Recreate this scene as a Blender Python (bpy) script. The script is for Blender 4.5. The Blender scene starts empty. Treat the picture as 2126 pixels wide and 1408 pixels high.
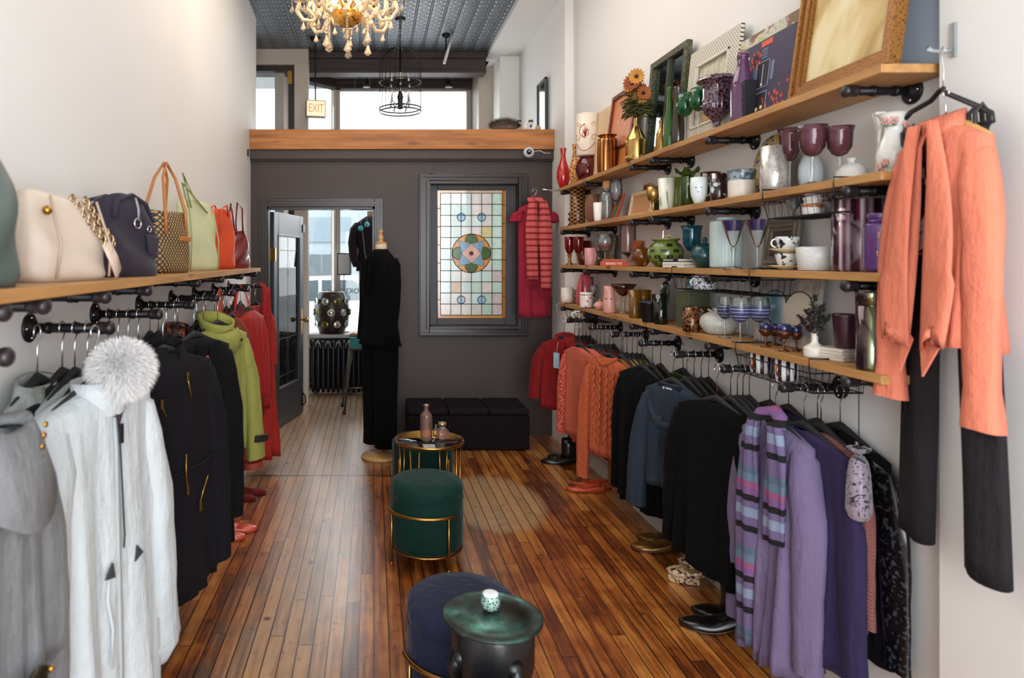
import bpy, math, random
from mathutils import Vector, Matrix
sc = bpy.context.scene
COL = sc.collection
PI = math.pi
# ---------------------------------------------------------------- camera
F = 1417.3           # focal length in pixels of the 2126 px wide frame (24 mm on full frame)
H = 1.57             # eye height
cd = bpy.data.cameras.new('camera'); cam = bpy.data.objects.new('camera', cd); COL.objects.link(cam)
cam.location = (0, 0, H); cam.rotation_euler = (PI/2, 0, 0)
cd.lens = 24; cd.sensor_width = 36; cd.shift_x = .1355; cd.shift_y = -.0771
cd.clip_start = .05; cd.clip_end = 200
cd.dof.use_dof = True; cd.dof.focus_distance = 3.9; cd.dof.aperture_fstop = 2.8
sc.camera = cam
# ---------------------------------------------------------------- world, lights, exposure
w = bpy.data.worlds.new('world'); sc.world = w; w.use_nodes = True
bg = w.node_tree.nodes['Background']; bg.inputs[0].default_value = (.93, .97, 1, 1); bg.inputs[1].default_value = 3.4
def area(name, loc, rot, sx, sy, power, col):
    l = bpy.data.lights.new(name, 'AREA'); l.shape = 'RECTANGLE'; l.size = sx; l.size_y = sy
    l.energy = power; l.color = col
    o = bpy.data.objects.new(name, l); COL.objects.link(o); o.location = loc; o.rotation_euler = rot
    return o
# daylight through the big rear window behind the camera, and two unseen fill areas added below the ceiling
area('rear_daylight', (.4, -1.45, 1.55), (math.radians(89), 0, 0), 2.3, 2.2, 118, (.85, .93, 1))
area('ceiling_fill', (.45, 1.2, 3.75), (0, 0, 0), 1.6, 2.2, 9, (1, .97, .94))
area('ceiling_fill_far', (.3, 4.1, 3.78), (0, 0, 0), 1.5, 2.4, 38, (1, .91, .81))
area('street_daylight', (.35, 8.25, 2.4), (math.radians(-78), 0, 0), 1.4, 1.9, 34, (.93, .97, 1))
vs = sc.view_settings
vs.view_transform = 'Standard'; vs.look = 'None'; vs.gamma = 1; vs.use_curve_mapping = False; vs.exposure = 0.12
sc.cycles.max_bounces = 8; sc.cycles.transparent_max_bounces = 16; sc.cycles.diffuse_bounces = 3
sc.cycles.caustics_reflective = False; sc.cycles.caustics_refractive = False
sc.cycles.sample_clamp_indirect = 4; sc.cycles.adaptive_threshold = .02
# ---------------------------------------------------------------- materials
MATS = {}
def lin(h):
    h = h.lstrip('#'); r = []
    for i in (0, 2, 4):
        c = int(h[i:i+2], 16)/255
        r.append(c/12.92 if c <= .04045 else ((c+.055)/1.055)**2.4)
    return (*r, 1)
def newmat(name):
    m = bpy.data.materials.new(name); m.use_nodes = True
    nt = m.node_tree; b = nt.nodes['Principled BSDF']
    return m, nt, b
def N(nt, t, **k):
    n = nt.nodes.new(t)
    for a, v in k.items():
        if a.startswith('i_'): n.inputs[int(a[2:])].default_value = v
        else: setattr(n, a, v)
    return n
def ramp(nt, fac, stops, interp='LINEAR'):
    r = nt.nodes.new('ShaderNodeValToRGB'); r.color_ramp.interpolation = interp
    e = r.color_ramp.elements
    while len(e) < len(stops): e.new(.5)
    for i, (p, c) in enumerate(stops):
        e[i].position = p; e[i].color = lin(c) if isinstance(c, str) else (c, c, c, 1)
    nt.links.new(fac, r.inputs[0]); return r.outputs[0]
def mth(nt, op, a, b=None, c=None):
    n = nt.nodes.new('ShaderNodeMath'); n.operation = op
    for i, x in enumerate((a, b, c)):
        if x is None: continue
        if isinstance(x, (int, float)): n.inputs[i].default_value = x
        else: nt.links.new(x, n.inputs[i])
    return n.outputs[0]
def coords(nt, out='Object'):
    t = nt.nodes.new('ShaderNodeTexCoord'); s = nt.nodes.new('ShaderNodeSeparateXYZ')
    nt.links.new(t.outputs[out], s.inputs[0]); return t.outputs[out], s.outputs[0], s.outputs[1], s.outputs[2]
def mixc(nt, fac, a, b):
    n = nt.nodes.new('ShaderNodeMix'); n.data_type = 'RGBA'
    for i, x in ((0, fac), (6, a), (7, b)):
        if isinstance(x, str): n.inputs[i].default_value = lin(x)
        elif isinstance(x, (int, float)): n.inputs[i].default_value = x
        else: nt.links.new(x, n.inputs[i])
    return n.outputs[2]
def bump(nt, b, h, strength=.3, dist=.002):
    n = nt.nodes.new('ShaderNodeBump'); n.inputs['Strength'].default_value = strength; n.inputs['Distance'].default_value = dist
    nt.links.new(h, n.inputs['Height']); nt.links.new(n.outputs[0], b.inputs['Normal'])
def noise(nt, v, scale, detail=3, rough=.5):
    n = nt.nodes.new('ShaderNodeTexNoise'); n.inputs['Scale'].default_value = scale
    n.inputs['Detail'].default_value = detail; n.inputs['Roughness'].default_value = rough
    nt.links.new(v, n.inputs['Vector']); return n.outputs[0]
def P(hexc, rough=.5, metal=0, var=.06, scale=9, bmp=0, bs=60, coat=0, sheen=0, emit=0):
    """plain procedural surface: colour with gentle noise variation"""
    k = ('P', hexc, rough, metal, var, scale, bmp, bs, coat, sheen, emit)
    if k in MATS: return MATS[k]
    m, nt, b = newmat('surface_'+hexc.strip('#'))
    v, x, y, z = coords(nt); n = noise(nt, v, scale)
    c = lin(hexc); d = tuple(min(1, q*(1-var*2)) for q in c[:3]) + (1,); e = tuple(min(1, q*(1+var*2)) for q in c[:3]) + (1,)
    mx = nt.nodes.new('ShaderNodeMix'); mx.data_type = 'RGBA'; mx.inputs[6].default_value = d; mx.inputs[7].default_value = e
    nt.links.new(n, mx.inputs[0]); nt.links.new(mx.outputs[2], b.inputs['Base Color'])
    b.inputs['Roughness'].default_value = rough; b.inputs['Metallic'].default_value = metal
    b.inputs['Coat Weight'].default_value = coat
    if sheen: b.inputs['Sheen Weight'].default_value = sheen; b.inputs['Sheen Roughness'].default_value = .4
    if emit:
        b.inputs['Emission Color'].default_value = c; b.inputs['Emission Strength'].default_value = emit
    if bmp: bump(nt, b, noise(nt, v, bs, 2), bmp, .002)
    MATS[k] = m; return m
def CL(hexc, kind='woven', var=.10, rough=.85, sheen=.15):
    """cloth: woven / knit / wool / velvet / shiny"""
    k = ('CL', hexc, kind, var, rough)
    if k in MATS: return MATS[k]
    m, nt, b = newmat('cloth_'+kind+'_'+hexc.strip('#'))
    v, x, y, z = coords(nt)
    f = noise(nt, v, 260 if kind != 'knit' else 120, 2); g = noise(nt, v, 7, 3)
    s = mth(nt, 'MULTIPLY_ADD', f, .5, mth(nt, 'MULTIPLY', g, .5))
    c = lin(hexc); lu = .3*c[0]+.55*c[1]+.15*c[2]; c = tuple((.9*q+.1*lu)*.86 for q in c[:3])+(1,)
    mpv = nt.nodes.new('ShaderNodeMapping'); mpv.inputs['Scale'].default_value = (26, 26, 4); nt.links.new(v, mpv.inputs[0]); fo = noise(nt, mpv.outputs[0], 1, 4, .55)
    mx = nt.nodes.new('ShaderNodeMix'); mx.data_type = 'RGBA'
    mx.inputs[6].default_value = tuple(q*(1-var*2) for q in c[:3])+(1,); mx.inputs[7].default_value = tuple(min(1, q*(1+var*2)) for q in c[:3])+(1,)
    nt.links.new(s, mx.inputs[0]); nt.links.new(mx.outputs[2], b.inputs['Base Color'])
    b.inputs['Roughness'].default_value = .32 if kind == 'shiny' else rough
    b.inputs['Specular IOR Level'].default_value = .12 if kind != 'shiny' else .5
    b.inputs['Sheen Weight'].default_value = {'velvet': .45, 'shiny': 0}.get(kind, sheen if lu > .03 else .02)
    b.inputs['Sheen Roughness'].default_value = .35
    tint = tuple(min(1, .25+q) for q in c[:3])
    b.inputs['Sheen Tint'].default_value = (*tint, 1)
    if kind == 'knit':
        ww = mth(nt, 'SINE', mth(nt, 'MULTIPLY', x, 420)); zz = mth(nt, 'SINE', mth(nt, 'MULTIPLY', mth(nt, 'ADD', z, mth(nt, 'MULTIPLY', mth(nt, 'ABSOLUTE', ww), .004)), 500))
        cab = mth(nt, 'SINE', mth(nt, 'MULTIPLY', x, 110))
        bump(nt, b, mth(nt, 'ADD', mth(nt, 'MULTIPLY', mth(nt, 'ADD', ww, zz), .5), mth(nt, 'MULTIPLY', cab, 1.0)), .8, .003)
    else:
        bump(nt, b, mth(nt, 'ADD', mth(nt, 'MULTIPLY', noise(nt, v, 300, 2), .12), mth(nt, 'ADD', mth(nt, 'MULTIPLY', noise(nt, v, 11, 4, .6), 1.2), mth(nt, 'MULTIPLY', fo, .9))), .7, .014)
    MATS[k] = m; return m
def STR(cols, period, axis='z', rough=.8, off=0, wob=0):
    """repeating stripes along an object axis; cols = [(position, hex)]"""
    k = ('STR', tuple(cols), period, axis, rough, off)
    if k in MATS: return MATS[k]
    m, nt, b = newmat('stripes_'+cols[0][1].strip('#'))
    v, x, y, z = coords(nt); a = {'x': x, 'y': y, 'z': z}[axis]
    if axis == 'a': a = mth(nt, 'DIVIDE', mth(nt, 'ARCTAN2', y, x), 2*PI)
    if wob: a = mth(nt, 'MULTIPLY_ADD', noise(nt, v, 18), wob, a)
    fr = mth(nt, 'FRACT', mth(nt, 'MULTIPLY_ADD', a, 1/period, 50+off))
    nt.links.new(ramp(nt, fr, cols, 'CONSTANT'), b.inputs['Base Color']); b.inputs['Roughness'].default_value = rough
    bump(nt, b, noise(nt, v, 200, 2), .2, .001)
    MATS[k] = m; return m
def ANG(cols, n, rough=.3, metal=0, glass=0, wob=0):
    """stripes repeated n times round the object's own axis"""
    k = ('ANG', tuple(cols), n, rough, metal, glass)
    if k in MATS: return MATS[k]
    m, nt, b = newmat('radial_stripes_'+cols[0][1].strip('#'))
    v, x, y, z = coords(nt); a = mth(nt, 'DIVIDE', mth(nt, 'ARCTAN2', y, x), 2*PI)
    fr = mth(nt, 'FRACT', mth(nt, 'MULTIPLY_ADD', a, n, 50))
    nt.links.new(ramp(nt, fr, cols), b.inputs['Base Color']); b.inputs['Roughness'].default_value = rough; b.inputs['Metallic'].default_value = metal
    b.inputs['Coat Weight'].default_value = .6 if glass else 0
    MATS[k] = m; return m
def SPOT(c1, c2, scale=40, thr=.5, rough=.4, metal=0, tex='noise', c3=None, bmp=0, coat=0):
    """two or three colour blotches / prints"""
    k = ('SPOT', c1, c2, c3, scale, thr, rough, metal, tex)
    if k in MATS: return MATS[k]
    m, nt, b = newmat('print_'+c1.strip('#')+c2.strip('#'))
    v, x, y, z = coords(nt)
    if tex == 'noise': f = noise(nt, v, scale, 2)
    else:
        n = nt.nodes.new('ShaderNodeTexVoronoi'); n.inputs['Scale'].default_value = scale; n.feature = 'DISTANCE_TO_EDGE' if tex == 'edge' else 'F1'
        nt.links.new(v, n.inputs['Vector']); f = n.outputs['Distance']
    st = [(0, c1), (max(0, thr-.03), c1), (thr+.03, c2)] if not c3 else [(0, c1), (thr-.04, c1), (thr+.02, c2), (thr+.12, c3)]
    nt.links.new(ramp(nt, f, st), b.inputs['Base Color']); b.inputs['Roughness'].default_value = rough; b.inputs['Metallic'].default_value = metal
    b.inputs['Coat Weight'].default_value = coat
    if bmp: bump(nt, b, f, bmp, .002)
    MATS[k] = m; return m
def GL(hexc, alpha=.55, rough=.06, body=.25, bmp=0, bs=80, var=0):
    """thin coloured glass: tinted see-through + gloss + a little body colour"""
    k = ('GL', hexc, alpha, rough, body, bmp, bs)
    if k in MATS: return MATS[k]
    m, nt, b = newmat('glass_'+hexc.strip('#'))
    c = lin(hexc); v, x, y, z = coords(nt)
    tr = nt.nodes.new('ShaderNodeBsdfTransparent')
    tr.inputs[0].default_value = tuple(min(.985, (q+.01)**.42) for q in c[:3])+(1,)
    b.inputs['Base Color'].default_value = c; b.inputs['Roughness'].default_value = rough
    b.inputs['Specular IOR Level'].default_value = .7; b.inputs['Coat Weight'].default_value = .5; b.inputs['Coat Roughness'].default_value = .03
    lw = nt.nodes.new('ShaderNodeLayerWeight'); lw.inputs[0].default_value = .28
    m0 = nt.nodes.new('ShaderNodeMixShader'); nt.links.new(mth(nt, 'ADD', mth(nt, 'MULTIPLY', mth(nt, 'POWER', lw.outputs['Facing'], 2), .5*min(1, body*2+.1)), body*.75), m0.inputs[0])
    nt.links.new(tr.outputs[0], m0.inputs[1]); nt.links.new(b.outputs[0], m0.inputs[2])
    gs = nt.nodes.new('ShaderNodeBsdfGlossy'); gs.inputs['Roughness'].default_value = rough
    mx = nt.nodes.new('ShaderNodeMixShader'); nt.links.new(lw.outputs['Fresnel'], mx.inputs[0])
    nt.links.new(m0.outputs[0], mx.inputs[1]); nt.links.new(gs.outputs[0], mx.inputs[2])
    nt.links.new(mx.outputs[0], nt.nodes['Material Output'].inputs[0])
    if bmp: bump(nt, b, noise(nt, v, bs, 1), bmp, .004)
    MATS[k] = m; return m
def WOOD(c1, c2, axis='y', rough=.5, scale=1, knots=1):
    k = ('W', c1, c2, axis, rough, scale)
    if k in MATS: return MATS[k]
    m, nt, b = newmat('wood_'+c1.strip('#'))
    v, x, y, z = coords(nt); mp = nt.nodes.new('ShaderNodeMapping')
    s = [30*scale]*3; s['xyz'.index(axis)] = 2.2*scale; mp.inputs['Scale'].default_value = s
    nt.links.new(v, mp.inputs[0]); f = noise(nt, mp.outputs[0], 1, 5, .6)
    mp2 = nt.nodes.new('ShaderNodeMapping'); s2 = [9]*3; s2['xyz'.index(axis)] = 2.2; mp2.inputs['Scale'].default_value = s2
    nt.links.new(v, mp2.inputs[0]); vo = nt.nodes.new('ShaderNodeTexVoronoi'); nt.links.new(mp2.outputs[0], vo.inputs['Vector']); vo.inputs['Scale'].default_value = 1
    kn = ramp(nt, vo.outputs['Distance'], [(0, 1.0), (.10, .6), (.16, 0.0)])
    c = ramp(nt, f, [(.3, c2), (.65, c1)])
    cc = mixc(nt, mth(nt, 'MULTIPLY', kn, .75*knots), c, '#4a2a12')
    nt.links.new(cc, b.inputs['Base Color']); b.inputs['Roughness'].default_value = rough
    bump(nt, b, f, .2, .002)
    MATS[k] = m; return m
IRON = P('#131216', .45, .3, .1, 30, .15, 90)
IRONCAP = P('#3a3436', .38, .6, .1, 30)
CHROME = P('#d8d8da', .16, 1, .02)
GOLD = P('#b98a3e', .28, 1, .05)
BLACKP = CL('#101013', 'velvet', .1)
# ---------------------------------------------------------------- geometry
class G:
    def __init__(s): s.v = []; s.f = []; s.m = []
    def add(s, vs, fs, mi=0):
        o = len(s.v); s.v += [tuple(v) for v in vs]; s.f += [tuple(i+o for i in f) for f in fs]; s.m += [mi]*len(fs); return s
    def box(s, x0, x1, y0, y1, z0, z1, mi=0):
        vs = [(x, y, z) for z in (z0, z1) for y in (y0, y1) for x in (x0, x1)]
        return s.add(vs, [(0, 2, 3, 1), (4, 5, 7, 6), (0, 1, 5, 4), (1, 3, 7, 5), (3, 2, 6, 7), (2, 0, 4, 6)], mi)
    def rings(s, R, closed=True, cap0=True, cap1=True, mi=0):
        n = len(R[0]); vs = [p for r in R for p in r]; fs = []
        for i in range(len(R)-1):
            for j in range(n if closed else n-1):
                k = (j+1) % n
                fs.append((i*n+j, i*n+k, (i+1)*n+k, (i+1)*n+j))
        if closed and cap0: fs.append(tuple(range(n-1, -1, -1)))
        if closed and cap1: fs.append(tuple((len(R)-1)*n+j for j in range(n)))
        return s.add(vs, fs, mi)
    def lathe(s, prof, n=24, c=(0, 0, 0), sx=1, sy=1, mod=None, mi=0, cap0=False, cap1=False):
        R = []
        for r, z in prof:
            ring = []
            for j in range(n):
                a = 2*PI*j/n; q = r*(mod(a, z) if mod else 1)
                ring.append((c[0]+q*math.cos(a)*sx, c[1]+q*math.sin(a)*sy, c[2]+z))
            R.append(ring)
        return s.rings(R, True, cap0, cap1, mi)
    def tube(s, pts, r, n=8, cap=True, flat=1, mi=0, up=(0, 0, 1), closed=False):
        P_ = [Vector(p) for p in pts]; m = len(P_); R = []
        rr = r if isinstance(r, (list, tuple)) else [r]*m
        u = None
        for i, p in enumerate(P_):
            if closed: t = (P_[(i+1) % m]-P_[i-1])
            else: t = (P_[min(i+1, m-1)]-P_[max(i-1, 0)])
            if t.length < 1e-9: t = Vector((0, 0, 1))
            t.normalize()
            if u is None:
                u = Vector(up)
                if abs(u.dot(t)) > .9: u = Vector((1, 0, 0)) if abs(t.x) < .9 else Vector((0, 1, 0))
            u = u - t*u.dot(t)
            if u.length < 1e-6: u = t.orthogonal()
            u.normalize(); v = t.cross(u)
            R.append([tuple(p + u*math.cos(2*PI*j/n)*rr[i]*flat + v*math.sin(2*PI*j/n)*rr[i]) for j in range(n)])
        if closed: R.append(R[0]); cap = False
        return s.rings(R, True, cap, cap, mi)
    def cyl(s, p0, p1, r, n=12, mi=0): return s.tube([p0, p1], r, n, True, 1, mi)
    def ball(s, c, r, n=12, m=8, mi=0, sc_=(1, 1, 1)):
        prof = [(max(1e-4, math.sin(PI*i/m))*r, -math.cos(PI*i/m)*r*sc_[2]) for i in range(m+1)]
        return s.lathe(prof, n, c, sc_[0], sc_[1], None, mi)
    def prism(s, poly, y0, y1, mi=0):
        """polygon in x,z extruded along y"""
        n = len(poly); vs = [(x, y0, z) for x, z in poly]+[(x, y1, z) for x, z in poly]
        fs = [tuple(range(n)), tuple(range(2*n-1, n-1, -1))]+[(j, j+n, (j+1) % n+n, (j+1) % n) for j in range(n)]
        return s.add(vs, fs, mi)
    def xf(s, M):
        s.v = [tuple(M @ Vector(p)) for p in s.v]; return s
    def mesh(s, name, mats, smooth=False):
        me = bpy.data.meshes.new(name); me.from_pydata(s.v, [], s.f)
        for m in (mats if isinstance(mats, (list, tuple)) else [mats]): me.materials.append(m)
        me.polygons.foreach_set('material_index', s.m)
        if smooth: me.polygons.foreach_set('use_smooth', [True]*len(s.f))
        me.update(); return me
    def ob(s, name, mats, parent=None, smooth=False, loc=(0, 0, 0), rot=(0, 0, 0), bevel=0, solid=0, sub=0, label=None, flip=True):
        me = s.mesh(name, mats, smooth)
        o = bpy.data.objects.new(name, me); COL.objects.link(o); o.location = loc; o.rotation_euler = rot
        if parent: o.parent = parent
        if flip:
            import bmesh as bm_
            b = bm_.new(); b.from_mesh(me); bm_.ops.remove_doubles(b, verts=b.verts, dist=1e-6); bm_.ops.recalc_face_normals(b, faces=b.faces); b.to_mesh(me); b.free()
        if solid: m = o.modifiers.new('thickness', 'SOLIDIFY'); m.thickness = solid; m.offset = 0
        if bevel: m = o.modifiers.new('bevel', 'BEVEL'); m.width = bevel; m.segments = 2; m.limit_method = 'ANGLE'
        if sub: m = o.modifiers.new('sub', 'SUBSURF'); m.levels = sub; m.render_levels = sub
        if smooth and bevel:
            pass
        if label: o['label'] = label
        return o
def tag(o, label, cat, group=None, kind=None):
    o['label'] = label; o['category'] = cat
    if group: o['group'] = group
    if kind: o['kind'] = kind
    return o
def E(name, label, cat, loc=(0, 0, 0), rotz=0, group=None, rot=None):
    o = bpy.data.objects.new(name, None); COL.objects.link(o); o.empty_display_size = .05
    o.location = loc; o.rotation_euler = rot if rot else (0, 0, rotz)
    return tag(o, label, cat, group)
def ST(o):
    o['kind'] = 'structure'; return o
def text_mesh(name, body, size, mat, parent, loc, rot, depth=.001, align='CENTER', label=None, sx=1):
    cu = bpy.data.curves.new(name, 'FONT'); cu.body = body; cu.size = size; cu.extrude = depth; cu.align_x = align; cu.align_y = 'CENTER'; cu.resolution_u = 2
    t = bpy.data.objects.new(name, cu); COL.objects.link(t)
    me = bpy.data.meshes.new_from_object(t, depsgraph=bpy.context.evaluated_depsgraph_get())
    bpy.data.objects.remove(t)
    o = bpy.data.objects.new(name, me); COL.objects.link(o); me.materials.clear(); me.materials.append(mat)
    o.parent = parent; o.location = loc; o.rotation_euler = rot; o.scale = (sx, 1, 1)
    if label: o['label'] = label
    return o
def at(px, py, Y): return ((px-775)*Y/F, Y, H-(py-540)*Y/F)
XW = 1.67                                    # right wall
def XL(Y): return -.9-.032*Y                 # left wall
# ================================================================ THE SETTING
# ---- floor boards
m, nt, b = newmat('floor_boards')
v, x, y, z = coords(nt)
PW = .062
xi = mth(nt, 'FLOOR', mth(nt, 'DIVIDE', x, PW)); xf_ = mth(nt, 'FRACT', mth(nt, 'DIVIDE', x, PW))
wn = N(nt, 'ShaderNodeTexWhiteNoise', noise_dimensions='1D'); nt.links.new(xi, wn.inputs['W'])
yl = mth(nt, 'ADD', mth(nt, 'DIVIDE', y, 1.35), mth(nt, 'MULTIPLY', wn.outputs['Value'], 9))
yi = mth(nt, 'FLOOR', yl); yf = mth(nt, 'FRACT', yl)
wn2 = N(nt, 'ShaderNodeTexWhiteNoise', noise_dimensions='2D'); cb = N(nt, 'ShaderNodeCombineXYZ'); nt.links.new(xi, cb.inputs[0]); nt.links.new(yi, cb.inputs[1]); nt.links.new(cb.outputs[0], wn2.inputs['Vector'])
mp = N(nt, 'ShaderNodeMapping'); mp.inputs['Scale'].default_value = (42, 2.4, 1); nt.links.new(v, mp.inputs[0])
cb2 = N(nt, 'ShaderNodeVectorMath'); nt.links.new(mp.outputs[0], cb2.inputs[0]); cb3 = N(nt, 'ShaderNodeCombineXYZ'); nt.links.new(mth(nt, 'MULTIPLY', wn2.outputs['Value'], 40), cb3.inputs[1]); nt.links.new(cb3.outputs[0], cb2.inputs[1])
gr = noise(nt, cb2.outputs[0], 1, 5, .6)
blot = noise(nt, v, 3.2, 4, .6); blot2 = noise(nt, v, 16, 3, .6)
t = mth(nt, 'ADD', mth(nt, 'MULTIPLY', wn2.outputs['Value'], .19), mth(nt, 'ADD', mth(nt, 'MULTIPLY', gr, .52), mth(nt, 'ADD', mth(nt, 'MULTIPLY', blot, .34), mth(nt, 'MULTIPLY', blot2, .12))))
c = ramp(nt, t, [(.38, '#2a1207'), (.48, '#622e10'), (.58, '#9c5520'), (.70, '#cc873c')])
# worn, paler boards: towards the front room and the round worn patch beside the stools
worn = mth(nt, 'MULTIPLY', ramp(nt, mth(nt, 'ADD', y, mth(nt, 'MULTIPLY', blot, .9)), [(0, 0.0), (1, 1.0)]), 0)
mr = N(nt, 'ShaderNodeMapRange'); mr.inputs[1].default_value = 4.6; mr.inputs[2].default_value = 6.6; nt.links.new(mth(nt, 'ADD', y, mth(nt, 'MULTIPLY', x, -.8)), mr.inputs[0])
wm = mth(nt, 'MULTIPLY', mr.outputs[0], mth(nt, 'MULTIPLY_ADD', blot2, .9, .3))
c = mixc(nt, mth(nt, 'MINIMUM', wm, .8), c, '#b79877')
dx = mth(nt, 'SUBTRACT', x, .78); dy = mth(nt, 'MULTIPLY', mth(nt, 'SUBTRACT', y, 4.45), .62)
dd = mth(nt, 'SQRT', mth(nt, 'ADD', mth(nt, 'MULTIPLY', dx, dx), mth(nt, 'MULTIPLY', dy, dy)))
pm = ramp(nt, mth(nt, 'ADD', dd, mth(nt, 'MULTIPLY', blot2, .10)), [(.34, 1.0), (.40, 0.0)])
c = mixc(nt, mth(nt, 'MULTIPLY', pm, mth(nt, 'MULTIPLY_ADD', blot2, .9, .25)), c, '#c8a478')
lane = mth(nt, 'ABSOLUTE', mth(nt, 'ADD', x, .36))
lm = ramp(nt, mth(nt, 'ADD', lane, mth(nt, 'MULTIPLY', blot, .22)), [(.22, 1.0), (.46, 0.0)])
c = mixc(nt, mth(nt, 'MULTIPLY', lm, mth(nt, 'MULTIPLY_ADD', gr, .9, .05)), c, '#b8a58f')  # pale lane: worn finish, plus the floor's window glare put into the colour
# dark dents and seams
vor = N(nt, 'ShaderNodeTexVoronoi'); vor.inputs['Scale'].default_value = 4.2; nt.links.new(v, vor.inputs['Vector'])
dent = ramp(nt, mth(nt, 'ADD', vor.outputs['Distance'], mth(nt, 'MULTIPLY', blot2, .12)), [(.09, 1.0), (.15, 0.0)])
c = mixc(nt, mth(nt, 'MULTIPLY', dent, .85), c, '#2a150a')
wob = mth(nt, 'MULTIPLY', mth(nt, 'SUBTRACT', gr, .5), .035)
seam = mth(nt, 'MAXIMUM', mth(nt, 'LESS_THAN', mth(nt, 'ADD', xf_, wob), .082), mth(nt, 'LESS_THAN', yf, .0035))
tseam = mth(nt, 'LESS_THAN', mth(nt, 'ABSOLUTE', mth(nt, 'SUBTRACT', y, 4.97)), .012)
tseam = mth(nt, 'MULTIPLY', tseam, mth(nt, 'LESS_THAN', x, .35))
sm = mth(nt, 'MAXIMUM', seam, tseam)
c = mixc(nt, mth(nt, 'MULTIPLY', sm, .93), c, '#0d0603')
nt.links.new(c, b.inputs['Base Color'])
nt.links.new(mth(nt, 'MULTIPLY_ADD', blot2, .22, .20), b.inputs['Roughness'])
b.inputs['Specular IOR Level'].default_value = .5
b.inputs['Coat Weight'].default_value = .9; b.inputs['Coat Roughness'].default_value = .30
bump(nt, b, mth(nt, 'SUBTRACT', mth(nt, 'MULTIPLY', blot2, .25), sm), .5, .0018)
FLOOR = m
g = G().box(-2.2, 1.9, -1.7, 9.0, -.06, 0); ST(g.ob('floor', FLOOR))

def wallmat(name, c1, sc_=1.2):
    m, nt, b = newmat(name); v, x, y, z = coords(nt)
    n = noise(nt, v, sc_, 3); n2 = noise(nt, v, 90, 2)
    nt.links.new(mixc(nt, mth(nt, 'MULTIPLY', n, .25), c1, '#d0ccc8'), b.inputs['Base Color'])
    b.inputs['Roughness'].default_value = .72; bump(nt, b, n2, .12, .001); return m
WALL = wallmat('wall_paint_white', '#eae8e5')
TRIMW = P('#d6d1c9', .45, 0, .03)
DARK = P('#3a2d28', .52, 0, .14, 2.5, .12, 40)
DARKG = P('#332928', .32, 0, .12, 3)
CZ = 3.85
# left wall (very slightly splayed), with the front-room return
def slab(pts, t):       # plan polyline offset to the left by t -> wall
    g = G()
    for (a, b_) in zip(pts[:-1], pts[1:]):
        d = Vector((b_[0]-a[0], b_[1]-a[1])).normalized(); n_ = Vector((-d.y, d.x))*t
        q = [a, b_, (b_[0]+n_.x, b_[1]+n_.y), (a[0]+n_.x, a[1]+n_.y)]
        vs = [(p[0], p[1], zz) for zz in (0, CZ) for p in q]
        g.add(vs, [(0, 1, 2, 3), (4, 5, 6, 7), (0, 1, 5, 4), (1, 2, 6, 5), (2, 3, 7, 6), (3, 0, 4, 7)])
    return g
ST(slab([(XL(-1.6), -1.6), (XL(6.45), 6.45)], .12).ob('wall_left', WALL))
ST(slab([(XL(6.45)-.12, 6.45), (-1.75, 6.45)], -.1).ob('wall_left', WALL))
ST(slab([(-1.75, 6.45), (-1.75, 7.42)], .1).ob('wall_left', WALL))
gr_ = slab([(XW, -1.6), (XW, 5.7)], -.12)
gr_.box(1.60, 1.79, 5.7, 9.0, 0, CZ)
ST(gr_.ob('wall_right', WALL))
ST(G().box(1.605, 1.669, 1.15, 1.935, 0, CZ).ob('wall_right', WALL))         # the near pilaster
g = G(); g.box(-1.3, 1.9, -1.72, -1.6, 0, .8); g.box(-1.3, 1.9, -1.72, -1.6, 3.4, CZ); g.box(-1.3, -.75, -1.72, -1.6, .8, 3.4); g.box(1.55, 1.9, -1.72, -1.6, .8, 3.4)
ST(g.ob('wall_rear', WALL))
# baseboard along the right wall
g = G(); g.box(1.650, 1.669, 1.95, 5.7, 0, .115); g.box(1.642, 1.669, 1.95, 5.7, 0, .02); g.box(1.588, 1.604, 1.15, 1.935, 0, .115)
ST(g.ob('baseboard_right', TRIMW, bevel=.004))
g = G(); Y0, Y1 = -1.5, 6.0
g.rings([[(XL(y_)+.001, y_, 0), (XL(y_)+.018, y_, 0), (XL(y_)+.018, y_, .12), (XL(y_)+.001, y_, .12)] for y_ in (Y0, Y1)])
ST(g.ob('baseboard_left', TRIMW))
# pressed tin ceiling
m, nt, b = newmat('pressed_tin'); v, x, y, z = coords(nt); CW = .098
u = mth(nt, 'SUBTRACT', mth(nt, 'FRACT', mth(nt, 'DIVIDE', x, CW*1.35)), .5); u = mth(nt, 'MULTIPLY', u, 1.35)
vv = mth(nt, 'SUBTRACT', mth(nt, 'FRACT', mth(nt, 'DIVIDE', y, CW)), .5)
r_ = mth(nt, 'SQRT', mth(nt, 'ADD', mth(nt, 'MULTIPLY', u, u), mth(nt, 'MULTIPLY', vv, vv)))
ringp = ramp(nt, r_, [(.10, 1.0), (.18, .15), (.26, .15), (.34, 1.0), (.42, .7), (.47, .1)])
rib = ramp(nt, mth(nt, 'ABSOLUTE', u), [(.52, 0.0), (.58, 1.0), (.62, .2), (.66, 1.0)])
hh = mth(nt, 'MAXIMUM', ringp, rib)
nt.links.new(mixc(nt, hh, '#4a5056', '#8d959c'), b.inputs['Base Color'])
b.inputs['Roughness'].default_value = .40; b.inputs['Metallic'].default_value = .3
bump(nt, b, hh, 1, .01); TIN = m
g = G().box(-1.9, 1.25, -1.7, 7.72, CZ, CZ+.05); ST(g.ob('ceiling', TIN))
g = G().box(1.25, 1.9, -1.7, 8.9, CZ-.05, CZ+.05); ST(g.ob('ceiling', WALL))
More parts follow.
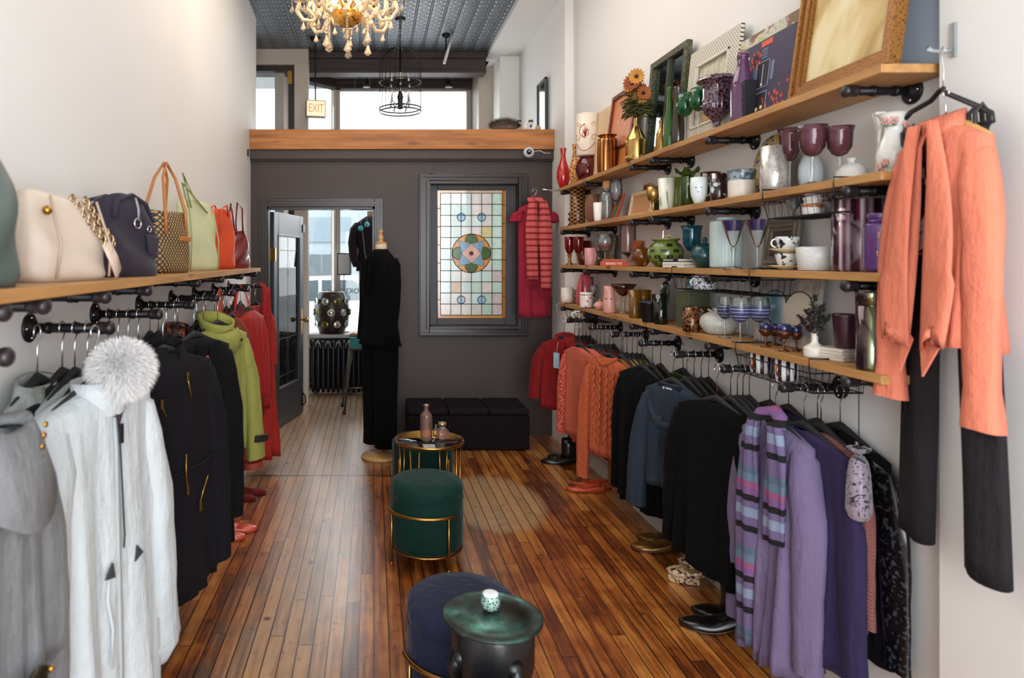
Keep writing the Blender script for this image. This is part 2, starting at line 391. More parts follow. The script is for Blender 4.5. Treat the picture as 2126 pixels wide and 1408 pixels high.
g = G().box(-1.9, 1.30, 7.66, 8.9, 3.80, 3.88); ST(g.ob('ceiling', P('#a9adae', .55)))   # bay ceiling
# cornice beam in front of the bay
g = G(); g.box(-1.75, 1.24, 7.5, 7.66, 3.62, 3.85); g.box(-1.75, 1.24, 7.45, 7.5, 3.78, 3.85); g.box(-1.75, 1.24, 7.47, 7.5, 3.62, 3.66)
ST(g.ob('trim_1', DARK, bevel=.006))
# ---- partition wall with doorway and stained glass opening, wood beam on top
g = G(); YB = 6.1
xl = XL(6.1)+.004
zb = 2.56
dx0, dx1, dz = -.955, .012, 2.044                # doorway
wx0, wx1, wz0, wz1 = .50, 1.285, .985, 2.245       # stained glass opening
for a in ((xl, dx0, 0, zb), (dx0, dx1, dz, zb), (dx1, wx0, 0, zb), (wx0, wx1, 0, wz0), (wx0, wx1, wz1, zb), (wx1, 1.598, 0, zb)):
    g.box(a[0], a[1], YB, YB+.12, a[2], a[3])
ST(g.ob('wall_back', DARK))
g = G().box(xl, 1.598, 6.02, 6.26, 2.548, 2.725); ST(g.ob('trim_2', WOOD('#bb7a3e', '#82491f', 'x', .55, .8), bevel=.004))
g = G(); g.box(xl, 1.598, 6.045, 6.1, 2.465, 2.547); g.box(xl, 1.598, 6.06, 6.1, 2.452, 2.465)
ST(g.ob('trim_3', DARK, bevel=.003))
# door casing: stepped moulding on the front face
def casing(name, x0, x1, z0, z1, wd, mat, y=YB, foot=True, steps=((0, .022), (.35, .034), (.72, .046))):
    g = G()
    for f0, dp in steps:
        w_ = wd*(1-f0); yy0 = y-dp
        g.box(x0-w_-0, x0-0, yy0, y, z0, z1+w_); g.box(x1, x1+w_, yy0, y, z0, z1+w_); g.box(x0, x1, yy0, y, z1, z1+w_)
        if not foot: g.box(x0-w_, x1+w_, yy0, y, z0-w_, z0)
    return ST(g.ob(name, mat, bevel=.003))
casing('trim_4', dx0+.012, dx1, 0, dz, .075, DARKG)
# jamb lining
g = G(); g.box(dx0, dx0+.02, YB-.01, YB+.13, 0, dz); g.box(dx1-.02, dx1, YB-.01, YB+.13, 0, dz); g.box(dx0, dx1, YB-.01, YB+.13, dz-.02, dz)
ST(g.ob('trim_5', DARKG))
# ---- stained glass window
wnd = bpy.data.objects.new('window_1', None); COL.objects.link(wnd); wnd['kind'] = 'structure'; wnd.location = ((wx0+wx1)/2, YB, (wz0+wz1)/2)
cx, cz = (wx0+wx1)/2, (wz0+wz1)/2
def frame_g(x0, x1, z0, z1, steps, y=0):   # steps: (inner offset, outer offset, depth)
    g = G()
    for i0, o0, d0, d1 in steps:
        for a in ((x0-o0, x0-i0, z0-o0, z1+o0), (x1+i0, x1+o0, z0-o0, z1+o0), (x0-i0, x1+i0, z1+i0, z1+o0), (x0-i0, x1+i0, z0-o0, z0-i0)):
            g.box(a[0]-cx, a[1]-cx, y-d0, y-d1, a[2]-cz, a[3]-cz)
    return g
frame_g(wx0, wx1, wz0, wz1, [(0, .095, .03, 0), (0, .03, .055, .03), (.06, .085, .045, .03)]).ob('window_frame', DARKG, wnd, bevel=.004)
gx0, gx1, gz0, gz1 = .578, 1.19, 1.048, 2.199       # glass
g = G(); yq = .05
for a in ((wx0, gx0, wz0, wz1), (gx1, wx1, wz0, wz1), (gx0, gx1, gz1, wz1), (gx0, gx1, wz0, gz0)):
    g.box(a[0]-cx, a[1]-cx, yq-.01, yq+.03, a[2]-cz, a[3]-cz)
g.ob('inner_frame', P('#302b2e', .45), wnd, bevel=.004)
def gmat(hexc, k=1.0):
    m, nt, b = newmat('leaded_glass_'+hexc.strip('#')); v, x, y, z = coords(nt)
    f = noise(nt, v, 24, 3, .6); cc = lin(hexc)
    lo = tuple(q*.72 for q in cc[:3])+(1,)
    mx = N(nt, 'ShaderNodeMix', data_type='RGBA'); nt.links.new(f, mx.inputs[0]); mx.inputs[6].default_value = lo; mx.inputs[7].default_value = cc
    tl = N(nt, 'ShaderNodeBsdfTranslucent'); tp = N(nt, 'ShaderNodeBsdfTransparent'); nt.links.new(mx.outputs[2], tl.inputs[0]); nt.links.new(mx.outputs[2], tp.inputs[0])
    gl = N(nt, 'ShaderNodeBsdfGlossy'); gl.inputs['Roughness'].default_value = .1
    a = N(nt, 'ShaderNodeMixShader'); a.inputs[0].default_value = .22; nt.links.new(tl.outputs[0], a.inputs[1]); nt.links.new(tp.outputs[0], a.inputs[2])
    d = N(nt, 'ShaderNodeMixShader'); d.inputs[0].default_value = .06; nt.links.new(a.outputs[0], d.inputs[1]); nt.links.new(gl.outputs[0], d.inputs[2])
    nt.links.new(d.outputs[0], nt.nodes['Material Output'].inputs[0]); return m
GC = ['#e9f2e8', '#e4efe4', '#dfeee6', '#efe2da', '#d3e3d4', '#efe4de', '#e6dcd4', '#e8d49a', '#c9ddcd', '#d8c4bd', '#f2efe6', '#b4523a', '#4f6a3c', '#87a7bb', '#eab4a4', '#e09a4e', '#bcd6ea', '#e8c3a6', '#c97a2a', '#4a1a16']
gmats = [gmat(c_) for c_ in GC]
rnd = random.Random(11)
g = G(); cols, rows = 6, 11
bw = .028
ix0, ix1, iz0, iz1 = gx0+bw-cx, gx1-bw-cx, gz0+.026-cz, gz1-.026-cz
cw, rh = (ix1-ix0)/cols, (iz1-iz0)/rows
MC = ((gx0+gx1)/2-cx, 1.57-(526-540)/232.3-cz)
special = {(7, 4): 7, (7, 2): 16, (2, 1): 17}
for j in range(rows):
    for i in range(cols):
        right = i >= 3
        mi = rnd.choice([0, 1, 2, 10, 0, 1] if not right else [3, 4, 5, 6, 8, 2]) if i < 5 else rnd.choice([8, 9, 4, 6])
        mi = special.get((j, i), mi)
        if mi == 16: mi = 10
        K = 9
        for a_ in range(K):
            for b_ in range(K):
                xa, xb_, za, zb_ = ix0+(i+a_/K)*cw, ix0+(i+(a_+1)/K)*cw, iz0+(j+b_/K)*rh, iz0+(j+(b_+1)/K)*rh
                xm, zm = (xa+xb_)/2, (za+zb_)/2
                if (xm-MC[0])**2+(zm-MC[1])**2 < .172**2: continue
                if any((xm-MC[0]-ax)**2+(zm-az+cz)**2 < .034**2 for ax in (-.092, .092) for az in (1.955, 1.212)): continue
                g.add([(xa, yq+.003, za), (xb_, yq+.003, za), (xb_, yq+.003, zb_), (xa, yq+.003, zb_)], [(0, 1, 2, 3)], mi)
for (a0, a1, b0, b1, mi) in ((gx0-cx, ix0, gz0-cz, gz1-cz, 17), (ix1, gx1-cx, gz0-cz, gz1-cz, 18), (ix0, ix1, iz1, gz1-cz, 17), (ix0, ix1, gz0-cz, iz0, 15)):
    g.add([(a0, yq+.003, b0), (a1, yq+.003, b0), (a1, yq+.003, b1), (a0, yq+.003, b1)], [(0, 1, 2, 3)], mi)
g.ob('stained_glass', gmats, wnd, label='pale leaded glass squares with an amber border')
# medallion
mc = ((gx0+gx1)/2+(.0)-cx, 1.57-(526-540)/232.3-cz); R = .175
def inpoly(p, q):
    r_ = False
    for i in range(len(q)):
        (x1, y1), (x2, y2) = q[i], q[(i+1) % len(q)]
        if (y1 > p[1]) != (y2 > p[1]) and p[0] < (x2-x1)*(p[1]-y1)/(y2-y1)+x1: r_ = not r_
    return r_
PL = [lambda a, r: (mc[0]+r*math.cos(a), mc[1]+r*math.sin(a))][0]
stars = [[PL(PI/4+k*PI/2, .165), PL(k*PI/2, .088), PL(PI/2+k*PI/2, .088)] for k in range(4)]; diam = [PL(k*PI/2, .088) for k in range(4)]
g = G(); NR, NA = 26, 96
for i in range(NR):
    for j in range(NA):
        ra, rb_ = R*i/NR, R*(i+1)/NR; aa, ab = 2*PI*j/NA, 2*PI*(j+1)/NA
        c_ = PL((aa+ab)/2, (ra+rb_)/2); mi = 0
        if any((c_[0]-mc[0]-.115*math.cos(k*PI/2))**2+(c_[1]-mc[1]-.115*math.sin(k*PI/2))**2 < .057**2 for k in range(4)): mi = 1
        if any(inpoly(c_, q) for q in stars): mi = 2
        if inpoly(c_, diam): mi = 3
        if (ra+rb_)/2 < .020: mi = 4
        g.add([(p_[0], yq, p_[1]) for p_ in (PL(aa, ra), PL(ab, ra), PL(ab, rb_), PL(aa, rb_))], [(0, 1, 2, 3)], mi)
g.ob('medallion', [gmats[15], gmats[12], gmats[13], gmats[14], gmats[19]], wnd, label='round medallion with a blue four-pointed star around a pink diamond')
RMAT = gmat('#a9cde6')
for ax in (-.092, .092):
    for az in (1.955, 1.212):
        g = G(); g.add([(mc[0]+ax+.036*math.cos(2*PI*i/20), yq, az-cz+.036*math.sin(2*PI*i/20)) for i in range(20)], [tuple(range(20))]); g.ob('roundel', RMAT, wnd, label='small round blue bull\'s-eye pane')
def disc(g, c, r, y0, y1, mi, n=28): g.prism([(c[0]+r*math.cos(2*PI*i/n), c[1]+r*math.sin(2*PI*i/n)) for i in range(n)], y0, y1, mi)
# lead
LEAD = P('#141210', .5, .5)
g = G(); lr = .0028
for i in range(cols+1):
    xx = ix0+i*cw
    for (za, zb_) in ([(iz0, iz1)] if i in (0, 1, 5, 6) else [(iz0, mc[1]-math.sqrt(max(0, R*R-(xx-mc[0])**2))), (mc[1]+math.sqrt(max(0, R*R-(xx-mc[0])**2)), iz1)]):
        g.box(xx-lr, xx+lr, yq-.003, yq+.007, za, zb_)
for j in range(rows+1):
    zz = iz0+j*rh; q = R*R-(zz-mc[1])**2
    if q > 0:
        q = math.sqrt(q); g.box(ix0, mc[0]-q, yq-.003, yq+.007, zz-lr, zz+lr); g.box(mc[0]+q, ix1, yq-.003, yq+.007, zz-lr, zz+lr)
    else: g.box(ix0, ix1, yq-.003, yq+.007, zz-lr, zz+lr)
for k in range(1, 7):
    zz = gz0-cz+(gz1-gz0)*k/7; g.box(gx0-cx, ix0, yq-.003, yq+.007, zz-lr, zz+lr); g.box(ix1, gx1-cx, yq-.003, yq+.007, zz+.03-lr, zz+.03+lr)
def ringtube(c, r, y, n=28, t=.0035): g.tube([(c[0]+r*math.cos(2*PI*i/n), y, c[1]+r*math.sin(2*PI*i/n)) for i in range(n)], t, 6, closed=True)
ringtube(mc, R, yq-.004)
for ax in (-.092, .092):
    for az in (1.955, 1.212): ringtube((mc[0]+ax, az-cz), .036, yq-.004, 18)
for k in range(4):
    a = PI/4+k*PI/2
    tip = (mc[0]+.165*math.cos(a), yq-.009, mc[1]+.165*math.sin(a)); q1 = (mc[0]+.088*math.cos(a-PI/4), yq-.009, mc[1]+.088*math.sin(a-PI/4)); q2 = (mc[0]+.088*math.cos(a+PI/4), yq-.009, mc[1]+.088*math.sin(a+PI/4))
    g.tube([tip, q1, q2], .0026, 6, closed=True)
    a = k*PI/2; c0 = (mc[0]+.115*math.cos(a), mc[1]+.115*math.sin(a))
    g.tube([(c0[0]+.057*math.cos(a+q), yq-.006, c0[1]+.057*math.sin(a+q)) for q in [(-100+20*i)*PI/180 for i in range(11)]], .0026, 6)
g.ob('lead_came', LEAD, wnd)
# ---- the open glazed door in the doorway
hx, hy = -.925, 6.24
ang = math.radians(76.5); DW, DH = .80, 2.0
dr = bpy.data.objects.new('door_1', None); COL.objects.link(dr); dr['kind'] = 'structure'; dr.location = (hx, hy, .012); dr.rotation_euler = (0, 0, ang)
g = G(); st_ = .115; kz = .36
for a in ((0, st_, 0, DH), (DW-st_, DW, 0, DH), (st_, DW-st_, DH-.22, DH), (st_, DW-st_, 0, kz)):
    g.box(a[0], a[1], -.02, .02, a[2], a[3])
g.box(st_, DW-st_, -.026, -.02, kz-.035, kz); g.box(st_-.02, st_, -.026, -.02, kz-.035, DH-.2); g.box(DW-st_, DW-st_+.02, -.026, -.02, kz-.035, DH-.2); g.box(st_, DW-st_, -.026, -.02, DH-.22, DH-.2)
g.ob('door_leaf', P('#3c3a3f', .42, 0, .1, 4), dr, bevel=.003)
PANE = GL('#f8fbfb', .5, .03, .01)
G().box(st_, DW-st_, -.003, .003, kz, DH-.22).ob('door_glass', PANE, dr)
g = G(); gx_ = [st_+.02, (DW)/2, DW-st_-.02]; zt = DH-.22
mid = DW/2
g.tube([(mid, 0, kz), (mid, 0, zt)], .005, 6)
for zz in (kz+.10, kz+.45, kz+.85, zt-.13): g.tube([(st_, 0, zz), (DW-st_, 0, zz)], .005, 6)
for zz in (kz+.45, kz+.85, kz+.2, kz+1.15):
    g.tube([(mid, 0, zz+.13), (mid+.045, 0, zz), (mid, 0, zz-.13), (mid-.045, 0, zz)], .004, 6, closed=True)
for xx in (st_+.08, DW-st_-.08): g.tube([(xx, 0, zt-.13), (xx, 0, zt)], .004, 6)
g.ob('lead_came', P('#3a3a40', .4, .6), dr)
g = G(); BR = P('#b08a46', .3, 1)
for s_ in (-1, 1):
    g.box(DW-.085, DW-.035, s_*.02, s_*.026, .80, 1.06)
g.ob('lock_plate', BR, dr)
for s_ in (-1, 1):
    g = G(); g.lathe([(.01, 0), (.011, .03), (.024, .04), (.028, .055), (.022, .068), (.001, .072)], 16); g.xf(Matrix.Translation((DW-.06, s_*.024, .95)) @ Matrix.Rotation(-s_*PI/2, 4, 'X')); g.ob('door_knob', BR, dr, True)
g = G(); g.box(-.012, .012, -.035, .02, 1.55, 1.67); g.box(-.012, .012, -.035, .02, .25, .37); g.ob('hinge', BR, dr)
g = G().box(DW-.03, DW+.03, -.03, .03, DH-.16, DH-.08); g.ob('door_closer', P('#2e211c', .4), dr)
g = G(); g.tube([(DW-.03, -.025, .20), (DW-.03, -.05, .17), (DW-.03, -.055, .10), (DW-.03, -.035, .08), (DW-.03, -.02, .1)], .008, 8); g.box(DW-.045, DW-.015, -.028, -.018, .07, .22); g.ob('door_stop', IRON, dr, True)
# ---- shopfront: entry door, post, angled bay pane, main pane
FR = P('#c4b7a8', .5, 0, .05)
def xz(px, py, Y): p = at(px, py, Y); return p[0], p[2]
# fixed dark transom door (left), plane Y=7.36
YD = 7.36
g = G(); g.box(-1.75, -.70, YD, YD+.12, 3.68, CZ); g.box(-.85, -.70, YD-.02, YD+.12, 0, 3.68)
ST(g.ob('trim_6', FR, bevel=.006))
d2 = bpy.data.objects.new('door_2', None); COL.objects.link(d2); d2['kind'] = 'structure'; d2.location = (-1.3, YD+.04, 0)
g = G(); BRN = P('#2b1d15', .5)
for a in ((-.45, -.38, 0, 3.68), (.38, .45, 0, 3.68), (-.38, .38, 3.62, 3.68), (-.38, .36, 0, .9), (-.38, .36, 2.25, 2.33)): g.box(a[0], a[1], 0, .06, a[2], a[3])
g.ob('door_leaf', BRN, d2); G().box(-.38, .38, .025, .031, .9, 3.62).ob('door_glass', PANE, d2)
g = G(); g.tube([(.39, -.03, 2.60), (.39, -.05, 2.5), (.41, -.04, 2.45)], .012, 8); g.box(.37, .42, -.01, 0, 3.48, 3.62); g.ob('catch', BR, d2)
YG = 8.55
p0, p1 = (-.97, 8.05), (-.47, YG)
def pane_between(name, a, b_, z0, z1, fw=.05, top=None):
    d = Vector((b_[0]-a[0], b_[1]-a[1])); L_ = d.length
    w_ = bpy.data.objects.new(name, None); COL.objects.link(w_); w_['kind'] = 'structure'; w_.location = (a[0], a[1], 0); w_.rotation_euler = (0, 0, math.atan2(d.y, d.x))
    g = G()
    for q in ((0, fw, z0, z1), (L_-fw, L_, z0, z1), (fw, L_-fw, z1-fw, z1), (fw, L_-fw, z0, z0+fw)): g.box(q[0], q[1], -.04, .04, q[2], q[3])
    g.ob('window_frame', FR, w_, bevel=.005); G().box(fw, L_-fw, -.003, .003, z0+fw, z1-fw).ob('window_glass', PANE, w_)
    return w_
zt = 3.74
pane_between('window_2', p0, p1, .62, zt, .04)
wm_ = pane_between('window_3', (-.47, YG), (1.22, YG), .62, zt, .055)
text_mesh('window_lettering', 'OKUNSH', .095, P('#5f686c', .4), wm_, (.10, -.006, .62+.56), (PI/2, 0, PI), .001, label='pale mirrored window lettering')
ST(G().box(1.22, 1.60, 7.9, 8.7, 0, 3.8).ob('trim_7', FR)); 
g = G(); g.box(1.38, 1.60, 7.45, 7.9, 0, 3.8); ST(g.ob('trim_8', WALL, bevel=.01))
# cornice along the bay heads
g = G(); g.box(-.47, 1.25, YG-.12, YG+.02, 3.69, 3.8); g.box(-.47, 1.25, YG-.16, YG-.12, 3.74, 3.8); ST(g.ob('trim_9', DARK, bevel=.01))
g = G(); d = Vector((p1[0]-p0[0], p1[1]-p0[1])); g.box(0, d.length, -.12, .02, 3.69, 3.8); ST(g.ob('trim_10', DARK, loc=(p0[0], p0[1], 0), rot=(0, 0, math.atan2(d.y, d.x)), bevel=.01))
# sill bench behind the radiator, wall below window
g = G(); g.box(-.86, 1.25, 8.12, YG+.02, .64, .685); ST(g.ob('trim_11', P('#b9b7b2', .35), bevel=.006)); ST(G().box(-.86, 1.25, 8.3, YG+.02, 0, .64).ob('wall_front', P('#1a1a1d', .7)))
g = G().box(-1.08, -.98, 7.48, 8.08, 0, 3.8)
ST(g.ob('trim_12', FR))
# ---- the street
ROADM = P('#9c9fa1', .8, 0, .04, 2)
g = G().box(-14, 14, 9.1, 34, -.2, -.15); ST(g.ob('ground', ROADM)); o = g
ST(G().box(-14, 14, 9.06, 10.6, -.15, -.08).ob('pavement', P('#8f908d', .8)))
bl = E('building', 'pale grey-blue shop building across the street with a dark fascia band', 'building', (-.3, 22, -.15))
g = G(); g.box(-9, 9, 0, 4, 0, 3.5); g.ob('wall', P('#a3b1b7', .8), bl)
g = G(); g.box(-9, 9, -.12, 0, 1.2, 1.9); g.ob('fascia', P('#6b7478', .7), bl)
for k in range(8):
    g = G(); g.box(-8.4+k*2.15, -6.9+k*2.15, -.06, 0, 2.3, 3.1); g.ob('shop_window', P('#8595a0', .3), bl)
bl2 = E('building', 'long low grey building with a white ledge seen through the entry door', 'building', (-13.5, 24, -.15), 0)
g = G(); g.box(-5, 3.2, 0, 5, 0, 8.4); g.ob('wall', P('#90979a', .8), bl2)
g = G(); g.box(-5, 3.2, -.2, 0, 8.4, 8.6); g.box(-5, 3.2, -.2, 0, 6.0, 6.15); g.ob('ledge', P('#c8cbcc', .7), bl2)
for k in range(4):
    g = G(); g.box(-4.6+k*1.9, -3.3+k*1.9, -.05, 0, 6.4, 8.0); g.ob('window', P('#6b7478', .3), bl2)
def car(label, loc, rz, col, roof='#dfe3e6'):
    c_ = E('car', label, 'car', loc, rz)
    body = [(-2.1, .35), (-2.15, .7), (-1.9, .92), (-1.1, .98), (-.55, 1.38), (.75, 1.42), (1.45, 1.02), (2.0, .94), (2.15, .6), (2.1, .32)]
    G().prism(body, -.82, .82).ob('body', P(col, .25, 0, .02, coat=.5), c_, bevel=.06)
    G().prism([(-.95, .98), (-.5, 1.32), (.05, 1.36), (.05, .98)], -.84, .84).ob('window', P('#5d6a70', .1), c_)
    G().prism([(.12, .98), (.12, 1.36), (.68, 1.36), (1.2, 1.0)], -.84, .84).ob('window', P('#5d6a70', .1), c_)
    for xx in (-1.35, 1.35):
        for s_ in (-1, 1):
            g = G(); g.cyl((xx, s_*.62, .33), (xx, s_*.86, .33), .33, 20); g.ob('wheel', P('#26282a', .7), c_, bevel=.03)
    return c_
car('white parked car outside the shop window, left of the brown-coated mannequin', (-1.05, 13.2, -.15), 0, '#e9eaea')
car('red parked car outside the window behind the brown-coated mannequin', (1.3, 15.8, -.15), 0, '#a5303c')
# ================================================================ RIGHT SHELVES
SHW = WOOD('#c39258', '#a07040', 'y', .55, .9, .55)
ZS = {1: 2.135, 2: 1.826, 3: 1.533, 4: 1.238, 5: 1.515}
XF = 1.458; TH = .026
BRY = [2.11, 2.98, 3.58, 3.86, 4.71, 5.28]
names = {1: 'top', 2: 'second', 3: 'third', 4: 'lowest'}
near_of = {1: 'in front of the gilt framed painting', 2: 'under the white floral pitcher', 3: 'under the purple jar', 4: 'under the iridescent flask'}
for k in (1, 2, 3, 4):
    for j, (y0, y1) in enumerate(((1.96, 3.70), (3.706, 5.36))):
        g = G(); n = 14; R = []
        rr = random.Random(k*7+j)
        for i in range(n+1):
            yy = y0+(y1-y0)*i/n; e = rr.uniform(-.003, .003) if 0 < i < n else 0
            R.append([(XF+e, yy, ZS[k]), (XW-.003, yy, ZS[k]), (XW-.003, yy, ZS[k]-TH), (XF+e+.001, yy, ZS[k]-TH)])
        g.rings(R); z0_ = ZS[k]
        o = g.ob('shelf_board', SHW, bevel=.002)
        tag(o, f'{"near" if j == 0 else "far"} wooden board of the {names[k]} shelf on the right wall', 'shelf', 'wooden shelf boards on the right wall')
def bracket_mesh(Lp, side=-1):
    """pipe bracket, wall flange at local x=0 and pipe running along side*x"""
    g1 = G(); g1.lathe([(.001, 0), (.040, 0), (.041, .006), (.036, .009), (.022, .012), (.018, .022), (.001, .022)], 24); g1.xf(Matrix.Rotation(side*PI/2, 4, 'Y'))
    for a in (0, PI/2, PI, 1.5*PI):
        g1.ball((side*.009, .028*math.cos(a), .028*math.sin(a)), .005, 8, 5, mi=1)
    g2 = G(); g2.cyl((side*.01, 0, 0), (side*(Lp-.02), 0, 0), .0135, 14)
    for xx in (.05, Lp*.55): g2.cyl((side*xx, 0, 0), (side*(xx+.012), 0, 0), .0165, 14)
    g3 = G(); g3.lathe([(.001, 0), (.0175, 0), (.0185, .006), (.0175, .012), (.0175, .024), (.0195, .026), (.0195, .036), (.014, .043), (.001, .045)], 18)
    g3.xf(Matrix.Translation((side*(Lp-.04), 0, 0)) @ Matrix.Rotation(side*PI/2, 4, 'Y'))
    return g1.mesh('flange', [IRON, CHROME], True), g2.mesh('pipe', IRON, True), g3.mesh('end_cap', IRONCAP, True)
def bracket(name, label, cat, loc, meshes, rz=0, group=None):
    t_ = E(name, label, cat, loc, rz, group)
    for nm, me in zip(('flange', 'pipe', 'end_cap'), meshes):
        o = bpy.data.objects.new(nm, me); COL.objects.link(o); o.parent = t_
    return t_
BM = bracket_mesh(.215)
things = {1: ['below the gilt framed painting', 'between the dark urn and the pink goblets', 'just right of the board joint', 'just left of the board joint', 'below the copper ribbed vase', 'below the small red vase'],
          2: ['beside the orange blazer collar', 'above the purple-rimmed glasses', 'above the teal goblet', 'above the green patchwork ball', 'above the pink mug', 'at the far end above the ruby goblets'],
          3: ['above the tall iridescent flask', 'above the blue-striped wine glasses', 'above the green box', 'above the smoky tumbler', 'above the pink cocktail shaker', 'at the far end above the polka-dot mug'],
          4: ['at the near end, above the purple cardigans', 'below the blue-striped wine glasses', 'below the green box', 'below the black flower pot', 'below the pink face pitcher', 'at the far end by the white pilaster']}
for k in (1, 2, 3, 4):
    for i, y_ in enumerate(BRY):
        bracket('shelf_bracket', f'black pipe bracket under the {names[k]} right shelf, {things[k][i]}', 'bracket', (XW-.001, y_, ZS[k]-TH-.0166), BM, 0, 'black pipe brackets under the right shelves')

def item(k, x0, x1, yt, xf=.5):
    X = XF+(XW-XF)*xf; Y = F*X/((x0+x1)/2-775)
    r = (x1-x0)/2*Y/F; h = H+(540-yt)*Y/F-ZS[k]
    return X, Y, r, h
# profiles: normalised (radius, height) of the OUTER skin; 'in' adds an inner skin
PR = dict(
 tumbler=[(.80, 0), (.82, .02), (1, 1)], straight=[(.92, 0), (1, .03), (1, 1)], bowl=[(.4, 0), (.45, .04), (.75, .25), (.95, .65), (1, 1)],
 mug=[(.9, 0), (.97, .04), (1, .3), (1, 1)], jar=[(.80, 0), (.96, .04), (1, .12), (1, .74), (.92, .82), (.72, .87), (.72, .9), (.78, .92), (.78, 1)],
 vase1=[(.45, 0), (.55, .03), (.85, .15), (1, .32), (.85, .5), (.45, .7), (.35, .85), (.5, 1)], globe=[(.4, 0), (.75, .08), (.97, .3), (1, .5), (.93, .72), (.7, .92), (.62, .96), (.62, 1)],
 bottle=[(.9, 0), (1, .03), (1, .45), (.8, .62), (.45, .76), (.36, .86), (.36, .93), (.45, .94), (.45, 1)], flask=[(.95, 0), (1, .02), (1, 1)],
 tallvase=[(.6, 0), (.7, .02), (.95, .12), (1, .3), (.8, .6), (.62, .88), (.7, 1)], ribcyl=[(.85, 0), (1, .04), (1, .82), (.8, .9), (.75, .94), (1.02, 1)],
 pitcher=[(.7, 0), (.78, .03), (.98, .2), (1, .35), (.8, .7), (.72, .85), (.85, 1)], pot=[(.62, 0), (.66, .02), (.95, .86), (1, .88), (1, 1)],
 budvase=[(.8, 0), (.95, .05), (1, .3), (.95, .42), (.4, .58), (.3, .7), (.3, .95), (.42, 1)], lidded=[(.3, 0), (.5, .05), (.95, .3), (1, .42), (.96, .5), (.75, .68), (.3, .8), (.12, .84), (.2, .92), (.1, 1)])
def smooth_prof(p, k=4):
    out = []
    for i in range(len(p)-1):
        p0, p1, p2, p3 = p[max(0, i-1)], p[i], p[i+1], p[min(len(p)-1, i+2)]
        for j in range(k):
            t = j/k; q = []
            for d in (0, 1):
                q.append(.5*((2*p1[d])+(-p0[d]+p2[d])*t+(2*p0[d]-5*p1[d]+4*p2[d]-p3[d])*t*t+(-p0[d]+3*p1[d]-3*p2[d]+p3[d])*t**3))
            out.append((max(.02, q[0]), min(1, max(p1[1], min(p2[1], q[1])))))
    return out+[p[-1]]
def skin(p, r, h, inner=True, t=.0025, n=28, mod=None, c=(0, 0, 0), floor_=.03, sy=1):
    if len(p) >= 6: p = smooth_prof(p)
    pr = [(a*r, b_*h) for a, b_ in p]; q = [(.0006, pr[0][1])] + pr
    if inner:
        top = pr[-1][1]
        q += [(max(.001, a-t), b_) for a, b_ in reversed(pr) if b_ > floor_*h] + [(max(.001, pr[0][0]-t), floor_*h+.002), (.0006, floor_*h+.002)]
    else: q += [(.0006, pr[-1][1])]
    return G().lathe(q, n, c, 1, sy, mod)
SI = {}
def simple(name, label, cat, k, box, prof, mat, group=None, inner=True, parts=None, mod=None, n=28, t=.0025, sy=1, rz=0, lift=0, smooth=True):
    X, Y, r, h = item(k, *box)
    z = ZS[k]+.0005+lift; h -= lift
    key = (name, round(r, 3))
    if not parts:
        o = skin(PR[prof] if isinstance(prof, str) else prof, r, h, inner, t, n, mod, sy=sy).ob(name, mat, None, smooth, (X, Y, z), (0, 0, rz))
        return tag(o, label, cat, group), X, Y, r, h
    e = E(name, label, cat, (X, Y, z), rz, group)
    skin(PR[prof] if isinstance(prof, str) else prof, r, h, inner, t, n, mod, sy=sy).ob(parts[0], mat, e, smooth)
    return e, X, Y, r, h
def handle(e, r, z0, z1, out, th, mat, ang=-PI/2, name='handle', flat=1):
    g = G(); pts = []
    for i in range(11):
        a = -PI/2+PI*i/10; pts.append(((r-.002)+math.cos(a)*out, 0, (z0+z1)/2+math.sin(a)*(z1-z0)/2))
    g.tube(pts, th, 8, True, flat); g.xf(Matrix.Rotation(ang, 4, 'Z')); return g.ob(name, mat, e, True)
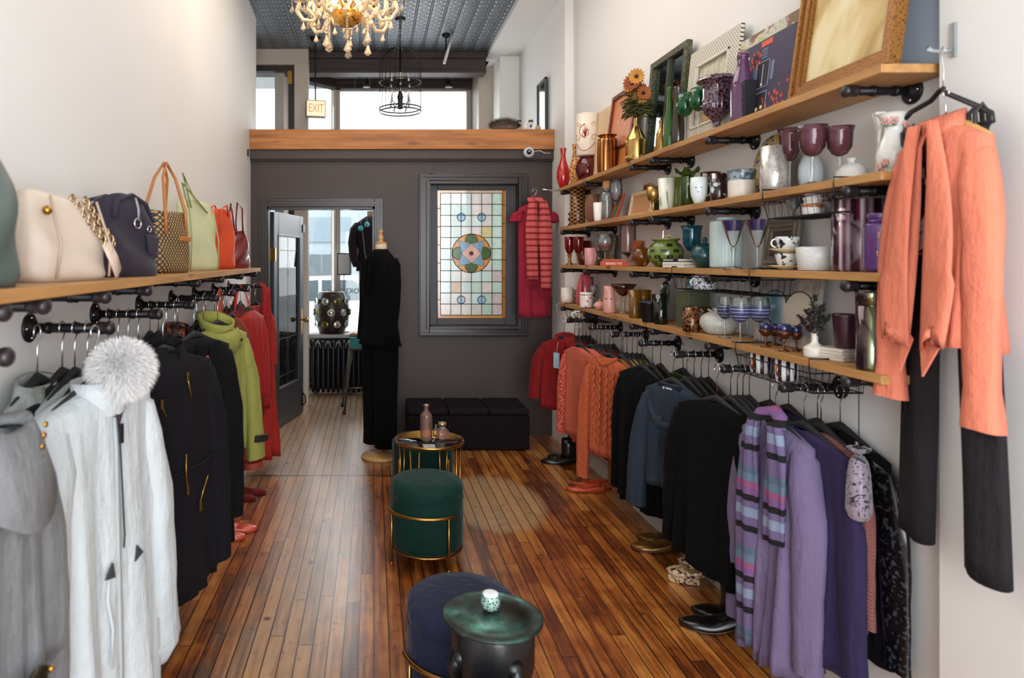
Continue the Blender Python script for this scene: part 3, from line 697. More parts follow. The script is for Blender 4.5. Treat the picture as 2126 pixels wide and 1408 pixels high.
def goblet(name, label, cat, k, box, mat, stem_mat=None, bowlf=.55, stemr=.09, footr=.72, shape='cup', group=None, rim=None, knob=False, rimz=.8, footmat=None):
    X, Y, r, h = item(k, *box); stem_mat = stem_mat or mat
    e = E(name, label, cat, (X, Y, ZS[k]+.0005), 0, group)
    bz = h*(1-bowlf); bh = h*bowlf
    sh = dict(cup=[(.18, 0), (.55, .08), (.85, .3), (.92, .55), (.95, .8), (1, 1)], wine=[(.12, 0), (.6, .1), (.93, .32), (1, .5), (.95, .75), (.8, 1)], cone=[(.08, 0), (.3, .12), (.62, .5), (1, 1)],
              coupe=[(.1, 0), (.6, .1), (.95, .4), (1, .65), (.92, 1)], tulip=[(.15, 0), (.5, .08), (.8, .3), (.85, .6), (.86, .8), (1, 1)], round=[(.15, 0), (.65, .1), (.97, .4), (1, .6), (.88, 1)])[shape]
    pr = [(a*r, bz+b_*bh) for a, b_ in sh]; t = .0018
    if rim:
        zc = bz+rimz*bh; lo = [p for p in pr if p[1] < zc]; hi = [p for p in pr if p[1] > zc]
        a_, b_ = lo[-1], hi[0]; f_ = (zc-a_[1])/(b_[1]-a_[1]); mid = (a_[0]+(b_[0]-a_[0])*f_, zc)
        G().lathe([(.0006, bz)]+lo+[mid], 28).ob('bowl', mat, e, True); G().lathe([mid]+hi, 28).ob('rim', rim, e, True, label='coloured rim')
    else: G().lathe([(.0006, bz)]+pr+[(max(.001, a-t), b_) for a, b_ in reversed(pr)]+[(.0006, bz+t)], 28).ob('bowl', mat, e, True)
    fr = r*footr; sr = max(.0028, r*stemr)
    st = [(sr*1.8, .012*h+.003), (sr, h*.10), (sr, bz*.5), (sr*(2.4 if knob else 1), bz*.62), (sr, bz*.75), (sr*1.6, bz+.001)]
    G().lathe(st, 14).ob('stem', stem_mat, e, True)
    G().lathe([(.0006, 0), (fr, 0), (fr, .0022), (sr*2, .010+.01*h), (.0006, .010+.01*h)], 28).ob('foot', footmat or stem_mat, e, True)
    return e
# ---------------- top shelf
RED = P('#b01c1c', .15, coat=.5, var=.04)
simple('vase', 'small glossy red bottle vase at the far end of the top shelf', 'vase', 1, (1156, 1183, 308, .25), 'vase1', RED, t=.004)
AMB = SPOT('#8a3d12', '#e0a04a', 60, .45, .25, tex='F1', coat=.4)
simple('vase', 'slim amber mosaic vase behind the small red vase on the top shelf', 'vase', 1, (1182, 1205, 300, .5), 'vase1', AMB)
GLR = GL('#7d1420', .5, .05, .5)
o, X, Y, r, h = simple('globe_vase', 'dark red round glass bowl carrying the white scroll-painted cylinder', 'vase', 1, (1196, 1244, 325, .5), 'globe', GLR)
# white cylinder painted with red scrolls
hc = H+(540-238)*Y/F-ZS[1]-h
e = E('cylinder_vase', 'white cylinder vase with red scroll painting, standing on the dark red glass bowl', 'vase', (X, Y, ZS[1]+h+.002), 0)
skin(PR['straight'], .082*.98, hc, True, .003, 36).ob('body', P('#e9dccb', .35, var=.03), e, True)
g = G(); rr = .0815
def onc(a, z_, r_=rr): return (r_*math.cos(a), r_*math.sin(a), z_)
def scroll(c_a, c_z, r0, turns, sgn, th, ph=0):
    pts = []
    for i in range(26):
        f_ = i/25; q = ph+sgn*turns*2*PI*f_; ra = r0*(1-.82*f_)
        pts.append(onc(c_a+ra*math.cos(q)/rr, c_z+ra*math.sin(q)))
    g.tube(pts, [th*(1-.6*i/25) for i in range(26)], 6)
base = math.radians(-125)
scroll(base+.1, hc*.55, .055, 1.1, 1, .0028, PI/2); scroll(base-.75, hc*.45, .03, 1.1, -1, .0018); scroll(base+.9, hc*.4, .03, 1.1, 1, .0018)
scroll(base+.1, hc*.5, .03, .8, -1, .0025, -PI/2); scroll(base-.6, hc*.75, .02, 1, -1, .0015); scroll(base+.8, hc*.72, .02, 1, 1, .0015)
for i in range(7):
    a = base+.1+(i-3)*.13; g.tube([onc(base+.1, hc*.42), onc((a+base+.1)/2, hc*.58), onc(a, hc*(.74-abs(i-3)*.05))], [.002, .0016, .0008], 5)
g.tube([onc(base-.9+1.9*i/10, hc*(.30-.2*math.sin(PI*i/10))) for i in range(11)], .0024, 6)
g.ob('scroll_pattern', P('#a3201e', .4), e, True, label='red scrollwork')
COP = ANG([(0, '#5a2f14'), (.35, '#b8763c'), (.5, '#e8b070'), (.65, '#9a5a28'), (1, '#5a2f14')], 14, .22, .9)
simple('ribbed_vase', 'copper ribbed vase with a flared lip on the top shelf', 'vase', 1, (1242, 1280, 281, .28), 'ribcyl', COP, mod=lambda a, z_: 1+.04*math.cos(14*a), n=56)
# flat things leaning on the wall; local x = along the wall, y = out into the room, z = up
def leaner(name, label, cat, k, x0, x1, ytop_near, xb=.10, tilt=6, thick=.02, hgt=None, z=None):
    X = XW-.03
    Yf = F*X/(x0-775); Yn = F*X/(x1-775); W_ = Yf-Yn
    h_ = hgt or (H+(540-ytop_near)*Yn/F-ZS[k])
    t_ = math.radians(tilt); hang = math.sin(t_)*h_
    e = E(name, label, cat, (XW-.006-hang-thick, (Yf+Yn)/2, (z or ZS[k])+.0008), 0, None, rot=(t_, 0, PI/2)); e.rotation_mode = 'XYZ'
    # rotate: first lean back about local x, then turn to face -X
    return e, W_, h_/math.cos(t_)
def frame_parts(e, W_, h_, bw_, fmat, inner, bd=.02, step=None, back='#6b5640'):
    g = G()
    for o_, i_, d_ in (step or [(0, bw_, bd)]):
        x0, x1 = -W_/2+o_, W_/2-o_; t = i_-o_; zz0, zz1 = o_, h_-o_
        # mitred ring, built as 4 trapezia solids
        O = [(x0, zz0), (x1, zz0), (x1, zz1), (x0, zz1)]; I = [(x0+t, zz0+t), (x1-t, zz0+t), (x1-t, zz1-t), (x0+t, zz1-t)]
        for a in range(4):
            b_ = (a+1) % 4; q = [O[a], O[b_], I[b_], I[a]]
            g.add([(p[0], y, p[1]) for y in (0, d_) for p in q], [(0, 1, 2, 3), (7, 6, 5, 4), (0, 4, 5, 1), (1, 5, 6, 2), (2, 6, 7, 3), (3, 7, 4, 0)])
    g.ob('frame', fmat, e, bevel=.002)
    G().box(-W_/2+.004, W_/2-.004, -.003, .001, .004, h_-.004).ob('backing', P(back, .8), e)
    if inner: G().box(-W_/2+bw_*.9, W_/2-bw_*.9, .001, .006, bw_*.9, h_-bw_*.9).ob(inner[0], inner[1], e, label=inner[2] if len(inner) > 2 else None)
e, W_, h_ = leaner('canvas_panel', 'plain pale wood panel leaning behind the copper ribbed vase', 'picture', 1, 1243, 1276, 216, thick=.02)
G().box(-W_/2, W_/2, 0, .018, 0, h_).ob('panel', P('#d8b894', .6), e, bevel=.002); e['category'] = 'panel'
e, W_, h_ = leaner('picture_frame', 'red-brown frame with a photo collage behind the gold bottle vase', 'picture frame', 1, 1276, 1330, 168, tilt=8)
COLLAGE = SPOT('#c9773f', '#e8d2bd', 22, .42, .4, tex='edge', c3='#8a97ac')
frame_parts(e, W_, h_, .028, P('#6e2615', .4), ('picture', COLLAGE, 'collage of small warm-toned photos'))
g = G(); g.box(-W_/2+.03, W_/2-.03, .006, .012, h_*.28, h_*.28+.018); g.ob('divider', P('#6e2615', .4), e); 
# sunflower bunch in gold bottle vase
GV = P('#b8965a', .2, 1, .1, 30)
e, X, Y, r, h = simple('bottle_vase', 'shiny gold bottle vase holding the orange silk flowers', 'vase', 1, (1300, 1342, 244, .2), [(.9, 0), (1, .03), (1, .42), (.9, .52), (.45, .72), (.26, .82), (.24, .98), (.3, 1)], GV, parts=['body'])
g = G()
for i in range(26):
    a = 2*PI*i/26; g.ball((r*.98*math.cos(a), r*.98*math.sin(a), h*.06+.004*(i % 3)), .006, 6, 4)
g.ob('bead_band', SPOT('#8a6a2a', '#e8c878', 150, .45, .2, 1), e, True)
def leaf(g, p, d, L_, wd, mi=0, droop=.3):
    d = Vector(d).normalized(); s = d.cross(Vector((0, 0, 1))); s = s.normalized() if s.length > .01 else Vector((1, 0, 0)); n_ = s.cross(d)
    vs = []; P0 = Vector(p)
    for t, w_ in ((0, .1), (.3, .9), (.6, 1), (.85, .5), (1, .02)):
        c_ = P0+d*L_*t - Vector((0, 0, droop*L_*t*t))
        vs += [tuple(c_-s*wd*w_/2+n_*wd*.12), tuple(c_-n_*wd*.05), tuple(c_+s*wd*w_/2+n_*wd*.12)]
    g.add(vs, [(3*i+j, 3*i+j+1, 3*i+j+4, 3*i+j+3) for i in range(4) for j in (0, 1)], mi)
fb = E('silk_flowers', 'bunch of orange and brown silk sunflowers with green leaves in the gold bottle vase', 'flowers', (X, Y, ZS[1]+h-.03), 0)
rnd = random.Random(5)
gs, gl = G(), G(); heads = []
for i in range(13):
    a = rnd.uniform(0, 2*PI); sp = rnd.uniform(.02, .08); hh_ = rnd.uniform(.06, .22)
    top = (sp*math.cos(a), sp*math.sin(a)*1.1, hh_+.03); heads.append((top, a))
    gs.tube([(0, 0, -.06), (sp*.3*math.cos(a), sp*.3*math.sin(a), hh_*.5), top], .0022, 5)
    for q in range(8):
        aa = rnd.uniform(0, 2*PI); leaf(gl, (sp*.4*math.cos(a), sp*.4*math.sin(a), hh_*rnd.uniform(.25, .8)), (math.cos(aa), math.sin(aa), rnd.uniform(-.1, .6)), rnd.uniform(.055, .10), .038)
gs.ob('stems', P('#3d4420', .7), fb, True); gl.ob('leaves', P('#545026', .6, 0, .25, 30), fb, True, solid=.0008)
for i, (tp, a) in enumerate(heads):
    g = G(); nrm = Vector((math.cos(a)-.4, math.sin(a)-.7, rnd.uniform(-.3, .9))).normalized()
    M = Matrix.Translation(tp) @ nrm.to_track_quat('Z', 'Y').to_matrix().to_4x4()
    for q in range(14):
        aa = 2*PI*q/14; leaf(g, (.008*math.cos(aa), .008*math.sin(aa), 0), (math.cos(aa), math.sin(aa), .35), .042, .020, 0, .15)
    g.ball((0, 0, .002), .012, 10, 6, 1, (1, 1, .5)); g.xf(M)
    g.ob('flower_head', [P(['#b5642a', '#8c3f1c', '#c98a30'][i % 3], .6, 0, .2, 40), P('#3a2012', .8)], fb, True)
# green window-frame mirror
e, W_, h_ = leaner('mirror', 'dark green carved frame holding a tall paned mirror on the top shelf', 'mirror', 1, 1360, 1437, 82, tilt=5)
frame_parts(e, W_, h_, .035, SPOT('#2e3320', '#5c5a3a', 90, .5, .5, bmp=.5), ('glass', P('#9aa6a6', .04, 1, .02)), .03)
G().box(-.012, .012, .004, .022, .03, h_-.03).ob('mullion', P('#3a3d26', .5), e)
simple('bottle', 'small gold glass bottle standing before the green mirror', 'bottle', 1, (1362, 1384, 250, .35), 'bottle', P('#a8844a', .2, .9), inner=False)
simple('tall_bottle', 'tall slender pale green glass bottle by the green mirror', 'bottle', 1, (1377, 1402, 180, .3), [(.95, 0), (1, .03), (.95, .3), (.5, .75), (.38, .97), (.5, 1)], GL('#5f8f4a', .6, .04, .35))
simple('tall_vase', 'tall smoky silver cylinder vase behind the green goblets', 'vase', 1, (1394, 1422, 181, .45), 'tallvase', GL('#4b4038', .5, .06, .5, .4, 60))
GG = GL('#0b6a3a', .5, .04, .55); CLR = GL('#e8eeee', .5, .03, .12)
goblet('goblet', 'dark green goblet with a clear stem, the left and lower of two', 'goblet', 1, (1406, 1440, 194, .35), GG, CLR, .46, .09, .7, 'wine')
goblet('goblet', 'bright green goblet with a clear stem, right beside the dark urn', 'goblet', 1, (1433, 1468, 183, .3), GG, CLR, .46, .09, .7, 'wine')
e, W_, h_ = leaner('picture_frame', 'wide white pierced-lattice frame behind the dark urn', 'picture frame', 1, 1440, 1546, 47, tilt=6)
m, nt, b = newmat('pierced_lattice'); v, x, y, z = coords(nt)
px_f = mth(nt, 'SUBTRACT', mth(nt, 'FRACT', mth(nt, 'MULTIPLY', mth(nt, 'ADD', x, z), 52)), .5); pz_f = mth(nt, 'SUBTRACT', mth(nt, 'FRACT', mth(nt, 'MULTIPLY_ADD', mth(nt, 'SUBTRACT', x, z), 52, 100)), .5)
dl = mth(nt, 'SQRT', mth(nt, 'ADD', mth(nt, 'MULTIPLY', px_f, px_f), mth(nt, 'MULTIPLY', pz_f, pz_f)))
nt.links.new(ramp(nt, dl, [(0, '#3c352c'), (.22, '#4a4238'), (.27, '#d8d2c4')]), b.inputs['Base Color']); b.inputs['Roughness'].default_value = .6
frame_parts(e, W_, h_, .085, m, ('picture', SPOT('#b9b49c', '#ccc8b4', 30, .5, .7), 'greenish-grey mottled mount'), .018)
g = G()
for o_, i_ in ((.082, .094),):
    g.box(-W_/2+o_, W_/2-o_, .01, .024, o_, i_); g.box(-W_/2+o_, W_/2-o_, .01, .024, h_-i_, h_-o_); g.box(-W_/2+o_, -W_/2+i_, .01, .024, o_, h_-o_); g.box(W_/2-i_, W_/2-o_, .01, .024, o_, h_-o_)
g.ob('inner_moulding', P('#dcd6c8', .5), e); G().box(-.03, .04, .007, .02, .1, h_*.5).ob('small_photo', P('#cba36a', .5), e)
# urn
URN = SPOT('#15131f', '#5c1c1a', 90, .45, .14, .3, 'noise', '#6a6478', .3, .8)
e, X, Y, r, h = simple('urn', 'dark iridescent red and blue glass urn with a fluted foot', 'urn', 1, (1450, 1526, 161, .4), [(.45, 0), (.5, .02), (.22, .1), (.2, .2), (.3, .27), (.62, .38), (.74, .5), (.7, .56), (.68, .62), (.72, .85), (1, .92), (1.0, .95), (.9, 1)], URN, parts=['body'], mod=lambda a, z_: 1+(.05*math.cos(16*a) if z_ < .16 else .012*math.cos(16*a)), n=64)
o_ = None
# purple swing top bottle
PUR = GL('#7a4a78', .45, .08, .62, .3, 50)
e, X, Y, r, h = simple('bottle', 'tall purple swing-top glass bottle beside the dark urn', 'bottle', 1, (1519, 1566, 104, .25), [(.92, 0), (1, .02), (1, .42), (.9, .55), (.52, .74), (.42, .84), (.42, .88), (.5, .89), (.5, .94)], PUR, parts=['body'])
G().lathe([(.001, h*.945), (r*.42, h*.945), (r*.45, h*.97), (r*.2, h*1.0), (.001, h)], 16).ob('stopper', P('#8f6b5a', .3), e, True)
g = G()
for s in (-1, 1): g.tube([(s*r*.45, 0, h*.85), (s*r*.62, 0, h*.9), (s*r*.48, 0, h*.97), (0, 0, h*1.0)], .0018, 6)
g.ob('wire_bail', CHROME, e, True)
g = G().box(-.03, .03, -.006, .006, 0, 0); e = E('record_spine', 'thin black spiral-bound notebook standing between the purple bottle and the navy canvas', 'notebook', (XW-.13, F*(XW-.13)/(1573-775), ZS[1]+.001), 0)
G().box(-.055, .055, -.007, .007, 0, .155).ob('cover', P('#15131a', .5), e, bevel=.001)
g = G()
for i in range(15): g.tube([(-.055+.009*math.cos(q), .009*math.sin(q), .008+i*.0098) for q in [2*PI*j/10 for j in range(10)]], .0012, 5, closed=True)
g.ob('spiral', P('#55505a', .3, .8), e); e.name = 'notebook'
# abstract canvas and navy canvas
def abstract(name, stops, sc_=3, det=5, dist=1.5):
    m, nt, b = newmat(name); v, x, y, z = coords(nt)
    n = N(nt, 'ShaderNodeTexNoise'); n.inputs['Scale'].default_value = sc_; n.inputs['Detail'].default_value = det; n.inputs['Distortion'].default_value = dist; nt.links.new(v, n.inputs['Vector'])
    nt.links.new(ramp(nt, n.outputs[0], stops), b.inputs['Base Color']); b.inputs['Roughness'].default_value = .6; return m
e, W_, h_ = leaner('painting', 'large abstract canvas in brown, white and purple behind the navy canvas', 'painting', 1, 1540, 1692, 4, tilt=4, thick=.02)
m, nt, b = newmat('abstract_paint'); v, x, y, z = coords(nt)
n1 = noise(nt, v, 5, 6, .7); tt = mth(nt, 'ADD', z, mth(nt, 'MULTIPLY', mth(nt, 'SUBTRACT', n1, .5), .55))
nt.links.new(ramp(nt, mth(nt, 'DIVIDE', tt, .42), [(0, '#4a3c5c'), (.25, '#6c5c7c'), (.42, '#b0607c'), (.55, '#8f9cb8'), (.66, '#e8e6ea'), (.76, '#a9b86a'), (.84, '#d8cfc8'), (.93, '#7a5a3a')]), b.inputs['Base Color'])
G().box(-W_/2, W_/2, 0, .02, 0, h_).ob('canvas', m, e, bevel=.002)
e, W_, h_ = leaner('painting', 'navy canvas painted with blocky shapes and orange stars, in front of the abstract canvas', 'painting', 1, 1578, 1702, 46, tilt=7, thick=.07)
G().box(-W_/2, W_/2, 0, .036, 0, h_).ob('canvas', P('#352d4c', .6, 0, .08, 6), e, bevel=.002)
def star(g, cx_, cz_, r_, y0=.036, y1=.0375, n=5): g.prism([(cx_+(r_ if i % 2 == 0 else r_*.42)*math.sin(PI*i/n), cz_+(r_ if i % 2 == 0 else r_*.42)*math.cos(PI*i/n)) for i in range(2*n)], y0, y1)
# local +x runs towards the far end (left in the picture)
g = G(); rnd = random.Random(8)
for i in range(26):
    for (x0, x1, z0, z1) in ((.02, W_/2-.03, h_*.66, h_*.88),): star(g, rnd.uniform(x0, x1), rnd.uniform(z0, z1), rnd.uniform(.006, .012))
for i in range(20): star(g, rnd.uniform(-W_/2+.01, -.02), rnd.uniform(.01, h_*.32), rnd.uniform(.006, .012))
g.ob('star_pattern', P('#d8583a', .6), e)
g = G(); ORG = P('#d8583a', .6); BLU = P('#6a7592', .6); BK = P('#1d1828', .6)
g.box(-.045, .03, .036, .0375, h_*.90, h_*.97); g.ob('orange_block', ORG, e)
g = G()
for i in range(4): g.box(-.02, .02, .036, .0375, h_*(.74+i*.035), h_*(.76+i*.035))
g.box(-.075, -.055, .036, .0375, h_*.42, h_*.66); g.box(.055, .075, .036, .0375, h_*.42, h_*.66); g.ob('blue_blocks', BLU, e)
g = G(); g.box(-.045, .045, .036, .037, h_*.36, h_*.70); g.box(-.045, .05, .036, .037, .01, h_*.30); g.ob('black_blocks', BK, e)
g = G(); 
for a_ in ((-.045, .045, h_*.36, h_*.70), (-.045, .05, .01, h_*.30)):
    for q in ((a_[0], a_[1], a_[3]-.002, a_[3]), (a_[0], a_[1], a_[2], a_[2]+.002), (a_[0], a_[0]+.002, a_[2], a_[3]), (a_[1]-.002, a_[1], a_[2], a_[3])): g.box(q[0], q[1], .037, .0382, q[2], q[3])
g.box(-.002, .001, .037, .0385, h_*.40, h_*.66)
g.ob('outline', P('#a9b0c4', .5), e); 
for q_ in ((-.018, h_*.1, .008), (.015, h_*.09, .008), (0, h_*.40, .006)): g = G(); disc(g, q_[:2], q_[2], .037, .039, 0, 12); g.ob('cream_dot', P('#e8d2a0', .5), e)
# gilt frame + grey panel behind
e, W_, h_ = leaner('panel', 'grey-blue painted panel standing behind the gilt framed painting', 'panel', 1, 1688, 1990, 0, tilt=2, thick=.004, hgt=.62)
G().box(-W_/2, W_/2, 0, .010, 0, h_).ob('board', P('#a9b4c2', .6), e)
e, W_, h_ = leaner('framed_painting', 'large gilt frame with a soft tan painting at the near end of the top shelf', 'painting', 1, 1722, 1952, 0, tilt=8, thick=.055, hgt=.60)
GILT = SPOT('#4c2e12', '#93622c', 170, .4, .42, .55, bmp=.6)
frame_parts(e, W_, h_, .05, GILT, None, .03, step=[(0, .012, .04), (.012, .040, .03), (.040, .052, .024)], back='#7a5a30')
PT = abstract('soft_painting', [(.3, '#8a6a34'), (.42, '#c8a96a'), (.5, '#e2cf9f'), (.62, '#ecdfc0'), (.75, '#cbbcae')], 2.2, 3, 1.2)
G().box(-W_/2+.05, W_/2-.05, .004, .012, .05, h_-.05).ob('picture', PT, e, label='soft tan and cream brushwork')
# ---------------- second shelf
def LATTICE(c1, c2, n=7, pz=34):
    m, nt, b = newmat('gold_lattice'); v, x, y, z = coords(nt)
    a = mth(nt, 'DIVIDE', mth(nt, 'ARCTAN2', y, x), 2*PI); u = mth(nt, 'MULTIPLY', a, n); w_ = mth(nt, 'MULTIPLY', z, pz)
    l1 = mth(nt, 'ABSOLUTE', mth(nt, 'SUBTRACT', mth(nt, 'FRACT', mth(nt, 'ADD', mth(nt, 'ADD', u, w_), 20)), .5)); l2 = mth(nt, 'ABSOLUTE', mth(nt, 'SUBTRACT', mth(nt, 'FRACT', mth(nt, 'ADD', mth(nt, 'SUBTRACT', u, w_), 20)), .5))
    nt.links.new(mixc(nt, mth(nt, 'MAXIMUM', mth(nt, 'LESS_THAN', l1, .09), mth(nt, 'LESS_THAN', l2, .09)), c2, c1), b.inputs['Base Color']); b.inputs['Roughness'].default_value = .25; return m
simple('figurine', 'tiny dark red glass figure at the far end of the second shelf', 'figurine', 2, (1178, 1193, 440, .3), [(.6, 0), (.9, .1), (.4, .3), (.9, .5), (.35, .7), (.8, .85), (.3, 1)], GL('#6a0f14', .4, .1, .7), inner=False)
LAT = LATTICE('#b08a4c', '#3c1410')
simple('lattice_vase', 'tall dark red vase with a gold lattice at the far end of the second shelf', 'vase', 2, (1184, 1215, 388, .35), 'straight', LAT)
simple('ball_vase', 'brown and copper diagonal-striped round vase on the second shelf', 'vase', 2, (1215, 1252, 404, .5), [(.5, 0), (.85, .15), (1, .45), (.95, .8), (.75, .97), (.7, 1)], STR([(0, '#5a3020'), (.6, '#a8745a')], .007, 'z', .4, wob=.05))
simple('tumbler', 'small white tumbler with pink lettering in front of the striped round vase', 'cup', 2, (1232, 1254, 421, .12), 'tumbler', SPOT('#ece4e0', '#ece4e0', 20, .6, .3))
e, X, Y, r, h = simple('carafe', 'clear glass carafe with a cork stopper on the second shelf', 'carafe', 2, (1246, 1274, 376, .35), [(.85, 0), (1, .03), (1, .62), (.8, .72), (.55, .78), (.5, .9)], CLR, parts=['body'])
G().lathe([(.001, h*.80), (r*.46, h*.80), (r*.62, h*.84), (r*.62, h*.97), (r*.5, h), (.001, h)], 16).ob('cork', P('#c38a5a', .7, bmp=.3), e, True); G().lathe([(.001, .004), (r*.9, .004), (r*.9, h*.5), (.001, h*.5)], 20).ob('pink_filling', GL('#dba48e', .4, .1, .25), e, True)
goblet('wine_glass', 'clear wine glass with a red stem base beside the corked carafe', 'wine glass', 2, (1266, 1292, 372, .55), CLR, GL('#a8402e', .5, .05, .5), .55, .07, .6, 'wine')
for i, (a, b_, lab) in enumerate(((1280, 1296, 'left'), (1292, 1308, 'right'))):
    e, W_, h_ = leaner('picture_frame', f'small red wooden frame leaning on the second shelf, {lab} one of the pair', 'picture frame', 2, a, b_+8, 391, tilt=18, thick=.09-i*.03, hgt=.165)
    frame_parts(e, .11, h_, .016, P('#b0452f', .5), ('picture', P('#3d6b3c', .5)), .014)
e, W_, h_ = leaner('picture_frame', 'cream carved photo frame with a tan picture on the second shelf', 'picture frame', 2, 1322, 1370, 384, tilt=10, hgt=.155, thick=.04)
frame_parts(e, W_, h_, .022, SPOT('#d8b684', '#efdcb8', 80, .45, .6, bmp=.5), ('picture', P('#c9976a', .5)), .016)
e = E('letter_sign', 'little orange sign with a row of dark letters behind the cream photo frame', 'sign', (XW-.02, F*(XW-.02)/(1346-775), ZS[2]+.001), PI/2)
G().box(-.05, .05, 0, .01, 0, .20).ob('board', P('#c07a3a', .6), e, bevel=.001); g = G()
for i in range(6): g.box(-.042+i*.0145, -.034+i*.0145, .01, .0115, .165, .19)
g.ob('lettering', P('#5a2a16', .6), e)
goblet('brass_goblet', 'squat hammered brass goblet in front of the cream photo frame', 'goblet', 2, (1342, 1370, 388, .15), P('#b08a50', .3, .85, bmp=.4), None, .6, .2, .6, 'round')
m, nt, b = newmat('bamboo_print'); v, x, y, z = coords(nt); mp = N(nt, 'ShaderNodeMapping'); mp.inputs['Scale'].default_value = (30, 30, 6); mp.inputs['Rotation'].default_value = (.3, .2, 0); nt.links.new(v, mp.inputs[0])
nt.links.new(ramp(nt, noise(nt, mp.outputs[0], 1, 2), [(.36, '#8f9c6a'), (.42, '#e2e4d4'), (.6, '#e6e8da')]), b.inputs['Base Color']); b.inputs['Roughness'].default_value = .3
simple('vase', 'white cylinder vase painted with green bamboo on the second shelf', 'vase', 2, (1367, 1400, 371, .3), 'tumbler', m)
simple('hobnail_vase', 'bumpy olive green glass vase behind the ruffled vase', 'vase', 2, (1388, 1420, 369, .6), [(.8, 0), (.95, .1), (1, .5), (.9, 1)], P('#7c8a34', .15, bmp=1, bs=150, coat=.6), mod=lambda a, z_: 1+.05*math.cos(14*a)*math.cos(z_*170), n=56)
# ruffled vase
X, Y, r, h = item(2, 1402, 1452, 345, .3); e = E('ruffled_vase', 'green glass vase with a wide ruffled rim on the second shelf', 'vase', (X, Y, ZS[2]+.0005)); OG = GL('#3c5c14', .5, .05, .62)
r *= .72
G().lathe([(.001, 0), (r*.72, 0), (r*.78, .02*h), (r*.74, h*.6), (r*.7, h*.74)], 30).ob('body', OG, e, True)
R = []
for f_ in (0, .25, .5, .75, 1):
    R.append([((r*.7+r*.62*f_**.8)*math.cos(a)*(1+.10*f_*math.cos(6*a)), (r*.7+r*.62*f_**.8)*math.sin(a)*(1+.10*f_*math.cos(6*a)), h*(.74+.2*f_**.6-(.04*f_ if f_ > .6 else 0))+.014*f_*math.cos(6*a)) for a in [2*PI*i/60 for i in range(60)]])
G().rings(R, True, False, False).ob('ruffled_rim', OG, e, True, solid=.002)
MUGB = P('#3a1c18', .2, coat=.5)
e, X, Y, r, h = simple('face_mug', 'white mug with closed-eye face markings, hung on a gold stand', 'mug', 2, (1434, 1468, 369, .12), [(.35, 0), (.6, .04), (.92, .35), (1, .7), (.95, 1)], P('#dfe6e4', .3), parts=['body'])
g = G(); 
for s in (-1, 1): 
    a0 = math.radians(-118)+s*.0
    g.tube([((r*1.0)*math.cos(a0+s*.28+q*.12), (r*1.0)*math.sin(a0+s*.28+q*.12), h*.62-.004*(1-q*q)) for q in (-1, -.5, 0, .5, 1)], .0011, 5)
g.tube([((r*1.0)*math.cos(math.radians(-118)+q*.12), (r*1.0)*math.sin(math.radians(-118)+q*.12), h*.42+.002*q*q) for q in (-1, 0, 1)], .0011, 5)
g.ob('face_marks', P('#23201f', .5), e); handle(e, r, h*.3, h*.8, .02, .004, P('#d8c8a0', .3), 0)
simple('brown_vase', 'dark brown glazed vase behind the white face mug', 'vase', 2, (1456, 1494, 358, .5), 'bowl', MUGB)
e, X, Y, r, h = simple('dark_mug', 'dark brown mug with a pale leaf design beside the grey-rimmed pot', 'mug', 2, (1476, 1510, 361, .3), 'mug', SPOT('#2c1512', '#c3d4d6', 26, .58, .2, coat=.5), parts=['body']); handle(e, r, h*.2, h*.8, .022, .005, MUGB, 0)
simple('stoneware_pot', 'cream stoneware pot with a blue-grey glazed rim on the second shelf', 'pot', 2, (1514, 1566, 354, .3), [(.85, 0), (.97, .04), (1, .3), (1, .62), (.94, .72), (1, .85), (1.02, 1)], m if False else None or P('#ddd2c4', .4))
X, Y, r, h = item(2, 1514, 1566, 354, .3); G().lathe([(r*1.012, h*.62), (r*.96, h*.72), (r*1.012, h*.85), (r*1.03, h*.99), (r*1.03, h*1.01), (r*.97, h*1.01)], 28).ob('glazed_rim', SPOT('#4a5866', '#8d9aa2', 40, .5, .2), bpy.data.objects['stoneware_pot'], True, label='blue-grey glazed rim')
# plate standing on edge
e, W_, h_ = leaner('plate', 'patterned yellow and blue plate standing on edge behind the silver vase', 'plate', 2, 1583, 1652, 270, tilt=8, thick=.02)
g = G(); rp = h_/2
g.lathe([(.001, .004), (rp*.6, .004), (rp*.68, .008), (rp, .018), (rp, .021), (rp*.66, .012), (rp*.6, .008), (.001, .008)], 40); g.xf(Matrix.Translation((0, 0, rp)) @ Matrix.Rotation(-PI/2, 4, 'X'))
g.ob('dish', SPOT('#2c3440', '#cfc9bb', 75, .42, .25, c3='#c9a64e'), e, True)
simple('mercury_vase', 'silver mercury-glass cylinder vase in front of the patterned plate', 'vase', 2, (1581, 1633, 305, .28), 'straight', SPOT('#b0acac', '#d0ccc6', 160, .42, .22, .55, bmp=.3))
PG = GL('#a06876', .4, .06, .22)
goblet('goblet', 'pink glass goblet beside the silver vase, leftmost of three', 'goblet', 2, (1617, 1662, 268, .45), PG, CLR, .52, .11, .7, 'tulip')
goblet('goblet', 'pink glass goblet at the front, middle of the three', 'goblet', 2, (1657, 1716, 262, .2), PG, CLR, .52, .11, .7, 'tulip')
goblet('goblet', 'pink glass goblet nearest the white pitcher, rightmost of three', 'goblet', 2, (1716, 1771, 264, .5), PG, CLR, .52, .11, .7, 'tulip')
simple('round_flask', 'pale blue-white round flask behind the middle pink goblet', 'flask', 2, (1660, 1706, 322, .75), 'globe', P('#cfd8dc', .2))
WC = P('#e6e6e0', .2, 0, .03, coat=.5)
X, Y, r, h = item(2, 1735, 1800, 330, .62); r = min(r, .046)
e = E('butter_dish', 'white lidded butter dish between the pink goblets and the floral pitcher', 'dish', (X, Y, ZS[2]+.0005))
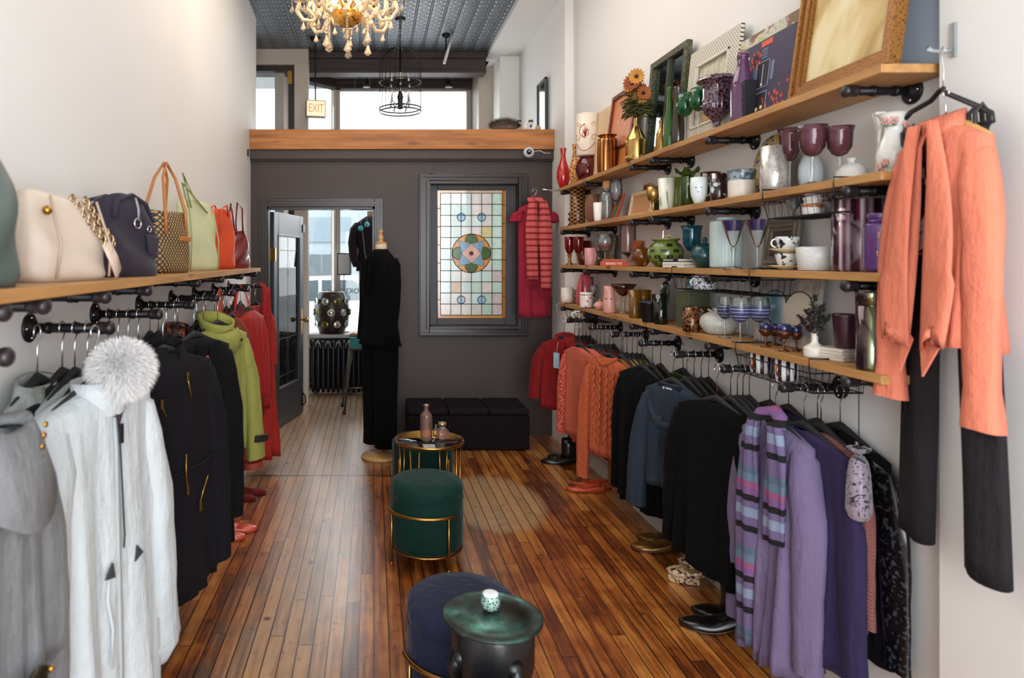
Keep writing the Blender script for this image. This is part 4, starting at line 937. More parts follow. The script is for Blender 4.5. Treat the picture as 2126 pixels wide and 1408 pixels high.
G().lathe([(.001, 0), (r*.7, 0), (r, .012), (r, .015), (r*.65, .006), (.001, .006)], 30, (0, 0, 0), 1, 1.5).ob('base', WC, e, True); G().lathe([(r*.86, .014), (r*.85, .04), (r*.6, .06), (.012, .066), (.008, .07), (.016, .08), (.001, .085)], 30, (0, 0, 0), 1, 1.45).ob('lid', WC, e, True)
X, Y, r, h = item(2, 1826, 1888, 226, .5); r = .046
e = E('pitcher', 'tall white porcelain pitcher with pink roses at the near end of the second shelf', 'pitcher', (X, Y, ZS[2]+.0005))
skin([(.75, 0), (.8, .02), (.6, .06), (.85, .14), (1, .3), (.95, .42), (.62, .66), (.58, .78), (.85, .96), (1.0, 1)], r, h*.92, True, .003, 40).ob('body', WC, e, True)
handle(e, r*.7, h*.3, h*.85, .03, .006, WC, PI*.5)
rnd = random.Random(3)
for i in range(10):
    g = G(); a = math.radians(rnd.uniform(-190, -60)); zz = h*rnd.choice([.12, .18, .25, .74, .8, .86]); rad = r*(.97 if zz < h*.3 else .7)
    c_ = (rad*math.cos(a), rad*math.sin(a), zz)
    for q in range(5): aa = q*2*PI/5; g.ball((c_[0]+.006*math.cos(aa)*math.sin(a), c_[1]-.006*math.cos(aa)*math.cos(a), c_[2]+.006*math.sin(aa)), .0055, 7, 5)
    g.ball(c_, .005, 6, 4, 1); g.ball((c_[0], c_[1], c_[2]-.014), .005, 6, 4, 2, (1.6, 1.6, .6)); g.ob('rose', [P('#d9a39c', .4), P('#b8564c', .4), P('#6f8a6c', .4)], e, True)
simple('bud_vase', 'slim white flower-topped vase left of the tall white pitcher', 'vase', 2, (1812, 1838, 234, .75), [(.7, 0), (.8, .03), (.5, .2), (.42, .7), (1, .98), (1, 1)], P('#e8ddd4', .3), mod=lambda a, z_: 1+(.1*math.cos(5*a) if z_ > .1 else 0))
# ---------------- third shelf
RG = GL('#8e1212', .4, .06, .6)
goblet('goblet', 'ruby red glass goblet with an amber stem at the far end of the third shelf', 'goblet', 3, (1172, 1193, 492, .2), RG, GL('#b06428', .5, .08, .55), .62, .35, .8, 'cup')
goblet('goblet', 'ruby red glass goblet standing right of its twin at the far end', 'goblet', 3, (1190, 1212, 492, .35), RG, GL('#b06428', .5, .08, .55), .62, .35, .8, 'cup')
simple('bowl', 'small dark metallic round bowl behind the pink mug', 'bowl', 3, (1200, 1222, 520, .5), 'globe', P('#5c3a2a', .2, .6))
simple('tumbler', 'dark red tumbler standing behind the ruby goblets', 'tumbler', 3, (1207, 1228, 500, .75), 'straight', GL('#7c1412', .4, .1, .7))
e, X, Y, r, h = simple('mug', 'dusty pink mug on the third shelf', 'mug', 3, (1214, 1238, 515, .12), 'mug', P('#c98a88', .35, 0, .04), parts=['body']); handle(e, r, h*.2, h*.85, .018, .0045, P('#c98a88', .35, 0, .04), math.radians(-70))
simple('glass_bowl', 'pale smoky globe bowl behind the champagne coupe', 'bowl', 3, (1228, 1256, 520, .65), 'globe', GL('#8c8468', .5, .1, .45))
e = goblet('champagne_glass', 'stemmed round glass half full of brown, beside the pink mug', 'wine glass', 3, (1239, 1273, 486, .25), CLR, CLR, .58, .07, .62, 'round')
X, Y, r, h = item(3, 1239, 1273, 486, .25); G().lathe([(.001, h*.43), (r*.6, h*.48), (r*.93, h*.62), (r*.96, h*.70), (.001, h*.70)], 24).ob('drink', P('#7c3a2c', .3), e, True)
e, W_, h_ = leaner('picture_frame', 'small mottled green-brown panel with a black edge behind the round glass', 'picture frame', 3, 1256, 1282, 489, tilt=6)
frame_parts(e, W_, h_, .010, P('#1c1a1a', .5), ('picture', SPOT('#5a5434', '#a0865a', 60, .5, .5)), .012)
def book(name, label, k, px, xf, L_, Wd, t, z0, mat, rz=0, page='#e3dccd', spine=None, cat='book', group=None, txt=None, txtm=None):
    X = XF+(XW-XF)*xf; Y = F*X/(px-775)
    e = E(name, label, cat, (X, Y, ZS[k]+z0+.0008), rz, group)
    g = G(); g.box(-Wd/2, Wd/2, -L_/2, L_/2, 0, .0025); g.box(-Wd/2, Wd/2, -L_/2, L_/2, t-.0025, t); g.box(-Wd/2-.002, -Wd/2+.001, -L_/2, L_/2, 0, t)
    g.ob('cover', mat, e, bevel=.001); G().box(-Wd/2+.002, Wd/2-.004, -L_/2+.003, L_/2-.003, .003, t-.003).ob('pages', P(page, .8), e)
    if txt: text_mesh('spine_lettering', txt, t*.7, txtm, e, (-Wd/2-.0026, 0, t/2), (PI/2, 0, -PI/2), .0003)
    return e
book('book', 'coral book lying flat with a white-lettered spine, bottom of two on the third shelf', 3, 1287, .3, .19, .125, .028, 0, P('#c8553e', .5), math.radians(38), txt='BEHIND THE', txtm=P('#f0e6da', .5))
book('book', 'thin coral book lying on top of the white-lettered coral book', 3, 1283, .38, .16, .11, .012, .0295, P('#cc6450', .5), math.radians(20))
simple('hurricane_vase', 'tall clear glass cylinder candle holder standing behind the coral books', 'candle holder', 3, (1287, 1320, 461, .82), [(.75, 0), (.8, .02), (.15, .06), (.12, .2), (.8, .3), (1, .34), (1, 1)], GL('#e3c8c0', .5, .04, .16))
e = E('book', 'upright orange book standing behind the clear candle holder', 'book', (XW-.035, F*(XW-.035)/(1326-775), ZS[3]+.0008), 0)
G().box(-.03, .03, -.012, .012, 0, .155).ob('cover', P('#bf5a2c', .5), e, bevel=.001); G().box(-.027, .031, -.008, .008, .003, .152).ob('pages', P('#e3d2bd', .8), e)
AMG = GL('#8a5212', .4, .1, .6, .8, 120)
simple('candy_dish', 'amber glass lidded candy dish with a tall knob', 'dish', 3, (1311, 1353, 502, .35), 'lidded', AMG, inner=False)
X, Y, r, h = item(3, 1347, 1418, 497, .4); r = min(r, .098)
e = E('patchwork_globe', 'round lime green glass lantern with dark square patches', 'lantern', (X, Y, ZS[3]+.0005))
skin([(.4, 0), (.62, .05), (.92, .25), (1, .48), (.93, .7), (.7, .88), (.62, .92), (.78, .97), (.8, 1)], r, h, True, .003, 40).ob('globe', P('#6c7c36', .25, 0, .1, 12, coat=.5), e, True)
def sph_r(zf):
    p = [(.4, 0), (.62, .05), (.92, .25), (1, .48), (.93, .7), (.7, .88)]
    for (a, b_), (c_, d_) in zip(p, p[1:]):
        if b_ <= zf <= d_: return r*(a+(c_-a)*(zf-b_)/(d_-b_))
    return r*.7
g = G()
for row, zf in enumerate((.14, .36, .58, .78)):
    for i in range(9):
        a = 2*PI*(i+.5*(row % 2))/9; da = .17; dz_ = .055
        q = [(a-da, zf-dz_), (a+da, zf-dz_), (a+da, zf+dz_), (a-da, zf+dz_)]
        vs = []
        for off in (.0008, .003):
            vs += [((sph_r(b_)+off)*math.cos(a_), (sph_r(b_)+off)*math.sin(a_), b_*h) for a_, b_ in q]
        g.add(vs, [(0, 1, 2, 3), (4, 5, 6, 7), (0, 1, 5, 4), (1, 2, 6, 5), (2, 3, 7, 6), (3, 0, 4, 7)])
g.ob('square_patches', P('#1c2410', .15, coat=.6), e)
e = E('crystal_charms', 'little heap of clear crystals and shell pieces on top of the green patchwork lantern', 'ornament', (X, Y, ZS[3]+h+.001), 0); g = G(); rnd = random.Random(4)
G().lathe([(.001, 0), (r*.76, 0), (r*.76, .003), (.001, .003)], 24).ob('tray', P('#9a8a5a', .4), e)
for i in range(13): a = rnd.uniform(0, 6.28); q = rnd.uniform(0, .03); g.ball((q*math.cos(a), q*math.sin(a), .010+rnd.uniform(0, .008)), rnd.uniform(.006, .010), 6, 4)
g.tube([(-.02, -.01, .005), (-.018, -.01, .045)], [.006, .004], 5); g.ob('crystals', P('#c9b08a', .15, 0, .2, 60, coat=.6), e)
BKB = P('#15131a', .5)
book('book', 'slim white book at the bottom of the stack by the green lantern', 3, 1420, .3, .16, .12, .012, 0, P('#d8d4cc', .5), math.radians(12))
book('book', 'cream book in the middle of the stack by the green lantern', 3, 1418, .3, .15, .115, .013, .0135, P('#cfc9be', .5), math.radians(16))
book('book', 'black book with white lettering on top of the stack by the green lantern', 3, 1408, .28, .14, .11, .016, .028, BKB, math.radians(14), txt='NELSON MARY', txtm=P('#e8e4dc', .5))
TL = GL('#0f5a70', .4, .05, .68); TLD = GL('#176068', .4, .08, .6, .7, 140)
goblet('goblet', 'large teal blue glass goblet on the third shelf', 'goblet', 3, (1415, 1458, 469, .55), TL, TL, .62, .12, .7, 'tulip', knob=True)
simple('candy_dish', 'teal textured glass lidded dish beside the ribbed white vase', 'dish', 3, (1434, 1492, 493, .5), 'lidded', TLD, inner=False)
simple('ribbed_vase', 'pale mint ribbed ceramic vase with rounded shoulders', 'vase', 3, (1477, 1538, 452, .5), [(.8, 0), (.97, .03), (1, .1), (1, .84), (.9, .93), (.62, .95), (.62, 1)], P('#b9ccc9', .3), mod=lambda a, z_: 1+.02*math.cos(36*a), n=108)
goblet('margarita_glass', 'clear glass with a violet rim, the left of two', 'wine glass', 3, (1499, 1546, 458, .12), CLR, CLR, .56, .16, .85, 'cone', rim=GL('#3a2f66', .4, .06, .6), rimz=.62)
goblet('margarita_glass', 'clear glass with a violet rim, the right of two, next to the silver frame', 'wine glass', 3, (1549, 1596, 456, .25), CLR, CLR, .56, .08, .6, 'cone', rim=GL('#3a2f66', .4, .06, .6), rimz=.62)
e, W_, h_ = leaner('picture_frame', 'silver-brown stepped photo frame behind the stacked teacups', 'picture frame', 3, 1596, 1668, 452, tilt=7, thick=.02)
frame_parts(e, W_, h_, .05, P('#84786a', .35, .5), ('picture', P('#4a423c', .4)), .02, step=[(0, .018, .016), (.018, .034, .022), (.034, .05, .014)])
TC = SPOT('#1d2334', '#dedcd6', 60, .44, .2, coat=.5)
def teacup(lab1, lab2, px0, px1, ysau, ytop, base_z, rz):
    X = XF+.085; Y = F*X/((px0+px1)/2-775); r = (px1-px0)/2*Y/F
    s_ = E('saucer', lab2, 'saucer', (X, Y, base_z)); G().lathe([(.001, 0), (r*.45, 0), (r*.5, .004), (r, .014), (r, .017), (r*.5, .008), (.001, .008)], 30).ob('dish', P('#c9b48c', .25, coat=.4), s_, True)
    c_ = E('teacup', lab1, 'teacup', (X, Y, base_z+.009), rz); rr_ = r*.66; hh_ = .052
    skin([(.55, 0), (.6, .05), (.85, .3), (1, .8), (1.02, 1)], rr_, hh_, True, .002).ob('body', TC, c_, True); handle(c_, rr_, hh_*.25, hh_*.85, .016, .003, WC, 0)
    return base_z+.009+hh_
zt_ = teacup('blue and white floral teacup, lower of the stacked pair', 'tan saucer under the lower floral teacup', 1601, 1668, 0, 0, ZS[3]+.0008, math.radians(-40))
teacup('blue and white floral teacup, upper of the stacked pair', 'tan saucer between the two stacked teacups', 1602, 1668, 0, 0, zt_+.001, math.radians(160))
simple('bowl', 'white bowl with a black herringbone line pattern', 'bowl', 3, (1658, 1738, 513, .45), [(.85, 0), (.9, .04), (.97, .6), (1, 1)], STR([(0, '#e4e2de'), (.72, '#8c8c8e')], .006, 'z', .35, wob=.02))
simple('striped_vase', 'large plum and silver vertically striped glass vase', 'vase', 3, (1735, 1836, 416, .5), 'straight', ANG([(0, '#2c0f1c'), (.18, '#571c30'), (.3, '#c9bcc4'), (.42, '#7c5c6c'), (.5, '#3a1626'), (.7, '#8c7480'), (.85, '#24101a'), (1, '#2c0f1c')], 8, .12, .15, 1), t=.004)
e, X, Y, r, h = simple('jar', 'translucent purple glass jar with copper lettering at the near end of the third shelf', 'jar', 3, (1798, 1864, 443, .3), 'jar', GL('#6b3f86', .4, .08, .7), parts=['body'])
COPP = P('#b5653c', .35, .7)
for i, (t_, zz) in enumerate((('Drink', .62), ('US', .46), ('Tonight', .30))):
    a = math.radians(-118); text_mesh('lettering', t_, h*.115, COPP, e, ((r+.002)*math.cos(a), (r+.002)*math.sin(a), h*zz), (PI/2, 0, a+PI/2), .0006, sx=.7)
# ---------------- lowest shelf
e, X, Y, r, h = simple('mug', 'white mug with red hearts at the far end of the lowest shelf', 'mug', 4, (1165, 1190, 597, .3), 'mug', SPOT('#b0302c', '#e9dcd0', 62, .17, .35, tex='F1'), parts=['body'])
simple('figurine', 'small red and white figure beside the heart mug', 'figurine', 4, (1188, 1199, 601, .6), [(.9, 0), (.6, .3), (1, .45), (.5, .6), (.9, .8), (.4, 1)], SPOT('#8e2a24', '#e0c8b8', 70, .5, .4), inner=False)
CORP = P('#cf5560', .3, coat=.4)
e, X, Y, r, h = simple('cocktail_shaker', 'tall coral pink shaker bottle on the lowest shelf', 'shaker', 4, (1197, 1232, 569, .5), [(.8, 0), (.9, .03), (1, .2), (.96, .55), (.75, .8), (.6, .88), (.5, .95), (.3, 1)], CORP, parts=['body'], inner=False)
g = G(); g.ball((0, 0, 0), .022, 14, 10, 0, (.35, 1, 2.1)); g.ob('red_panel', P('#8e1c22', .2, coat=.6), e, True, loc=(-r*.55, -r*.75, h*.62))
simple('dark_bottle', 'dark brown round-shouldered bottle behind the coral shaker', 'bottle', 4, (1222, 1236, 575, .8), 'bottle', P('#3a1a18', .25), inner=False)
e, X, Y, r, h = simple('jar_mug', 'clear jar mug with a white lid and red print', 'mug', 4, (1204, 1230, 607, .12), 'jar', SPOT('#b03a4c', '#e9d8d4', 50, .4, .2), parts=['body']); handle(e, r, h*.25, h*.8, .02, .004, CLR, math.radians(-40)); G().lathe([(r*.85, h*.84), (r*1.0, h*.84), (r*1.0, h*1.0), (.001, h)], 24).ob('lid', WC, e, True)
e = goblet('wine_glass', 'small clear stemmed glass behind the jar mug', 'wine glass', 4, (1222, 1240, 592, .5), CLR, CLR, .5, .1, .7, 'cup')
PKP = P('#d89a8e', .35, 0, .04)
simple('sugar_bowl', 'pale pink lidded sugar bowl between the jar mug and the face pitcher', 'bowl', 4, (1233, 1257, 621, .15), 'lidded', PKP, inner=False)
e, X, Y, r, h = simple('face_pitcher', 'pink pitcher with a sleeping face and eyelashes', 'pitcher', 4, (1252, 1278, 594, .12), [(.9, 0), (1, .04), (.95, .4), (.78, .8), (.82, 1)], PKP, parts=['body'])
handle(e, r, h*.35, h*.9, .024, .0045, PKP, math.radians(-30)); g = G()
for s in (-1, 1):
    a0 = math.radians(-115)+s*.45
    g.tube([(r*.90*math.cos(a0+q*.2), r*.90*math.sin(a0+q*.2), h*.56-.006*(1-q*q)) for q in (-1, -.5, 0, .5, 1)], .0012, 5)
    for q in (-.8, -.3, .3, .8): g.tube([(r*.91*math.cos(a0+q*.2), r*.91*math.sin(a0+q*.2), h*.545), (r*.95*math.cos(a0+q*.26), r*.95*math.sin(a0+q*.26), h*.51)], .0008, 4)
g.ob('eyelashes', P('#2a1a1a', .5), e)
e = goblet('martini_glass', 'wide brown-rimmed martini glass on the lowest shelf', 'martini glass', 4, (1266, 1322, 590, .45), GL('#6e3428', .4, .08, .45), GL('#d8c8a8', .5, .05, .3), .42, .16, .42, 'cone')
AMT = GL('#a8741c', .4, .08, .5, .5, 110)
simple('tumbler', 'amber glass tumbler on the lowest shelf, left of the pair', 'tumbler', 4, (1304, 1331, 602, .18), 'tumbler', AMT)
simple('tumbler', 'amber glass tumbler on the lowest shelf, right of the pair', 'tumbler', 4, (1327, 1352, 602, .45), 'tumbler', AMT)
simple('flower_pot', 'black square-rimmed flower pot on the lowest shelf', 'pot', 4, (1328, 1366, 625, .08), 'pot', P('#101014', .4), t=.004)
simple('tumbler', 'smoky black tall tumbler beside the black flower pot', 'tumbler', 4, (1358, 1386, 611, .15), 'straight', GL('#16201c', .4, .05, .6))
simple('tumbler', 'greenish smoked glass tumbler behind the black flower pot', 'tumbler', 4, (1354, 1380, 611, .7), 'straight', GL('#3c5a44', .4, .05, .5))
def oval_plate(name, label, k, px0, px1, yt, tilt, thick, mat, sx=.8):
    e, W_, h_ = leaner(name, label, 'plate', k, px0, px1, yt, tilt=tilt, thick=thick)
    g = G(); rp = h_/2; g.lathe([(.001, .002), (rp*.62, .002), (rp*.7, .006), (rp, .016), (rp, .019), (rp*.68, .009), (rp*.6, .005), (.001, .005)], 40, (0, 0, 0), sx, 1); g.xf(Matrix.Translation((0, 0, rp)) @ Matrix.Rotation(-PI/2, 4, 'X')); g.ob('dish', mat, e, True); return e
oval_plate('plate', 'oval green glass plate with a silver edge standing behind the smoky tumblers', 4, 1372, 1404, 586, 8, .02, GL('#4a6a54', .4, .08, .6), .7)
oval_plate('plate', 'dark green plate with a white floral rim, left of the green box', 4, 1384, 1412, 622, 12, .09, SPOT('#153c2c', '#dfe0d0', 30, .56, .15), .9)
oval_plate('plate', 'dark green swirled plate standing closest to the green box', 4, 1394, 1420, 632, 16, .13, P('#143a2a', .12, 0, .3, 10, coat=.7), .9)
e = E('gift_box', 'tall olive green embossed box on the lowest shelf', 'box', (XF+.115, F*(XF+.115)/(1438-775), ZS[4]+.0005), math.radians(6)); hb = .178
G().box(-.055, .055, -.055, .055, 0, hb).ob('box', P('#4e543c', .55, 0, .06, 20), e, bevel=.002); g = G()
for cz_, s in ((.12, 1), (.06, -1)):
    g.tube([(-.0555, s*(.03-.026*i/18)*math.cos(i*.55), cz_+(.03-.026*i/18)*math.sin(i*.55)) for i in range(19)], .0012, 5)
g.xf(Matrix.Rotation(0, 4, 'Z')); g.ob('embossing', P('#6a7052', .5), e); g = G(); g.v = []; 
e = E('bottle', 'teal green ceramic bottle standing on the olive green box', 'bottle', (XF+.115, F*(XF+.115)/(1438-775), ZS[4]+hb+.0015)); skin([(.95, 0), (1, .05), (.98, .35), (.75, .6), (.6, .75), (.7, .98), (.66, 1)], .036, .062, True).ob('body', P('#5c9a94', .25, coat=.5), e, True)
simple('candle_glass', 'brown metallic patterned votive glass in front of the green box', 'candle holder', 4, (1419, 1452, 638, .08), 'straight', SPOT('#2a1610', '#8a5c38', 90, .47, .2, .5))
simple('tumbler', 'brown glass tumbler behind the white round teapot', 'tumbler', 4, (1452, 1478, 638, .6), 'straight', GL('#6a4426', .4, .08, .5))
X, Y, r, h = item(4, 1456, 1530, 640, .45); r = min(r, .088)
e = E('teapot', 'round speckled white stoneware pot with a short neck', 'pot', (X, Y, ZS[4]+.0005)); WS = SPOT('#a9aaa2', '#c2c2b8', 160, .45, .35)
skin([(.5, 0), (.7, .04), (.97, .3), (1, .48), (.9, .68), (.5, .85), (.32, .88), (.34, 1)], r, h, True, .004, 36).ob('body', WS, e, True)
g = G()
for s in (-1, 1): g.tube([(s*r*.3, 0, h*.86), (s*r*.62, 0, h*.95), (s*r*.55, 0, h*.80), (s*r*.5, 0, h*.78)], .006, 8)
g.ob('lug', WS, e, True)
BST = STR([(0, '#3c3f66'), (.30, '#8a90ac'), (.42, '#3a3c60'), (.62, '#2e3054'), (.75, '#a4aabf'), (.85, '#3c3f66')], .028, 'z', .3)
for bx, xfv, lab in (((1490, 1520, 617), .2, 'leftmost of the four'), ((1516, 1558, 619), .1, 'largest, at the front'), ((1536, 1568, 616), .75, 'hidden at the back'), ((1555, 1598, 617), .4, 'rightmost of the four')):
    X, Y, r, h = item(4, *bx, xfv); r *= .98
    e = E('wine_glass', f'wine glass with a blue and white striped bowl, {lab}', 'wine glass', (X, Y, ZS[4]+.0005), 0, 'blue striped wine glasses')
    bz = h*.44
    G().lathe([(.001, bz), (r*.55, bz+h*.05), (r*.92, bz+h*.16), (r, bz+h*.27), (r*.98, bz+h*.36)], 28).ob('bowl', BST, e, True)
    G().lathe([(r*.98, bz+h*.36), (r*.92, bz+h*.46), (r*.84, h)], 28).ob('rim', CLR, e, True, label='clear upper glass')
    G().lathe([(.003, .006), (.0028, bz*.5), (.004, bz)], 10).ob('stem', CLR, e, True); G().lathe([(.001, 0), (r*.8, 0), (r*.8, .002), (.004, .008), (.001, .008)], 26).ob('foot', CLR, e, True)
NB = P('#23234e', .2, coat=.5); CU = P('#6e4630', .28, .85, .2, 80, .8, 160)
for bx, xfv, lab in (((1578, 1601, 671), .2, 'leftmost'), ((1597, 1620, 673), .5, 'second from the left'), ((1615, 1640, 673), .18, 'the middle one, foremost'), ((1630, 1652, 673), .7, 'at the back behind the others'), ((1643, 1664, 677), .4, 'rightmost')):
    X, Y, r, h = item(4, *bx, xfv)
    e = E('cordial_goblet', f'tiny navy cordial goblet with a copper filigree stem, {lab}', 'goblet', (X, Y, ZS[4]+.0005), 0, 'tiny navy and copper goblets')
    G().lathe([(.001, h*.5), (r*.8, h*.62), (r, h*.82), (r, h), (r*.92, h), (r*.9, h*.82), (.001, h*.6)], 22).ob('bowl', NB, e, True)
    G().lathe([(.001, h*.42), (r*.6, h*.46), (r*1.02, h*.62), (r*1.08, h*.72), (r*1.0, h*.74)], 26, mod=lambda a, z_: 1+.04*math.cos(9*a)).ob('filigree', CU, e, True)
    G().lathe([(.001, 0), (r*.85, 0), (r*.8, .004), (.004, .010), (.0035, h*.3), (.006, h*.36), (.004, h*.44)], 18).ob('stem', CU, e, True)
# heart picture
e, W_, h_ = leaner('heart_picture', 'square painting of a large blue and cream heart on the lowest shelf', 'painting', 4, 1592, 1718, 583, tilt=8, thick=.03)
m, nt, b = newmat('heart_background'); v, x, y, z = coords(nt); nn = noise(nt, v, 7, 5, .65)
nt.links.new(ramp(nt, nn, [(.3, '#5f656c'), (.45, '#8c8886'), (.55, '#b5ada4'), (.7, '#6f767e')]), b.inputs['Base Color']); b.inputs['Roughness'].default_value = .5
G().box(-W_/2, W_/2, 0, .014, 0, h_).ob('canvas', m, e, bevel=.001)
m2, nt, b = newmat('heart_paint'); v, x, y, z = coords(nt); nn = noise(nt, v, 9, 5, .65)
hmx = mth(nt, 'MULTIPLY_ADD', x, 5, nn); nt.links.new(ramp(nt, hmx, [(.1, '#d8cbb8'), (.45, '#cfc4b4'), (.65, '#7f9aa4'), (.9, '#4f7384'), (1, '#8fb0b4')]), b.inputs['Base Color'])
hp = []
for i in range(48):
    q = 2*PI*i/48; hx_ = 16*math.sin(q)**3; hz_ = 13*math.cos(q)-5*math.cos(2*q)-2*math.cos(3*q)-math.cos(4*q)
    hp.append((hx_/16*W_*.42, h_*.50+hz_/16*h_*.42))
G().prism(hp, .014, .0148).ob('heart', m2, e, label='blue and cream heart'); G().tube([(a, .015, b_) for a, b_ in hp], .0022, 6, closed=True).ob('heart_outline', P('#1b1d22', .5), e)
# bud vase + foliage
o, X, Y, r, h = simple('bud_vase', 'small white bottle-neck vase holding dark sprigs', 'vase', 4, (1671, 1712, 692, .22), 'budvase', P('#dcd4c6', .35, 0, .03))
fb = E('dark_sprigs', 'dark purple and green leafy sprigs in the small white vase', 'foliage', (X, Y, ZS[4]+h-.02)); rnd = random.Random(9)
gs = G(); gp = G()
for i, (dx_, dy_, L_) in enumerate(((-.01, .03, .10), (.0, .005, .15), (.01, -.02, .11), (.0, -.045, .12), (-.02, .05, .07), (.01, -.06, .085))):
    pts = [(dx_*f_, dy_*f_, L_*f_) for f_ in (0, .3, .6, 1)]; gs.tube(pts, .0018, 5)
    for q in range(44):
        f_ = rnd.uniform(.3, 1); a = rnd.uniform(0, 6.28); leaf(gp, (dx_*f_, dy_*f_, L_*f_), (math.cos(a), math.sin(a), rnd.uniform(.2, 1)), rnd.uniform(.012, .022), .008, i % 2, 0)
gs.ob('stems', P('#2a2418', .7), fb, True); gp.ob('leaves', [P('#31181f', .6, 0, .2, 60), P('#222a1c', .6, 0, .2, 60)], fb, True, solid=.0006)
for i, (mx_, rz_, lab) in enumerate(((1745, .3, 'bottom'), (1744, .36, 'second from the bottom'), (1746, .25, 'second from the top'), (1743, .33, 'top'))):
    X = XF+.10; Y = F*X/(mx_-775); e = tag(G().box(-.052, .052, -.05, .05, 0, .0095).ob('coaster', P('#cfc6b8', .6, 0, .08, 20), None, loc=(X, Y, ZS[4]+.001+i*.0101), rot=(0, 0, rz_), bevel=.0012), f'pale stone tile in the stack under the purple mug, {lab} one', 'tile', 'stack of pale stone tiles')
X = XF+.105; Y = F*X/(1757-775); hmug = H+(540-652)*Y/F-ZS[4]-.042; PM = P('#3a1c2c', .3, 0, .05, coat=.4)
e = E('mug', 'tall dark plum mug standing on the stack of pale tiles', 'mug', (X, Y, ZS[4]+.042)); skin([(.72, 0), (.76, .03), (.97, .95), (1, 1)], .0415, hmug, True, .003).ob('body', PM, e, True); handle(e, .036, hmug*.2, hmug*.85, .026, .0055, PM, math.radians(-25))
# flask
m, nt, b = newmat('iridescent'); v, x, y, z = coords(nt); a = mth(nt, 'DIVIDE', mth(nt, 'ARCTAN2', y, x), 2*PI); fr = mth(nt, 'FRACT', mth(nt, 'MULTIPLY_ADD', a, 1, 1.0))
nt.links.new(ramp(nt, fr, [(0, '#4a3a44'), (.55, '#3c2c34'), (.62, '#5c4a40'), (.655, '#8a9a6a'), (.68, '#9ab0a4'), (.71, '#6a7a8a'), (.75, '#5a4450'), (.9, '#3a2c36')]), b.inputs['Base Color']); b.inputs['Roughness'].default_value = .16; b.inputs['Metallic'].default_value = .75; b.inputs['Coat Weight'].default_value = .5
X, Y, r, h = item(4, 1781, 1836, 606, .22); e = E('flask', 'tall iridescent smoky flask with a dark lid at the near end of the lowest shelf', 'flask', (X, Y, ZS[4]+.0005))
G().lathe([(.001, 0), (r*.94, 0), (r*.98, .006), (r*.98, h*.835), (.001, h*.835)], 40).ob('body', m, e, True, bevel=0); G().lathe([(.001, h*.84), (r, h*.84), (r, h*.985), (r*.96, h), (.001, h)], 40).ob('lid', m, e, True)
# ---------------- wire baskets under the shelves
WIRE = P('#121114', .4, .4)
def basket(label, k, Y0, Y1, depth, zdrop, hk=.10):
    """wire basket slid over a shelf board: arms on top of the board, tray below"""
    zt_ = ZS[k]+.004; e = E('wire_basket', label, 'basket', (XF+.02, (Y0+Y1)/2, ZS[k]-zdrop)); W_ = (Y1-Y0)/2
    g = G(); r_ = .0028; top = zdrop+.0045; x0 = -.035; x1 = .15
    for s in (-1, 1):
        G().tube([(x1*.75, s*W_, top), (x0, s*W_, top), (x0, s*W_, top-.03), (x0+.015, s*(W_-.01), 0.004), (x1, s*(W_-.01), .004)], r_, 6).ob('hook_arm', WIRE, e, True)
    up = zdrop*.62; 
    g.tube([(x0+.004, -W_, up), (x0+.004, W_, up), (x1, W_, up), (x1, -W_, up)], r_*.8, 6, closed=True); g.tube([(x0+.015, -W_+.01, .004), (x0+.015, W_-.01, .004), (x1, W_-.01, .004), (x1, -W_+.01, .004)], r_*.8, 6, closed=True)
    for i in range(12):
        yy = -W_+.02+(2*W_-.04)*i/11
        g.tube([(x0+.004, yy, up), (x0+.015, yy, .004), (x1, yy, .004), (x1, yy, up)], .0012, 5)
    for i in range(8):
        xx = x0+.02+(x1-x0-.02)*i/7
        g.tube([(xx, -W_, up), (xx, -W_+.01, .004), (xx, W_-.01, .004), (xx, W_, up)], .0012, 5)
    g.ob('wire_grid', WIRE, e); return e
basket('black wire basket hung under the second shelf above the stacked teacups', 2, 2.14, 2.53, .18, .108)
basket('black wire basket hung under the third shelf beside the teal bottle', 3, 2.62, 3.30, .18, .105)
basket('black wire basket hung under the lowest shelf, holding two striped mugs', 4, 2.26, 2.72, .18, .115)
basket('small black wire basket hung under the far end of the lowest shelf', 4, 4.65, 5.15, .18, .10)
def inbasket(name, label, cat, k, zdrop, px, r, h, prof, mat, parts=False, X=XF+.055, hm=None, ha=0):
    Y = F*X/(px-775); e = E(name, label, cat, (X, Y, ZS[k]-zdrop+.0085)); skin(PR[prof] if isinstance(prof, str) else prof, r, h, True).ob('body', mat, e, True)
    if hm: handle(e, r, h*.2, h*.8, .02, .0045, hm, ha)
    return e
STM = ANG([(0, '#1b1d38'), (.42, '#1b1d38'), (.5, '#e4dfd6'), (.92, '#e4dfd6'), (1, '#1b1d38')], 9, .25, 0)
inbasket('mug', 'white mug with navy petals and a copper handle, left one in the wire basket', 'mug', 4, .115, 1579, .040, .077, 'mug', STM, hm=P('#b8703c', .2, .9), ha=math.radians(-150))
inbasket('mug', 'white mug with navy petals and a copper handle, right one in the wire basket', 'mug', 4, .115, 1632, .040, .077, 'mug', STM, hm=P('#b8703c', .2, .9), ha=math.radians(-150))
SPK = SPOT('#23304a', '#c9cdd0', 90, .45, .25)
inbasket('mug', 'large dark blue and white speckled mug in the basket under the third shelf', 'mug', 3, .105, 1462, .050, .062, 'mug', SPK, hm=SPK, ha=math.radians(-170))
inbasket('mug', 'white mug with a dark red pattern in the small far basket', 'mug', 4, .10, 1206, .048, .062, 'bowl', SPOT('#8a1c1c', '#e0d6cc', 40, .45, .3), hm=WC, ha=math.radians(-175), X=XF+.03)
